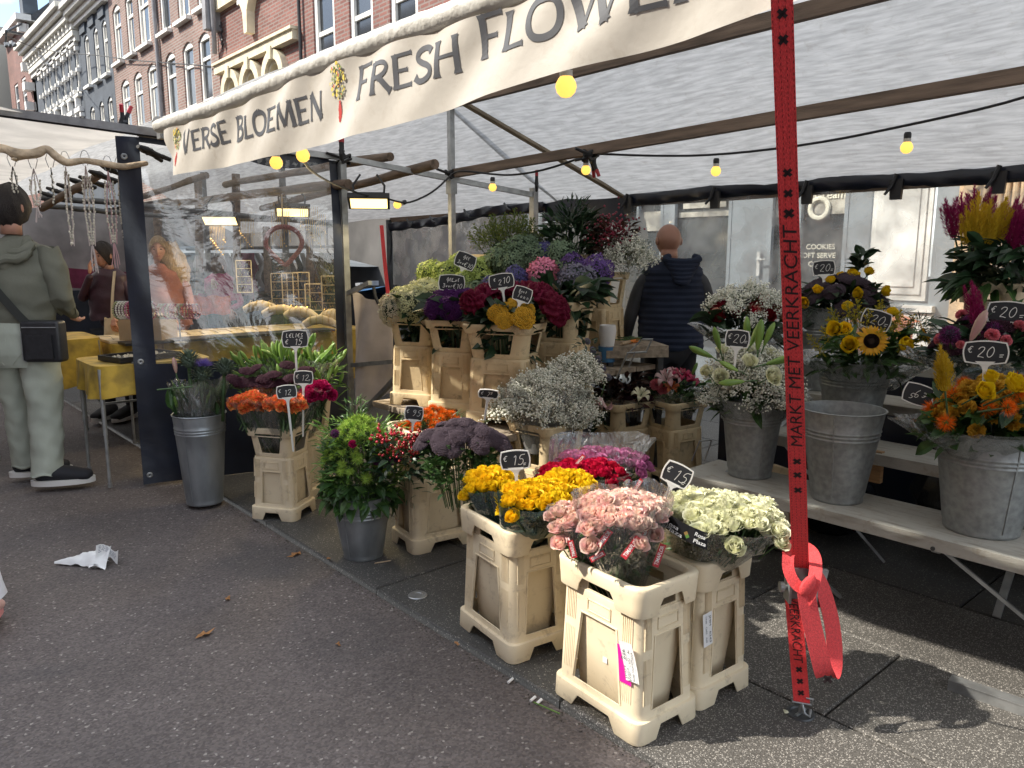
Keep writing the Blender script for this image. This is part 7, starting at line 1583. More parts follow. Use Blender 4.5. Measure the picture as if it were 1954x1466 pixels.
t = bouquet('crimson and peach roses with baby\'s breath behind the white bouquet', at(1425, 632, 3.95), .18, .15, .12, 203, [('gypsophila_spray', GYP, 16, .85, .07, 0), ('rose', ROSE['d'], 14, 1.0, .05, .3), ('rose', ROSE['c'], 7, 1.0, .045, .2), ('rose', ROSE['r'], 5, .9, .05, .1)], M_dleaf, 130)
foliage(t, leaves(q, 22, .02, .02, .05, .12, .09, LF_b, upk=1), LF_b, M_dleaf, 'magnolia_sprig').location = (-.18, -.04, -.03)
foliage(t, leaves(q, 24, .02, .02, .10, .18, .07, LF_t, upk=1), LF_t, M_dleaf, 'palm_sprig').location = (-.02, 0, .03)
t = bouquet('dusky purple bouquet dotted with yellow roses on the back step', at(1600, 590, 4.0), .22, .17, .14, 204, [('trachelium_head', TRA, 16, .9, .02, 0), ('rose', ROSE['y'], 0, 1, .05, .6)], M_dleaf, 230, slv=1)
y_ = ROSE['y']; place_px(t, [('rose', y_[0], 1536, 578, 3.85, (-.7, -.9, .1), 0.97), ('rose', y_[1], 1560, 558, 3.9, (-.2, -.6, .8), 0.79), ('rose', y_[0], 1584, 540, 3.95, (-.2, -.3, 1), 0.79), ('rose', y_[1], 1624, 531, 3.95, (.1, -.5, .9), 1.01), ('rose', y_[0], 1604, 532, 4.0, (-.1, -.3, 1), 0.79), ('rose', y_[0], 1655, 524, 4.0, (.3, -.3, 1), 0.88), ('rose', y_[0], 1632, 563, 3.85, (.1, -.9, .4), 0.92), ('rose', y_[1], 1682, 558, 3.9, (.7, -.7, .3), 0.92)], q)
foliage(t, leaves(q, 26, .03, .03, .12, .22, .08, LF_b, upk=1), LF_b, M_dleaf, 'leaf_sprig').location = (.10, 0, .06)
t = bouquet('sunflower bouquet with yellow roses and goldenrod', at(1655, 690, 3.45), .21, .16, .15, 205, [('goldenrod_spray', GOL, 26, .8, .04, 0)], M_leaf, 210)
place_px(t, [('sunflower', SUNF, 1663, 651, 3.28, (-.35, -.9, .25), 1.0), ('sunflower', SUNF, 1765, 640, 3.35, (.9, -.3, .5), 1.0), ('rose', y_[1], 1598, 630, 3.3, (-.8, -.7, .3), 1.06), ('rose', y_[2], 1612, 632, 3.35, (-.5, -.6, .5), 0.88), ('rose', y_[1], 1622, 660, 3.25, (-.5, -.9, .3), 1.10), ('rose', y_[1], 1718, 660, 3.25, (.5, -.9, .3), 1.10), ('rose', y_[0], 1617, 592, 3.55, (-.2, -.3, 1), 0.88), ('rose', y_[0], 1700, 603, 3.5, (.2, -.3, 1), 0.88), ('safflower_bud', SAF[0], 1742, 618, 3.4, (.8, -.3, .8), .01)], q)
foliage(t, leaves(q, 260, .05, .05, .0, .10, .05, LF_t, upk=.3, inner=0), LF_t, M_dleaf, 'thistle_foliage').location = (.20, -.03, .10)
t = bouquet('amber and orange bouquet with a gold plume in the big right bucket', (3.10, .905, .87), .21, .17, .14, 206, [('chrysanthemum', CAR['g'], 58, .95, .04, 0), ('safflower', SAF, 11, 1.3, .06, .2)], M_leaf, 230, lf=LF_b, ls=.08, skirt=.03)
place_px(t, [('celosia_plume', PLU['y'][0], 1803, 745, 2.62, (-.25, -.1, 1), .95), ('rose', y_[1], 1872, 752, 2.45, (.1, -.8, .5), 0.97), ('rose', y_[1], 1925, 738, 2.5, (.3, -.7, .6), 1.14), ('rose', y_[0], 1888, 728, 2.6, (0, -.4, 1), 0.88), ('rose', y_[0], 1960, 768, 2.5, (.6, -.7, .4), 0.88), ('safflower', SAF[0], 1805, 806, 2.48, (-.5, -.9, .1), 1.2), ('safflower', SAF[1], 1922, 778, 2.42, (.2, -.9, .3), 1.2), ('safflower', SAF[1], 1940, 748, 2.5, (.4, -.7, .5), 1.2)], q)
foliage(t, leaves(q, 16, .03, .03, .02, .06, .08, LF_b, upk=.4, inner=0), LF_b, M_dleaf, 'round_leaf_sprig').location = (-.03, -.16, .05)
t = bouquet('plum and pink bouquet with a magenta plume behind the orange one', at(1890, 680, 3.05), .22, .17, .14, 207, [('pompon', POM, 16, 1.1, .04, 0), ('dark_flower_head', SED, 14, 1.0, .03, .2), ('carnation', CAR['p'], 5, .9, .07, .1)], M_dleaf, 220)
place_px(t, [('celosia_plume', PLU['m'][0], 1866, 618, 2.95, (-.25, 0, 1), .95), ('lily_bud', LBUDP, 1852, 650, 2.8, (.3, -.2, 1), 1.1), ('pompon', POM[0], 1812, 640, 2.9, (-.5, -.7, .6), 1.5), ('pompon', POM[1], 1895, 632, 2.95, (.1, -.5, .9), 1.4), ('carnation', CAR['p'][0], 1833, 658, 2.85, (-.3, -.9, .3), .6), ('carnation', CAR['p'][0], 1893, 640, 2.85, (0, -.8, .6), 1.0), ('carnation', CAR['p'][0], 1920, 650, 2.85, (.3, -.8, .5), .8)], q)
# ---- plume flowers in the crate at the right edge
q = RNG(211); t = bunch('celosia_bunch', 'tall magenta and gold celosia plumes over dark leaves at the right edge', (3.98, 1.13, 1.38)); Mi = (Matrix.Translation(t.location) @ Matrix.Rotation(-YAW, 4, 'Z')).inverted()
for (x, y, d, k_, dr, s) in ((1822, 448, 3.6, 'm', (-.35, 0, 1), 1.05), (1835, 440, 3.75, 'm', (-.1, 0, 1), 1.1), (1862, 455, 3.5, 'y', (-.1, -.1, 1), 1.25), (1878, 462, 3.5, 'y', (.0, -.1, 1), 1.15), (1850, 462, 3.5, 'y', (-.25, -.1, 1), 1.0), (1895, 458, 3.55, 'y', (.15, -.1, 1), 1.2), (1905, 450, 3.7, 'y', (.1, 0, 1), 1.1), (1853, 425, 3.9, 'm', (0, 0, 1), 1.1), (1882, 430, 3.9, 'm', (0, 0, 1), 1.1), (1920, 452, 3.6, 'm', (.2, 0, 1), 1.15), (1932, 470, 3.5, 'm', (.1, -.2, 1), 1.2), (1955, 470, 3.5, 'm', (.2, -.1, 1), 1.3), (1950, 440, 3.8, 'm', (.2, 0, 1), 1.2), (1975, 465, 3.6, 'm', (.3, 0, 1), 1.2)): link('celosia_plume', q.choice(PLU[k_]), t, mat4=frame(Mi @ at(x, y+5, d), dr, s=s, spin=q.uniform(0, 6)))
foliage(t, leaves(q, 300, .26, .20, -.03, .17, .12, LF_m, upk=.3, inner=.1, top=1), LF_m, M_dleaf); foliage(t, leaves(q, 60, .22, .18, -.03, .04, .12, LF_m, upk=-.4, inner=.8), LF_m, M_leaf, 'hanging_leaves')
# ================================================================= price signs
def PS(label, x, y, d, wpx, hpx, lines, **k): return price_sign(label, at(x, y, d), wpx*d/1468, hpx*d/1468, lines, **k)
E20 = [('E', .08, .48, .34), ('20', .28, .24, .56), ('-', .80, .22, .5)]; E15 = [('E', .08, .44, .34), ('15', .36, .20, .62), ('-', .76, .12, .45)]
PS('black price board reading lelies 15 above the green lilies', 563, 647, 4.35, 47, 30, [('LELIES', .14, .60, .26), ('E', .10, .18, .30), ('15', .45, .12, .42)], stem=.22)
PS('small board reading 12 right above the dark purple flowers', 579, 721, 4.2, 34, 24, [('E', .08, .45, .34), ('12', .36, .25, .5), ('-', .76, .2, .4)], stem=.3, roll=-.05)
PS('faint board reading 12 on the middle orange carnations', 547, 748, 4.05, 36, 23, [('E', .08, .48, .3), ('12', .34, .2, .5)], stem=.3, roll=.06)
PS('board reading 9 among the orange safflowers', 790, 789, 3.7, 34, 26, [('E', .06, .5, .3), ('95', .38, .3, .48)], stem=.12, roll=-.12)
PS('flat leaning board reading 7 over the dusky purple flowers', 932, 752, 3.5, 37, 18, [('E', .1, .4, .4), ('7', .40, .2, .6), ('5', .6, .5, .3)], stem=.14, tilt=-.5, roll=-.12)
PS('large board reading 15 above the yellow roses', 983, 878, 2.72, 56, 34, E15, stem=.10, roll=rad(4))
PS('large tilted board reading 15 above the cream white roses', 1292, 906, 2.50, 54, 40, E15, stem=.09, roll=rad(-24))
L3 = [('4', .25, .55, .34), ('ee_ne', .42, .62, .2), ('3', .14, .16, .30), ('vor', .26, .16, .3), ('E10', .55, .14, .34)]
PS('upper tilted board with two lines over the lime hydrangeas', 888, 498, 4.95, 38, 27, [('4', .30, .52, .36), ('ee', .48, .62, .2), ('3vor', .14, .18, .24), ('E10', .5, .12, .32)], stem=.12, roll=rad(-22))
PS('wide board with two lines above the purple statice', 862, 540, 4.5, 48, 27, [('4', .26, .52, .36), ('ee_ne', .40, .62, .2), ('3', .14, .16, .28), ('vor', .26, .18, .24), ('E10', .54, .12, .34)], stem=.13, roll=rad(-3))
PS('board reading 2 above the dark red cockscombs', 957, 537, 4.25, 46, 25, [('E', .18, .56, .22), ('2', .34, .22, .42), ('10', .52, .3, .5)], stem=.12, roll=rad(8))
PS('small leaning board with two words above the gold yarrow', 997, 562, 4.0, 34, 26, [('Bont', .25, .62, .22), ('Tonn', .22, .22, .34)], stem=.12, roll=rad(-18))
PS('narrow board reading 2 above the crimson and peach roses', 1418, 568, 3.9, 29, 27, [('2', .4, .2, .55)], stem=.10, roll=rad(-6), yaw=.3)
PS('board reading 20 in the white lily bouquet', 1407, 647, 3.2, 42, 31, E20, stem=.11, roll=rad(-3))
PS('board reading 20 in the purple and yellow bouquet', 1572, 512, 3.95, 38, 25, E20, stem=.10, roll=rad(4))
PS('tilted board reading 20 above the sunflower', 1672, 611, 3.35, 50, 33, E20, stem=.09, roll=rad(-14))
PS('big board reading 20 at the right edge', 1922, 597, 2.95, 64, 37, E20, stem=.12, roll=rad(-1))
PS('big board reading 20 over the amber bouquet', 1881, 673, 2.6, 72, 38, E20, stem=.12, roll=rad(2))
PS('upside down board lying against the steps left of the amber bouquet', 1752, 753, 2.9, 50, 36, [('E', .2, .3, .3), ('9', .40, .25, .45), ('5', .6, .5, .3)], stem=0, roll=rad(165), tilt=.2)
# ================================================================= neighbour stall with jewellery
M_gold = mat('gold_velvet', (.58, .38, .045), .6, nscale=9, col2=(.26, .17, .03), bump=.6, bscale=9, sheen=.05, nr=(.3, .6))
M_cream = mat('cream_fabric', (.62, .50, .33), .8, nscale=9, namt=.15)
M_gdk = mat('gold_metal', (.55, .38, .14), .35, .8)
js = thing('jewellery_stall', 'neighbouring stall frame with driftwood poles under a beige canvas roof', 'market stall')
def jz(x, y):
    if x < 1.5: z = lerp(2.50, 2.24, (x+2.2)/3.7)
    elif x < 3.55: z = lerp(2.26, 2.70, (x-1.5)/2.05)
    else: z = lerp(2.70, 1.95, (x-3.55)/1.4)
    return z+.03*math.sin(x*2.3+y*1.1)*math.sin(y*1.7)-.012*(y-5.3)
b = MB(); b.grid(lambda u, v: (lerp(-2.2, 1.5, u), lerp(5.34, 12.5, v), jz(lerp(-2.2, 1.5, u), lerp(5.34, 12.5, v))+.05*math.exp(-((u-.75)/.1)**2)*(1-v)), 30, 30); b.build('canvas_awning', M_canvas2, js)
b = MB(); b.grid(lambda u, v: (lerp(1.5, 4.98, u), lerp(4.96, 12.5, v), jz(lerp(1.5, 4.98, u), lerp(4.96, 12.5, v))), 30, 30); b.build('canvas_roof', M_canvas, js)
b = MB(); b.grid(lambda u, v: (-2.2-.02*v, lerp(5.34, 12.5, u), 2.5-.3*v-.01*(lerp(5.34, 12.5, u)-5.3)), 20, 3); b.build('awning_valance', M_canvas2, js)
b = MB(); b.bar(at(-120, 196, 4.6), at(302, 254, 4.75), .055, .045); b.build('front_bar', M_steel, js, smooth=False)
b = MB(); b.bar(at(-120, 205, 4.6), at(302, 262, 4.75), .03, .012); b.build('bar_strip', M_black, js, smooth=False)
for (p, z1) in (((-2.1, 5.6), 2.45), ((-2.1, 9.5), 2.4), ((3.55, 7.6), 2.5), ((3.55, 9.8), 2.5), ((1.5, 9.4), 2.2), ((4.9, 7.75), 1.9)):
    b = MB(); b.box((p[0], p[1], z1/2), (.05, .05, z1)); b.build('post', M_dsteel, js, smooth=False)
for i, (y, x, d0, y1, x1, d1) in enumerate(((268, 300, 7.5, 240, 700, 7.0),)): pass
for (a, c, r, s) in ((at(262, 378, 8.0), at(395, 335, 7.6), .03, 4), (at(80, 398, 6.6), at(190, 335, 5.6), .03, 5), (at(80, 378, 7.4), at(245, 388, 7.4), .028, 6), (at(85, 392, 6.8), at(250, 408, 7.0), .025, 7), (at(262, 392, 8.2), at(655, 430, 7.4), .028, 8), (at(262, 410, 8.6), at(655, 425, 8.0), .025, 9), (at(300, 398, 9.3), at(302, 480, 9.3), .045, 10), (at(378, 345, 9.2), at(382, 560, 9.2), .045, 11), (at(450, 332, 9.0), at(453, 560, 9.0), .045, 12), (at(508, 432, 9.4), at(512, 560, 9.4), .045, 13), (at(590, 430, 8.4), at(592, 560, 8.4), .04, 14)): pole(a, c, r, s, js, 'pole', M_dsteel if s in (6, 7, 8, 9) else M_wood)
for i, (x, y, d) in enumerate(((92, 372, 6.9), (108, 365, 6.7), (128, 358, 6.4), (150, 348, 6.1), (172, 345, 5.9), (192, 335, 5.6), (215, 325, 5.3), (285, 290, 4.9))): clip(at(x, y, d), 1.2+.1*i, 1.9, ('black clamp number along the canvas edge over the customer',)[0].replace('number ', ('far ', 'second ', 'third ', 'fourth ', 'fifth ', 'sixth ', 'nearest ', 'very near ')[i]), 1.5, False, 'black clamps along the neighbouring canvas edge')
link('branch', tmesh(BAKED['branch'], 'branch', [M_wood2], True), None, label='bleached driftwood branch hung across the stall front for necklaces', cat='branch')
# necklaces
M_shell = mat('cowrie_shell', (.62, .57, .46), .3, island=.2); M_cord = mat('pale_cord', (.55, .46, .42), .8); M_cordp = mat('pink_cord', (.55, .33, .33), .8)
def necklace(label, x, ytop, yend, d, rows, cord, tass, seed):
    q = random.Random(seed); top = at(x, ytop, d); z1 = at(x, yend, d).z; t = thing('shell_necklace', label, 'necklace', top, -YAW, 'cowrie shell necklaces on the driftwood branch')
    H_ = top.z-z1; b = MB(); b.tube([(-.012, 0, .0), (-.028, 0, .05), (-.014, 0, .085), (0, 0, .09), (.014, 0, .085), (.028, 0, .05), (.012, 0, 0)], .0022, 5); b.build('wire_ring', M_steel, t)
    b = MB(); Ms = []; Lb = H_*(.75 if tass else 1.0)
    for r in range(rows):
        off_ = (r-(rows-1)/2)*.022; n = int(Lb/.017)
        for i in range(2 if rows < 3 else 4, n): f = i/n; Ms.append(Matrix.Translation((off_*math.sin(f*2.6+.4)*1.4+q.gauss(0, .001), q.gauss(0, .004), -f*Lb)) @ Matrix.Rotation(q.uniform(-.5, .5), 4, 'Y') @ Matrix.Diagonal((.0065, .005, .0095, 1)))
    b.scat(BALL, Ms); b.build('shells', M_shell, t, kind='stuff')
    b = MB()
    for r in range(rows): off_ = (r-(rows-1)/2)*.022; b.tube([(0, 0, .0), (off_*.6, 0, -Lb*.2), (off_*1.3, 0, -Lb*.6), (off_*.8, 0, -Lb)], .003, 5)
    if tass:
        for k in range(5): xx = (k-2)*.008; b.tube([(xx*.3, 0, -Lb), (xx+q.gauss(0, .004), 0, -Lb*1.15), (xx*1.5+q.gauss(0, .006), 0, -H_-q.uniform(-.03, .03))], .0028, 5)
    b.build('cords', cord, t)
necklace('black corded shell necklace in front of the customer\'s hair', 24, 318, 372, 4.72, 2, M_black, 0, 1); necklace('white macrame shell necklace beside the customer\'s face', 64, 322, 420, 4.78, 3, M_cord, 1, 2); necklace('thin single strand shell necklace with a dark cord', 97, 320, 392, 4.82, 1, M_black, 0, 3)
necklace('long shell strand with a drop cord, fourth from the left', 125, 318, 470, 4.88, 2, M_cord, 0, 4); necklace('wide shell necklace with long pale tassels', 163, 316, 520, 4.9, 3, M_cord, 1, 5); necklace('pink corded shell necklace with long tassels', 206, 326, 512, 4.95, 3, M_cordp, 1, 6); necklace('black and white shell necklace nearest the side panel', 228, 328, 458, 4.98, 2, M_black, 0, 7)
# tables
def draped(label, c, sx, sy, ztop, drop, seed, m=M_gold, top=None):
    t = thing('display_table', label, 'table', (c[0], c[1], 0)); q = random.Random(seed); p1, p2 = q.uniform(0, 6), q.uniform(0, 6); b = MB(); n = 96; V = []; F = []
    rings = 9
    for j in range(rings+1):
        f = j/rings
        for k in range(n):
            a = 2*math.pi*k/n; ca, sa = math.cos(a), math.sin(a); kk = (abs(ca)**8+abs(sa)**8)**(-1/8); w_ = 1+f*(.035*math.sin(a*9+p1)+.03*math.sin(a*17+p2)+.03); V.append((sx/2*ca*kk*w_, sy/2*sa*kk*w_, ztop-f*drop*(1+.10*math.sin(a*3+p2))))
    for j in range(rings):
        for k in range(n): F.append((j*n+k, j*n+(k+1) % n, (j+1)*n+(k+1) % n, (j+1)*n+k))
    F.append(tuple(range(n))); b.add(V, F); b.build('cloth', m, t, sharp=50)
    for (x, y) in ((-.46, -.44), (.46, -.44), (-.46, .44), (.46, .44)): b = MB(); b.tube([(x*sx, y*sy, 0), (x*sx, y*sy, .35)], .011, 8); b.tube([(x*sx, y*sy, .35), (x*sx, y*sy, ztop-.02)], .014, 8); b.tube([(x*sx, y*sy, .0), (x*sx, y*sy, .03)], .015, 8); b.build('leg', M_steel, t)
    b = MB(); b.tube([(-.4*sx, .44*sy, ztop-.2), (-.3*sx, .44*sy, ztop-.34), (.3*sx, .44*sy, ztop-.34), (.4*sx, .44*sy, ztop-.2)], .009, 8); b.build('brace', M_steel, t)
    return t
draped('small table under shiny gold velvet at the stall corner', (1.56, 5.66), .74, .62, .80, .20, 3); draped('long table under gold velvet behind the clear panel', (2.75, 7.0), 2.3, 1.0, .80, .42, 5)
draped('table under gold velvet with the knotted white rope behind the customer', (1.15, 7.0), .8, .7, .86, .34, 8)
t = thing('jewellery_tray', 'black tray of rings on the small gold table', 'tray', (1.52, 5.58, .802), .25); b = MB(); b.box((0, 0, .012), (.42, .26, .02)); 
for s in (-1, 1): b.box((s*.21, 0, .022), (.012, .27, .035)); b.box((0, s*.135, .022), (.43, .012, .035))
b.build('tray', M_black, t, smooth=False); q = random.Random(3); b = MB(); b.scat(BALLS, [Matrix.Translation((q.uniform(-.18, .18), q.uniform(-.11, .11), .027)) @ Matrix.Scale(q.uniform(.003, .009), 4) for _ in range(160)]); b.build('rings', M_shell, t, kind='stuff')
b = MB(); b.hexa([(x, y, z) for x in (-.12, -.02) for y in (-.14, -.13) for z in (.03, .09)]); b.build('price_card', M_paper, t, smooth=False)
def bracelets(label, p, seed, n=11, w_=.26, H_=.40):
    t = thing('bracelet_stand', label, 'jewellery stand', p, -YAW); b = MB(); b.tube([(0, 0, 0), (0, 0, H_)], .006, 6); b.tube([(-w_/2, 0, H_), (w_/2, 0, H_)], .006, 6); b.lathe([(.05, 0), (.05, .008), (0, .01)], 14); b.build('stand', M_steel, t); q = random.Random(seed)
    for i in range(n):
        x = (i/(n-1)-.5)*w_*.9; b = MB(); rr = .045; Ms = []
        for k in range(22): a = 2*math.pi*k/22; Ms.append(Matrix.Translation((x+rr*.55*math.cos(a), rr*.5*math.cos(a)*q.uniform(.8, 1), H_-.055+rr*1.2*math.sin(a))) @ Matrix.Scale(.0075, 4))
        b.scat(BALLS, Ms); b.build('bracelet', q.choice([M_shell, M_beadp, M_beadr, M_beadg, M_shell]), t)
M_beadp = mat('bead_pink', (.62, .25, .32), .3, island=.3); M_beadr = mat('bead_red', (.35, .03, .06), .3, island=.3); M_beadg = mat('bead_olive', (.25, .26, .12), .3, island=.4)
bracelets('rack of beaded pink and shell bracelets on the small gold table', (1.46, 5.40, .80), 1, 12, .24); bracelets('shiny rack of earrings behind the clear panel', at(345, 655, 5.95), 2, 12, .30, .3)
# displays on the long table
def cards(label, p, cols, rows, w_=.14, h_=.075, rz=-YAW+.1):
    t = thing('earring_display', label, 'display', p, rz); q = random.Random(cols*7+rows)
    for r in range(rows):
        b = MB(); z0 = .02+r*h_; 
        for (x, z, a, c) in ((0, z0, w_, .008), (0, z0+h_, w_, .008), (-w_/2, z0+h_/2, .008, h_), (w_/2, z0+h_/2, .008, h_)): b.box((x, 0, z), (a, .008, c))
        o = b.build('frame', M_cream, t, smooth=False); b = MB(); b.scat(OCT, [Matrix.Translation((q.uniform(-w_*.42, w_*.42), -.004, z0+q.uniform(.015, h_-.01))) @ Matrix.Diagonal((.003, .003, .008, 1)) for _ in range(16)]); b.build('earrings', M_gdk, o)
for i, (x, y, d, r) in enumerate(((468, 562, 7.4, 4), (535, 590, 7.0, 4), (556, 590, 6.9, 4), (577, 590, 6.8, 4), (600, 597, 6.6, 3), (632, 600, 6.5, 4))): cards(('earring frame with four rows, left of the others', 'first of the tall earring frames under the wreath', 'second tall earring frame', 'third tall earring frame', 'low earring frame with three rows', 'earring frame beside the right border')[i], at(x, y, d), 1, r)
q = random.Random(9)
for i, (x, y, d, L_, r) in enumerate(((500, 592, 6.7, .30, .04), (540, 600, 6.5, .34, .038), (575, 604, 6.4, .28, .04), (612, 620, 6.1, .26, .035), (635, 612, 6.2, .2, .05))):
    t = thing('necklace_bust', ('cream display roll with chains, left', 'cream display roll with chains, centre', 'cream display roll with chains, right of centre', 'cream bracelet bar near the lilies', 'cream bust with a chain at the right border')[i], 'display', at(x, y, d), -YAW+q.uniform(-.3, .3)); b = MB(); b.tube([(-L_/2, 0, 0), (-L_*.3, 0, .03), (0, 0, .045), (L_*.3, 0, .02), (L_/2, 0, -.01)], [r*.8, r, r*1.1, r, r*.7], 12); b.build('roll', M_cream, t)
    for k in range(4): xx = L_*(-.3+.18*k); b = MB(); b.tube([(xx, (r+.004)*math.cos(a), .04+(r+.006)*math.sin(a)) for a in [j*.6 for j in range(11)]], .003, 4); b.build('chain', M_gdk, t)
t = thing('jewellery_boards', 'flat cream and black boards spread with necklaces on the long table', 'display', (2.45, 6.85, .805)); b = MB(); b.box((0, .1, .01), (1.7, .55, .02)); b.build('cream_board', M_cream, t, smooth=False); b = MB(); b.box((.1, -.32, .01), (1.8, .22, .02)); b.build('black_board', M_black, t, smooth=False)
for k in range(14): b = MB(); x = -.8+k*.12; b.tube([(x, -.1, .025), (x+.03, .1, .03), (x-.01, .3, .025)], .004, 4); b.build('necklace', M_gdk if k % 3 else M_shell, t)
# heart wreath and hanging chains
t = thing('heart_wreath', 'dark pink braided heart wreath hanging behind the clear panel', 'wreath', at(542, 468, 5.7), -YAW); P = []
for k in range(33): a = 2*math.pi*k/32; x = .118*math.sin(a)*(1-.22*math.cos(a+math.pi)*-1 if False else 1); z = .118*math.cos(a); x *= (1.12-.18*(z < 0)*(-z/.118)*2.2); z = z*.95+(.02 if z > 0 else -.0); P.append((x, 0, z-.03*math.exp(-((a % 6.283-3.14)/.5)**2)))
b = MB(); b.tube(P, .017, 8, cap=False); b.build('ring', mat('wreath_pink', (.33, .09, .08), .8, nscale=120, namt=.4, bump=.8, bscale=130), t); b = MB(); b.tube([(0, 0, .12), (0, 0, .36)], .006, 5); b.build('hanger', M_wood2, t)
for i, (x, y, d) in enumerate(((415, 445, 7.0), (535, 420, 5.8), (470, 430, 7.0), (590, 410, 5.9), (605, 425, 5.8))):
    t = thing('hanging_chains', ('thin gold chains below the dim work lamp', 'gold chains above the heart wreath', 'gold chains left of the wreath', 'gold earrings right of the wreath', 'dangling gold pendants at the right of the wreath')[i], 'chains', at(x, y, d), -YAW, 'gold chains hanging from the poles'); b = MB()
    for k in range(10): xx = (k-4.5)*.014; b.tube([(xx, 0, .06), (xx+q.gauss(0, .003), 0, -q.uniform(.08, .22))], .0018, 3)
    b.scat(OCT, [Matrix.Translation(((k-4.5)*.014, 0, -.05-.02*k % .15)) @ Matrix.Scale(.007, 4) for k in range(10)]); b.build('chains', M_gdk, t)
# red cloth, dark backdrop, clothes rail, far stalls
b = MB(); b.grid(lambda u, v: tuple(at(lerp(330, 440, u), lerp(600, 565, v), 7.9)+Vector((0, 0, .01*math.sin(u*20)))), 16, 4); b.build('red_cloth', mat('red_cloth', (.50, .07, .03), .8, nscale=14, namt=.3), None, label='orange red cloth hung behind the long jewellery table', cat='cloth')
t = thing('clothes_rail', 'rail of grey, white and plum garments beyond the jewellery stall', 'clothes rail', (0, 0, 0)); b = MB(); b.tube([at(355, 476, 10.5), at(650, 470, 10.5)], .02, 6); b.build('rail', M_dsteel, t)
gm = [mat('garment%d' % i, c, .9, nscale=5, namt=.3, bump=.5, bscale=12) for i, c in enumerate(((.10, .10, .11), (.50, .50, .50), (.17, .03, .07), (.03, .03, .035), (.30, .31, .32), (.02, .05, .05)))]
for k in range(24):
    x = 358+k*12.3; p = at(x, 480, 10.5-.03*(k % 3)); b = MB(); L_ = q.uniform(.42, .75); w_ = q.uniform(.08, .14); b.grid(lambda u, v: (p.x+_R.x*(u-.5)*w_*(1+v*.4)+.03*math.sin(v*9+k), p.y+_R.y*(u-.5)*w_*(1+v*.4)+.04*math.sin(u*9+k), p.z-.02-v*L_), 5, 8); b.build('garment', gm[q.randrange(6)], t)
t = thing('market_stall', 'distant dark stall with a plum cloth seen through the clear panel', 'market stall', (3.4, 12.6, 0)); b = MB(); b.box((0, 0, .5), (4.4, .1, 1.0)); b.build('counter', M_navy, t, smooth=False); b = MB(); b.box((0, 1.0, 1.1), (4.6, .05, 2.2)); b.build('back_wall', mat('dim_cloth', (.20, .19, .175), .9, nscale=1.5, namt=.5), t, smooth=False); b = MB(); b.grid(lambda u, v: (lerp(-2.2, 2.2, u), -.06-.05*v, 1.02+.28*v+.05*math.sin(u*9)), 20, 3); b.build('plum_cloth', gm[2], t)
t = thing('market_stall', 'far market stall with blue tarpaulin seen between panel and hydrangeas', 'market stall', (5.0, 11.0, 0)); b = MB(); b.grid(lambda u, v: (lerp(-.6, 2.2, u), lerp(-.6, .8, v), 1.0-.25*v+.05*math.sin(u*9+v*4)), 16, 8); b.build('blue_tarpaulin', mat('blue_tarp', (.03, .10, .22), .5, nscale=5, namt=.4, bump=.5, bscale=8), t); b = MB(); b.grid(lambda u, v: (lerp(-.8, 2.4, u), lerp(.2, 2.8, v), 1.35+.30*v+.04*math.sin(u*6)), 12, 8); b.build('grey_canvas', mat('grey_canvas', (.16, .18, .20), .6, nscale=3, namt=.3), t); b = MB(); b.box((.8, .1, .45), (2.8, .1, .9)); b.build('counter', M_navy, t, smooth=False)
for k in range(18): b = MB(); b.box((q.uniform(-.5, 2.1), q.uniform(-.5, .3), 1.04), (q.uniform(.05, .2), q.uniform(.05, .2), q.uniform(.04, .16))); b.build('goods', gm[q.randrange(6)], t, smooth=False)
b = MB(); b.hexa([tuple(at(x, y, 8.4)+_F*e) for x, y in ((724, 432), (738, 566), (732, 432), (747, 566)) for e in (0, .01)]) if False else band([at(728, 430, 8.2), at(734, 500, 8.1), at(741, 565, 8.0)], .04, 'red_strap', M_red, None)
bpy.data.objects['red_strap']['label'] = 'second red strap hanging far behind beside the film wall'; bpy.data.objects['red_strap']['category'] = 'strap'
t = thing('box_stack', 'kraft cardboard box and cream cushions in the jewellery stall corner', 'box', at(300, 690, 6.3), -YAW); b = MB(); b.box((-.05, 0, .18), (.34, .3, .42)); b.build('box', mat('kraft', (.42, .29, .17), .8, nscale=5, namt=.12), t, smooth=False)
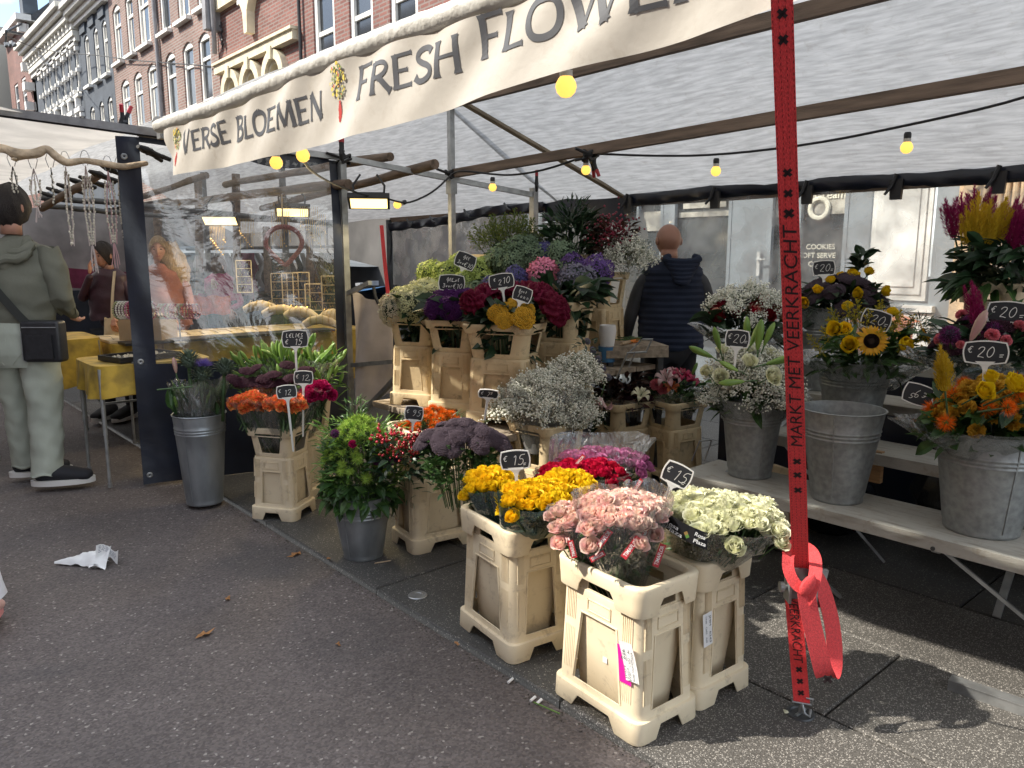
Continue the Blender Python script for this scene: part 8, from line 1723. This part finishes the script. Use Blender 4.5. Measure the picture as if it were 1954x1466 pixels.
# ================================================================= people
M_skin = mat('skin', (.52, .27, .19), .5, nscale=14, namt=.10); M_skin2 = mat('skin_tan', (.34, .17, .115), .45, nscale=5, namt=.06)
M_hair = mat('dark_hair', (.020, .014, .012), .55, bump=.8, bscale=180, nscale=80, namt=.3, stretch=(2, 2, .4)); M_blond = mat('blonde_hair', (.32, .21, .10), .5, bump=.8, bscale=120, nscale=60, namt=.3, stretch=(2, 2, .3))
def head_mesh(name, m, s=1., seed=0):
    b = MB(); n, r = 28, 22
    def fn(u, v):
        a = u*2*math.pi; p = v*math.pi; z = -math.cos(p); R_ = math.sin(p); x = R_*math.sin(a); y = -R_*math.cos(a)      # a = 0 faces -y
        X = .076*x; Y = .096*y; Z = .118*z
        if z < 0: k = 1-.30*(-z)**1.3; X *= k; Y *= 1-.16*(-z); Y -= .016*(-z)
        f = max(0, -y)*R_
        Y -= .024*math.exp(-((a if a < math.pi else a-2*math.pi)/.16)**2-((z+.18)/.16)**2); Y += .010*math.exp(-((abs(a if a < math.pi else a-2*math.pi)-.42)/.2)**2-((z-.02)/.10)**2); Y -= .006*math.exp(-((a if a < math.pi else a-2*math.pi)/.3)**2-((z+.52)/.07)**2)
        return (X*s, Y*s, Z*s)
    b.grid(fn, n, r)
    for g in (-1, 1): b.tpl(BALL, Matrix.Translation((g*.078*s, .008*s, -.005*s)) @ Matrix.Diagonal((.010*s, .018*s, .030*s, 1)))
    b.tube([(0, .012*s, -.05*s), (0, .02*s, -.16*s)], [.052*s, .055*s], 14)
    return b.mesh(name, m)
def eyes(t, M, s=1.):
    b = MB()
    for g in (-1, 1): b.tpl(BALL, M @ Matrix.Translation((g*.030*s, -.083*s, .003*s)) @ Matrix.Diagonal((.012*s, .006*s, .005*s, 1)))
    b.build('eyes', M_black, t); b = MB(); b.tube([M @ Vector(p) for p in ((-.02*s, -.088*s, -.060*s), (0, -.092*s, -.061*s), (.02*s, -.088*s, -.060*s))], .0035*s, 5); b.build('mouth', mat('lips', (.35, .10, .09), .5), t)
    b = MB()
    for g in (-1, 1): b.tube([M @ Vector(p) for p in ((g*.045*s, -.078*s, .022*s), (g*.030*s, -.088*s, .026*s), (g*.014*s, -.088*s, .022*s))], .003*s, 5)
    b.build('eyebrows', M_hair, t)
def cap(name, m, t, M, s=1., low=-.35, back=1.0, puff=1.06, seed=1, frontlow=.35):
    b = MB(); q = random.Random(seed); ph = q.uniform(0, 6)
    def fn(u, v):
        a = u*2*math.pi; fr = max(0, math.cos(a)); lo = lerp(low, frontlow, fr**1.6); z = lerp(1, lo, v); R_ = math.sqrt(max(0, 1-z*z)); k = puff*(1+.025*math.sin(a*9+ph+z*4)+.015*math.sin(a*23+z*9))
        X, Y, Z = .076*R_*math.sin(a)*k, -.096*R_*math.cos(a)*k, .118*z*k
        if z < 0: X *= 1-.12*(-z)
        return tuple(M @ Vector((X*s, Y*s, Z*s)))
    b.grid(fn, 40, 14); return b.build(name, m, t)
def trunk(t, key, top_m, low_m): link('clothed_torso', tmesh(BAKED[key+'_up'], 'torso', [top_m]), t); link('trousers', tmesh(BAKED[key+'_lo'], 'legs', [low_m]), t)
def hand(t, p, d, s=1., m=None, spin=0, key='hand'): link('hand', tmesh(BAKED[key], 'hand', [m or M_skin]), t, mat4=Matrix.Translation(Vector(p)) @ (Vector((0, 0, -1)).rotation_difference(Vector(d).normalized())).to_matrix().to_4x4() @ Matrix.Rotation(spin, 4, 'Z') @ Matrix.Scale(s, 4))
# --- shopper
MX = Vector(atz(70, 925)); man = thing('person', 'person in olive hoodie and pale jeans with black shoulder bag, back turned', 'person', (MX.x, MX.y, 0), -YAW+.0)
M_hood = mat('olive_sweat', (.150, .150, .115), .85, nscale=3.5, namt=.14, bump=.9, bscale=7); M_jean = mat('pale_jeans', (.40, .425, .355), .85, nscale=5, namt=.12, bump=.8, bscale=9, stretch=(1, 1, .6))
trunk(man, 'man', M_hood, M_jean)
def tube_part(name, P, R_, m, t, n=16, sharp=None):
    b = MB(); q = random.Random(len(P)); b.tube(P, R_, n, cap=False); return b.build(name, m, t, sharp=sharp)
# hoodie hem, jeans legs widened by baggy shells
def loft(name, secs, m, t, wr=.0, n=36, seed=1):
    """secs: (cx, cy, z, rx, ry)"""
    q = random.Random(seed); ph = [q.uniform(0, 6) for _ in range(4)]; b = MB(); S = []
    for i in range(len(secs)-1):
        for k in range(9): S.append(tuple(lerp(a, c, k/9) for a, c in zip(secs[i], secs[i+1])))
    S.append(secs[-1]); V = []
    for j, (cx, cy, z, rx, ry) in enumerate(S):
        for k in range(n):
            a = 2*math.pi*k/n; w_ = 1+wr*(math.sin(a*3+z*22+ph[0])*.5+math.sin(a*5-z*37+ph[1])*.35+math.sin(a*2+z*61+ph[2])*.25+(.45*(1-abs(math.sin(z*34+2.2*math.sin(a*2+ph[1])+ph[3])))**3 if n == 36 else 0)); V.append((cx+rx*math.cos(a)*w_, cy+ry*math.sin(a)*w_, z+wr*.12*math.sin(a*4+ph[3])))
    F = [(j*n+k, j*n+(k+1) % n, (j+1)*n+(k+1) % n, (j+1)*n+k) for j in range(len(S)-1) for k in range(n)]
    b.add(V, F); return b.build(name, m, t, sharp=None)
loft('hoodie_body', [(0, .02, 1.60, .10, .09), (0, .02, 1.54, .205, .12), (0, .01, 1.40, .245, .155), (0, 0, 1.25, .235, .160), (0, 0, 1.12, .220, .150), (0, 0, 1.06, .205, .140)], M_hood, man, .045)
loft('jeans_seat', [(0, 0, 1.12, .195, .135), (0, -.01, 1.02, .205, .150), (0, -.01, .88, .205, .155), (0, 0, .80, .19, .14)], M_jean, man, .02)
loft('jeans_leg', [(.10, 0, .88, .115, .13), (.112, .0, .70, .110, .12), (.115, -.01, .50, .098, .10), (.115, -.03, .30, .094, .098), (.113, -.045, .09, .088, .098), (.113, -.05, .095, .090, .10)], M_jean, man, .075, seed=2)
loft('jeans_leg', [(-.10, .02, .88, .108, .12), (-.12, .06, .70, .100, .108), (-.13, .10, .50, .085, .09), (-.14, .14, .30, .092, .098), (-.15, .16, .09, .088, .096), (-.15, .16, .10, .090, .10)], M_jean, man, .075, seed=3)
loft('hoodie_sleeve', [(.205, .02, 1.55, .07, .07), (.235, .02, 1.45, .075, .085), (.255, .02, 1.32, .072, .08), (.262, .03, 1.22, .070, .078), (.25, .08, 1.16, .064, .07)], M_hood, man, .08, 24, 4)
loft('hoodie_sleeve', [(-.215, .02, 1.55, .07, .07), (-.265, .02, 1.45, .078, .085), (-.31, .02, 1.32, .074, .08), (-.335, .03, 1.24, .07, .075)], M_hood, man, .08, 24, 5)
b = MB()      # hood: folds lying on the shoulders
for (r0, z, y0, th) in ((.135, 1.585, -.02, .030), (.155, 1.55, -.035, .034), (.150, 1.51, -.06, .030)):
    P = [(r0*math.sin(a)*1.05, y0-.06*math.cos(a)-.03, z-.05*max(0, math.cos(a))**2+.015*math.sin(a*5)) for a in [math.pi*(k/14*1.7-.85) for k in range(15)]]
    b.tube(P, [th*(.6+.5*math.sin(math.pi*k/14)) for k in range(15)], 10)
b.grid(lambda u, v: ((u-.5)*.30*(1-.35*v), -.10-.055*math.sin(math.pi*u)-.02*math.sin(v*3), 1.60-.17*v-.02*math.cos(u*9)), 16, 8); b.build('hood', M_hood, man)
HM = Matrix.Translation((.0, .04, 1.80)) @ Matrix.Rotation(math.pi-.2, 4, 'Z'); link('head', head_mesh('head', M_skin, 1.08), man, mat4=HM); cap('hair', M_hair, man, HM, 1.08, -.80, puff=1.17, frontlow=.10, seed=4)
b = MB(); b.tube([(-.20, -.12, 1.50), (-.10, -.17, 1.38), (.02, -.175, 1.24), (.13, -.165, 1.12), (.19, -.12, 1.07)], .004, 4); 
def strapband(par, pts, wd, m, name):
    P = smoothp(pts, 2); b = MB(); V = []
    for i, p in enumerate(P):
        d = (P[min(i+1, len(P)-1)]-P[max(i-1, 0)]).normalized(); s = d.cross(Vector((0, -1, .1))).normalized(); V += [p+s*wd/2, p-s*wd/2, p+s*wd/2+Vector((0, .006, 0)), p-s*wd/2+Vector((0, .006, 0))]
    k = len(P); b.add(V, [(4*i, 4*i+4, 4*i+5, 4*i+1) for i in range(k-1)]+[(4*i+2, 4*i+3, 4*i+7, 4*i+6) for i in range(k-1)]); return b.build(name, m, par)
M_bag = mat('bag_leather', (.020, .021, .024), .38, nscale=40, namt=.2, bump=.15, bscale=200); M_web = mat('bag_webbing', (.035, .037, .033), .8)
strapband(man, [(-.20, -.10, 1.60), (-.13, -.175, 1.47), (-.06, -.185, 1.36), (.03, -.185, 1.24), (.11, -.175, 1.13), (.15, -.165, 1.08)], .05, M_web, 'bag_strap')
bag = MB(); cx, cy, cz = .235, -.13, .975
bag.hexa([(cx+x, cy+y, cz+z) for x in (-.13, .115) for y in (-.05, .05) for z in (-.135, .125)]); o = MB()
PRE.clear(); me = bag.mesh('bag', M_bag, False); ob = link('shoulder_bag', me, man); md = ob.modifiers.new('b', 'BEVEL'); md.width = .022; md.segments = 4
b = MB(); b.hexa([(cx+x, cy-.062+y*0-.004*s2, cz+z) for x in (-.09, .075) for s2 in (0, 1) for z in (-.11, .04)]); b.build('front_pocket', M_bag, ob)
for p in me.polygons: p.use_smooth = True
b = MB(); b.tube([(cx-.12, cy-.052, cz+.06), (cx-.12, cy-.052, cz-.12), (cx-.10, cy-.055, cz-.13)], .003, 5); b.tube([(cx-.11, cy-.054, cz+.085), (cx+.10, cy-.054, cz+.085)], .0035, 5); b.build('zip', M_steel, ob); b = MB(); b.tube([(-.085, -.20, 1.40), (-.05, -.20, 1.41), (-.03, -.20, 1.37), (-.07, -.20, 1.355), (-.085, -.20, 1.40)], .005, 5); b.build('strap_buckle', M_steel, man)
M_shoe = mat('black_canvas_shoe', (.018, .018, .022), .8); M_sole = mat('white_rubber', (.72, .70, .66), .5)
def shoe(t, p, rz, s=1., m=M_shoe, sm=M_sole):
    M = Matrix.Translation(Vector(p)) @ Matrix.Rotation(rz, 4, 'Z') @ Matrix.Scale(s, 4); o = link('shoe', tmesh(BAKED['shoe'], 'shoe', [m]), t, mat4=M @ Matrix.Translation((0, -.005, .018)) @ Matrix.Diagonal((1.5, 1.14, 1.7, 1)))
    b = MB(); n = 24; V = []
    for z in (0, .019):
        for k in range(n): a = 2*math.pi*k/n; V.append((.043*math.cos(a)*(1+.08*math.sin(a)), .075+.148*math.sin(a), z))
    b.add(V, [tuple(range(n))[::-1], tuple(range(n, 2*n))]+[(k, (k+1) % n, n+(k+1) % n, n+k) for k in range(n)]); so = b.build('sole', sm, o, sharp=40)
shoe(man, (.115, -.06, 0), -1.25, 1.12); shoe(man, (-.16, .15, 0), -1.1, 1.12)
hand(man, (.235, .19, 1.09), (-.3, .9, -.2), .9)
loft('sleeve_cuff', [(.25, .05, 1.20, .07, .072), (.25, .09, 1.15, .06, .06), (.245, .13, 1.12, .045, .045)], M_hood, man, .1, 24, 6)
b = MB(); b.tube([(0, -.152, 1.06), (0, -.158, .98), (0, -.155, .86)], .003, 4); b.tube([(-.16, -.13, 1.03), (-.07, -.155, 1.04)], .003, 4); b.hexa([(x, y-.0*x, z) for x in (-.16, -.055) for y in (-.150, -.144) for z in (.88, 1.0)]); b.build('pocket_seam', M_jean, man)
# --- bald stallholder
p = at(1287, 430, 5.45); bald = thing('person', 'bald person in a quilted navy vest turned away at the work table', 'person', (p.x, p.y, 0), -YAW-.12)
M_vest = mat('navy_quilt', (.020, .027, .050), .75, spec=.2, nscale=6, namt=.2, bump=.4, bscale=14); M_sleeve = mat('dark_grey_sleeve', (.045, .048, .055), .8, nscale=6, namt=.2, bump=.6, bscale=14); M_dkpant = mat('black_trousers', (.010, .011, .016), .8, nscale=5, namt=.2)
trunk(bald, 'bald', M_sleeve, M_dkpant)
secs = []; n_q = 13
for i in range(n_q):
    z0 = 1.40-.043*i; z1 = z0-.043; w0 = lerp(.205, .232, math.sin(min(1, i/6)*1.57)); w1 = lerp(.205, .232, math.sin(min(1, (i+1)/6)*1.57))
    loft('quilt_row', [(0, 0, z0, w0*.985, .146), (0, 0, (z0+z1)/2, (w0+w1)/2*1.005, .153), (0, 0, z1-.001, w1*.985, .146)], M_vest, bald, .008, seed=i)
loft('vest_yoke', [(0, .0, 1.47, .085, .08), (0, 0, 1.44, .165, .115), (0, 0, 1.40, .205, .142)], M_vest, bald, .02)
b = MB(); 
for k in range(6): P = [(.02+(.115-.014*k)*math.sin(a)+.03, -.10-.05*math.cos(a)-.006*k, 1.475-.028*k-.02*math.cos(a)) for a in [math.pi*(j/10*1.5-.75) for j in range(11)]]; b.tube(P, .024-.001*k, 8)
b.build('vest_hood', M_vest, bald)
HM = Matrix.Translation((-.035, .02, 1.60)) @ Matrix.Rotation(math.pi+.35, 4, 'Z'); HM = HM @ Matrix.Diagonal((1.14, 1, .96, 1)); link('head', head_mesh('head', M_skin2, 1.0), bald, mat4=HM); 0
hand(bald, (-.31, .17, .86), (.1, .3, -.9), .95, M_skin2); hand(bald, (.22, .21, .94), (-.2, .8, -.4), .95, M_skin2); shoe(bald, (.11, -.02, 0), 0, 1.05); shoe(bald, (-.11, -.02, 0), 0, 1.05)
# --- woman with a tote
p = at(203, 470, 7.0); wo_ = thing('person', 'dark haired person in a plum puffer jacket holding a hand to the mouth', 'person', (p.x, p.y, 0), -YAW-.15)
M_plum = mat('plum_jacket', (.045, .018, .028), .5, nscale=8, namt=.25, bump=.6, bscale=14); trunk(wo_, 'woman', M_plum, M_dkpant); loft('jacket', [(0, 0, 1.38, .08, .08), (0, 0, 1.32, .17, .12), (0, 0, 1.15, .20, .145), (0, 0, 1.0, .195, .14), (0, 0, .92, .19, .14)], M_plum, wo_, .05)
HM = Matrix.Translation((-.02, -.02, 1.50)) @ Matrix.Rotation(-.25, 4, 'Z') @ Matrix.Rotation(.12, 4, 'X'); link('head', head_mesh('head', M_skin, .95), wo_, mat4=HM); eyes(wo_, HM, .95); cap('hair', M_hair, wo_, HM, .95, -.75, puff=1.12, frontlow=.55, seed=2); hand(wo_, (-.03, -.21, 1.34), (.15, -.1, .9), .85); hand(wo_, (.17, -.21, .97), (.1, -.3, -.8), .9, key='hand_fist'); strapband(wo_, [(.13, -.10, 1.36), (.16, -.20, 1.15), (.17, -.24, .98), (.15, -.22, .85)], .025, M_cream, 'tote_strap'); loft('tote_bag', [(.14, -.17, .95, .09, .04), (.14, -.17, .75, .12, .06), (.14, -.17, .62, .10, .05)], M_cream, wo_, .06); shoe(wo_, (.1, 0, 0), math.pi, 1); shoe(wo_, (-.1, 0, 0), math.pi, 1)
# --- blonde and pink figures behind the panel
p = at(308, 466, 7.2); bl = thing('person', 'long haired blonde person in orange and rust clothes behind the clear panel', 'person', (p.x, p.y, 0), -YAW+.1); M_rust = mat('rust_shirt', (.30, .10, .06), .8, nscale=6, namt=.3, bump=.5, bscale=14); trunk(bl, 'blonde', M_rust, M_rust); loft('loose_shirt', [(0, 0, 1.42, .08, .08), (0, 0, 1.35, .18, .13), (0, 0, 1.1, .21, .16), (0, 0, .85, .22, .17)], M_rust, bl, .07)
HM = Matrix.Translation((-.02, -.02, 1.55)) @ Matrix.Rotation(.2, 4, 'Z'); link('head', head_mesh('head', M_skin, .97), bl, mat4=HM); eyes(bl, HM, .97); cap('hair', M_blond, bl, HM, .97, -.4, puff=1.12, frontlow=.5); loft('long_hair', [(.03, .03, 1.62, .09, .09), (.06, .03, 1.5, .12, .10), (.10, .02, 1.36, .13, .10), (.13, .0, 1.22, .10, .08), (.14, -.02, 1.12, .05, .05)], M_blond, bl, .10); hand(bl, (.15, -.26, .94), (0, -.6, -.5), .9); hand(bl, (-.13, -.26, .94), (0, -.6, -.5), .9); shoe(bl, (.1, 0, 0), math.pi); shoe(bl, (-.1, 0, 0), math.pi)
p = at(418, 508, 9.6); pk = thing('person', 'person in magenta with short brown hair bending over a far stall', 'person', (p.x, p.y, 0), -YAW+.1); M_mgt = mat('magenta_top', (.42, .02, .13), .8, nscale=6, namt=.3); link('clothed_torso', tmesh(BAKED['woman_up'], 'torso', [M_mgt]), pk, loc=(0, 0, -.12)); link('trousers', tmesh(BAKED['woman_lo'], 'legs', [M_dkpant]), pk); loft('jumper', [(0, 0, 1.28, .08, .08), (0, 0, 1.2, .19, .13), (0, 0, .95, .20, .15)], M_mgt, pk, .05)
HM = Matrix.Translation((0, -.02, 1.36)) @ Matrix.Rotation(2.6, 4, 'Z'); link('head', head_mesh('head', M_skin, .95), pk, mat4=HM); cap('hair', mat('brown_hair', (.10, .055, .035), .6, bump=.6, bscale=140), pk, HM, .95, -.6, puff=1.13, frontlow=.2)
hand(pk, (-.03, -.21, 1.22), (.15, -.3, -.9), .85); hand(pk, (.17, -.21, .85), (.1, -.3, -.8), .85); shoe(pk, (.1, 0, 0), 0); shoe(pk, (-.1, 0, 0), 0)
# --- passer-by at the left edge: only one leg enters the picture
p = atz(-8, 1200); pa = thing('person', 'passer-by at the left edge, only a white trouser leg and pink sandal in view', 'person', (p.x-.115*_R.x, p.y-.115*_R.y, 0), -YAW); pa.location -= _R*.245
M_wh = mat('white_linen', (.70, .70, .74), .8, nscale=5, namt=.05, bump=.6, bscale=9); Jp = None
trunk(pa, 'pass', M_wh, M_wh); loft('trouser_leg', [(.09, 0, .88, .12, .13), (.14, 0, .62, .115, .12), (.22, .0, .40, .105, .115), (.29, .0, .20, .095, .10), (.31, .0, .13, .09, .10)], M_wh, pa, .03, seed=7)
HM = Matrix.Translation((0, .0, 1.57)) @ Matrix.Rotation(math.pi, 4, 'Z'); link('head', head_mesh('head', M_skin, .95), pa, mat4=HM); cap('hair', M_hair, pa, HM, .95, -.6, puff=1.12, frontlow=.2); hand(pa, (.24, -.05, .80), (0, 0, -1)); hand(pa, (-.24, -.05, .80), (0, 0, -1))
shoe(pa, (.30, -.04, 0), .15, .8, mat('pink_sandal', (.62, .38, .34), .5), mat('pink_sole', (.72, .30, .30), .5)); shoe(pa, (-.11, .34, 0), -.4, 1.0, M_skin)
# ================================================================= stallholder's table, ladder-like rack, litter
t = thing('work_table', 'grey folding work table beside the bald man with stems and a knife on it', 'table', (0, 0, 0)); c = at(1206, 652, 5.1); t.location = (c.x, c.y, 0); t.rotation_euler = (0, 0, -YAW+.15); b = MB(); b.box((0, .1, .90), (.42, .45, .03)); b.box((0, -.12, .865), (.42, .02, .05)); b.build('table_top', M_board, t, smooth=False)
for x in (-.17, .17):
    b = MB(); b.box((x, -.08, .44), (.035, .035, .86)); b.build('leg', M_dsteel, t, smooth=False); b = MB(); b.bar((x, .28, .86), (x*.2, -.08, .40), .025, .015); b.build('brace', M_steel, t, smooth=False)
b = MB(); b.box((0, .05, .55), (.40, .35, .02)); b.build('lower_shelf', M_board, t, smooth=False)
k = thing('secateurs', 'wooden handled knife with orange grips on the work table', 'tool', (c.x, c.y, .918), .2); b = MB(); b.tube([(-.14, 0, .012), (0, .02, .012)], .012, 8); b.build('handle', M_wood2, k); b = MB(); b.tube([(0, .02, .01), (.13, .02, .01)], .012, 8); b.build('grip', mat('orange_grip', (.7, .2, .03), .5), k)
k = thing('stem_pile', 'small pile of cut stems and petals at the end of the work table', 'cut stems', (c.x+.04, c.y+.05, .918)); b = MB(); 
for i in range(14): b.tube([(q.uniform(-.1, .1), q.uniform(-.06, .1), .008+.002*i), (q.uniform(-.1, .1), q.uniform(-.06, .1), .01+.002*i)], .0035, 5)
b.build('stems', M_green, k)
k = thing('pot', 'white wrapped pot set in a small blue tub at the table end', 'pot', at(1158, 690, 5.0)); b = MB(); b.lathe([(0, 0), (.05, 0), (.06, .10), (.055, .10), (0, .09)], 20); b.build('blue_tub', mat('blue_tub', (.06, .20, .40), .4), k); b = MB(); b.lathe([(.045, .10), (.05, .14), (.058, .2), (.052, .24), (.04, .22), (0, .18)], 18); b.build('white_pot', M_paper, k)
t = thing('frame_rack', 'open zigzag rack of thin metal rods leaning on the work table', 'rack', (0, 0, 0)); b = MB()
for (a, c2, d) in (((1222, 650), (1200, 674), 4.75), ((1244, 648), (1232, 674), 4.75), ((1198, 674), (1176, 722), 4.7), ((1212, 672), (1200, 700), 4.7), ((1196, 674), (1234, 672), 4.72), ((1226, 648), (1246, 648), 4.75)): b.tube([at(*a, d), at(*c2, d)], .006, 6)
b.build('rods', M_steel, t)
t = thing('wire_stand', 'thin clear plastic stand on the step end beside the white roses', 'stand', (0, 0, 0)); b = MB()
for (a, c2) in (((1335, 842), (1320, 880)), ((1358, 840), (1345, 878)), ((1335, 842), (1358, 840))): b.tube([at(*a, 3.7), at(*c2, 3.7)], .004, 6)
b.build('rods', M_steel, t)
b = MB()       # dark clutter under and behind the steps
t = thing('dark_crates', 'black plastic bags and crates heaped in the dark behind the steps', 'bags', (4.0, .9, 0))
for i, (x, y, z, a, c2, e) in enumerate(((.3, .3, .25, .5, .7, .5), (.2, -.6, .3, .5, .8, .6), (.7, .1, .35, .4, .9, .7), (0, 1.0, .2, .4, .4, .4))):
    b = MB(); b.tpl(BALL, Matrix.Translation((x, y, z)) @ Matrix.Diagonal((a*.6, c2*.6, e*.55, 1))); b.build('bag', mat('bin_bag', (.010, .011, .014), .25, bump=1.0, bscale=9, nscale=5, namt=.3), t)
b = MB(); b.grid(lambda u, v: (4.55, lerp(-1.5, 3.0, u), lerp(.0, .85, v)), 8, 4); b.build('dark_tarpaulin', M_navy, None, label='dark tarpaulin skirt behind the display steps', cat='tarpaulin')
b = MB(); p = (3.34, 1.42); b.box((p[0], p[1], .59), (.03, .09, .14)); b.build('wood_block', mat('pale_wood', (.45, .26, .12), .6, nscale=20, namt=.2, stretch=(1, 1, 6)), None, smooth=False, label='upright pale wooden block behind the empty bucket', cat='wood block')
# crumpled paper on the asphalt
t = thing('paper_cone', 'crumpled white paper wrapper with a printed receipt lying on the asphalt', 'paper', (*atz(170, 1078, -.02)[:2], -.02), -YAW); q = random.Random(12); b = MB()
def pfn(u, v):
    x = lerp(-.17, .09, u); w_ = lerp(.006, .075, min(1, u*1.25)); z = .008+lerp(.01, .075, u)*math.sin(math.pi*v)**.8+.010*math.sin(u*17+v*9)*u+.006*math.sin(u*31-v*13)*u; return (x+.02*math.sin(v*5)*u, (v-.5)*2*w_*.8+.03*u, max(.003, z))
b.grid(pfn, 18, 14); b.build('cone', M_paper, t, sharp=18)
b = MB(); b.grid(lambda u, v: (.045+.105*u+.01*v, -.02+.03*math.sin(u*3)+.0*v, .03+.06*v+.022*math.sin(u*5+v)), 8, 6); b.grid(lambda u, v: (.03+.08*u, -.06+.05*v, .008+.03*u*v+.012*math.sin(v*7+u*4)), 7, 5); o = b.build('crumpled_end', M_paper, t, sharp=18)
b = MB(); qq = random.Random(2)
for r in range(5):
    x = 0
    while x < .07: l_ = qq.uniform(.003, .012); u0, v0 = (x+.01)/.105, .35+.12*r; b.add([(.045+.105*uu+.01*vv, -.0215+.03*math.sin(uu*3), .03+.06*vv+.022*math.sin(uu*5+vv)) for uu, vv in ((u0, v0), (u0+l_/.105, v0), (u0+l_/.105, v0+.035), (u0, v0+.035))], [(0, 1, 2, 3)]); x += l_+qq.uniform(.002, .006)
b.build('print', mat('blue_print', (.06, .07, .16), .6), t, smooth=False)
# fallen leaves
M_dry = mat('dry_leaf', (.42, .20, .07), .7, nscale=40, namt=.25, trans=.15)
def dry(label, x, y, s, seed):
    q = random.Random(seed); b = MB(); n = 10; V = [(0, 0, .008)]
    for k in range(n): a = 2*math.pi*k/n; r = s*1.35*q.uniform(.55, 1.1)*(1.25 if k in (0, 5) else .75); V.append((r*math.cos(a), r*.7*math.sin(a), q.uniform(.002, .016)))
    b.add(V, [(0, 1+k, 1+(k+1) % n) for k in range(n)]); p = atz(x, y, -.021); z = 0.001 if p.x > KX else -.021; b.build('dry_leaf', M_dry, None, (p.x, p.y, z), rot=(0, 0, q.uniform(0, 6)), label=label, cat='leaf', group='dry leaves on the ground', smooth=False)
dry('curled brown leaf nearest the aster pail', 563, 1060, .030, 1); dry('brown leaf below the paper wrapper', 390, 1213, .028, 2); dry('small tan leaf midway along the asphalt', 435, 1145, .018, 3); dry('tiny leaf bit close to the kerb below the anchor plate', 645, 1232, .013, 4); dry('small leaf lying against the kerb', 627, 1077, .014, 5); dry('torn leaf scrap by the yellow rose crate foot', 872, 1232, .012, 6)
for i, (x, y) in enumerate(((975, 1300), (1018, 1335), (1030, 1340))): b = MB(); p = atz(x, y, -.015); b.tube([p+Vector((-.014, 0, 0)), p+Vector((.014, .006, .002))], .005, 7); b.build('cigarette_end', M_paper, None, label=('white cigarette end at the kerb', 'crumpled white scrap at the kerb near the front crate', 'thin white scrap touching the front crate foot')[i], cat='litter', group='litter along the kerb')
b = MB(); b.tube([atz(1018, 1340, -.01), atz(1045, 1352, .0), atz(1068, 1362, .004)], .0028, 6); b.build('cut_stem', M_bleaf, None, label='cut green stem lying over the kerb at the front crate', cat='stem')
b = MB(); b.tube([atz(715, 1075, .005), atz(745, 1070, .005)], .003, 5); b.build('cut_stem', M_wood2, None, label='dry stem lying right of the aster pail', cat='stem')
b = MB(); b.add([tuple(atz(1497+dx, 1357+dy, .004+zz)) for dx, dy, zz in ((-3, -4, 0), (6, -1, .006), (10, 5, .0), (0, 4, .004))], [(0, 1, 2, 3)]); b.build('petal', P_white, None, smooth=False, label='pale green petal beside the ground anchor', cat='petal')
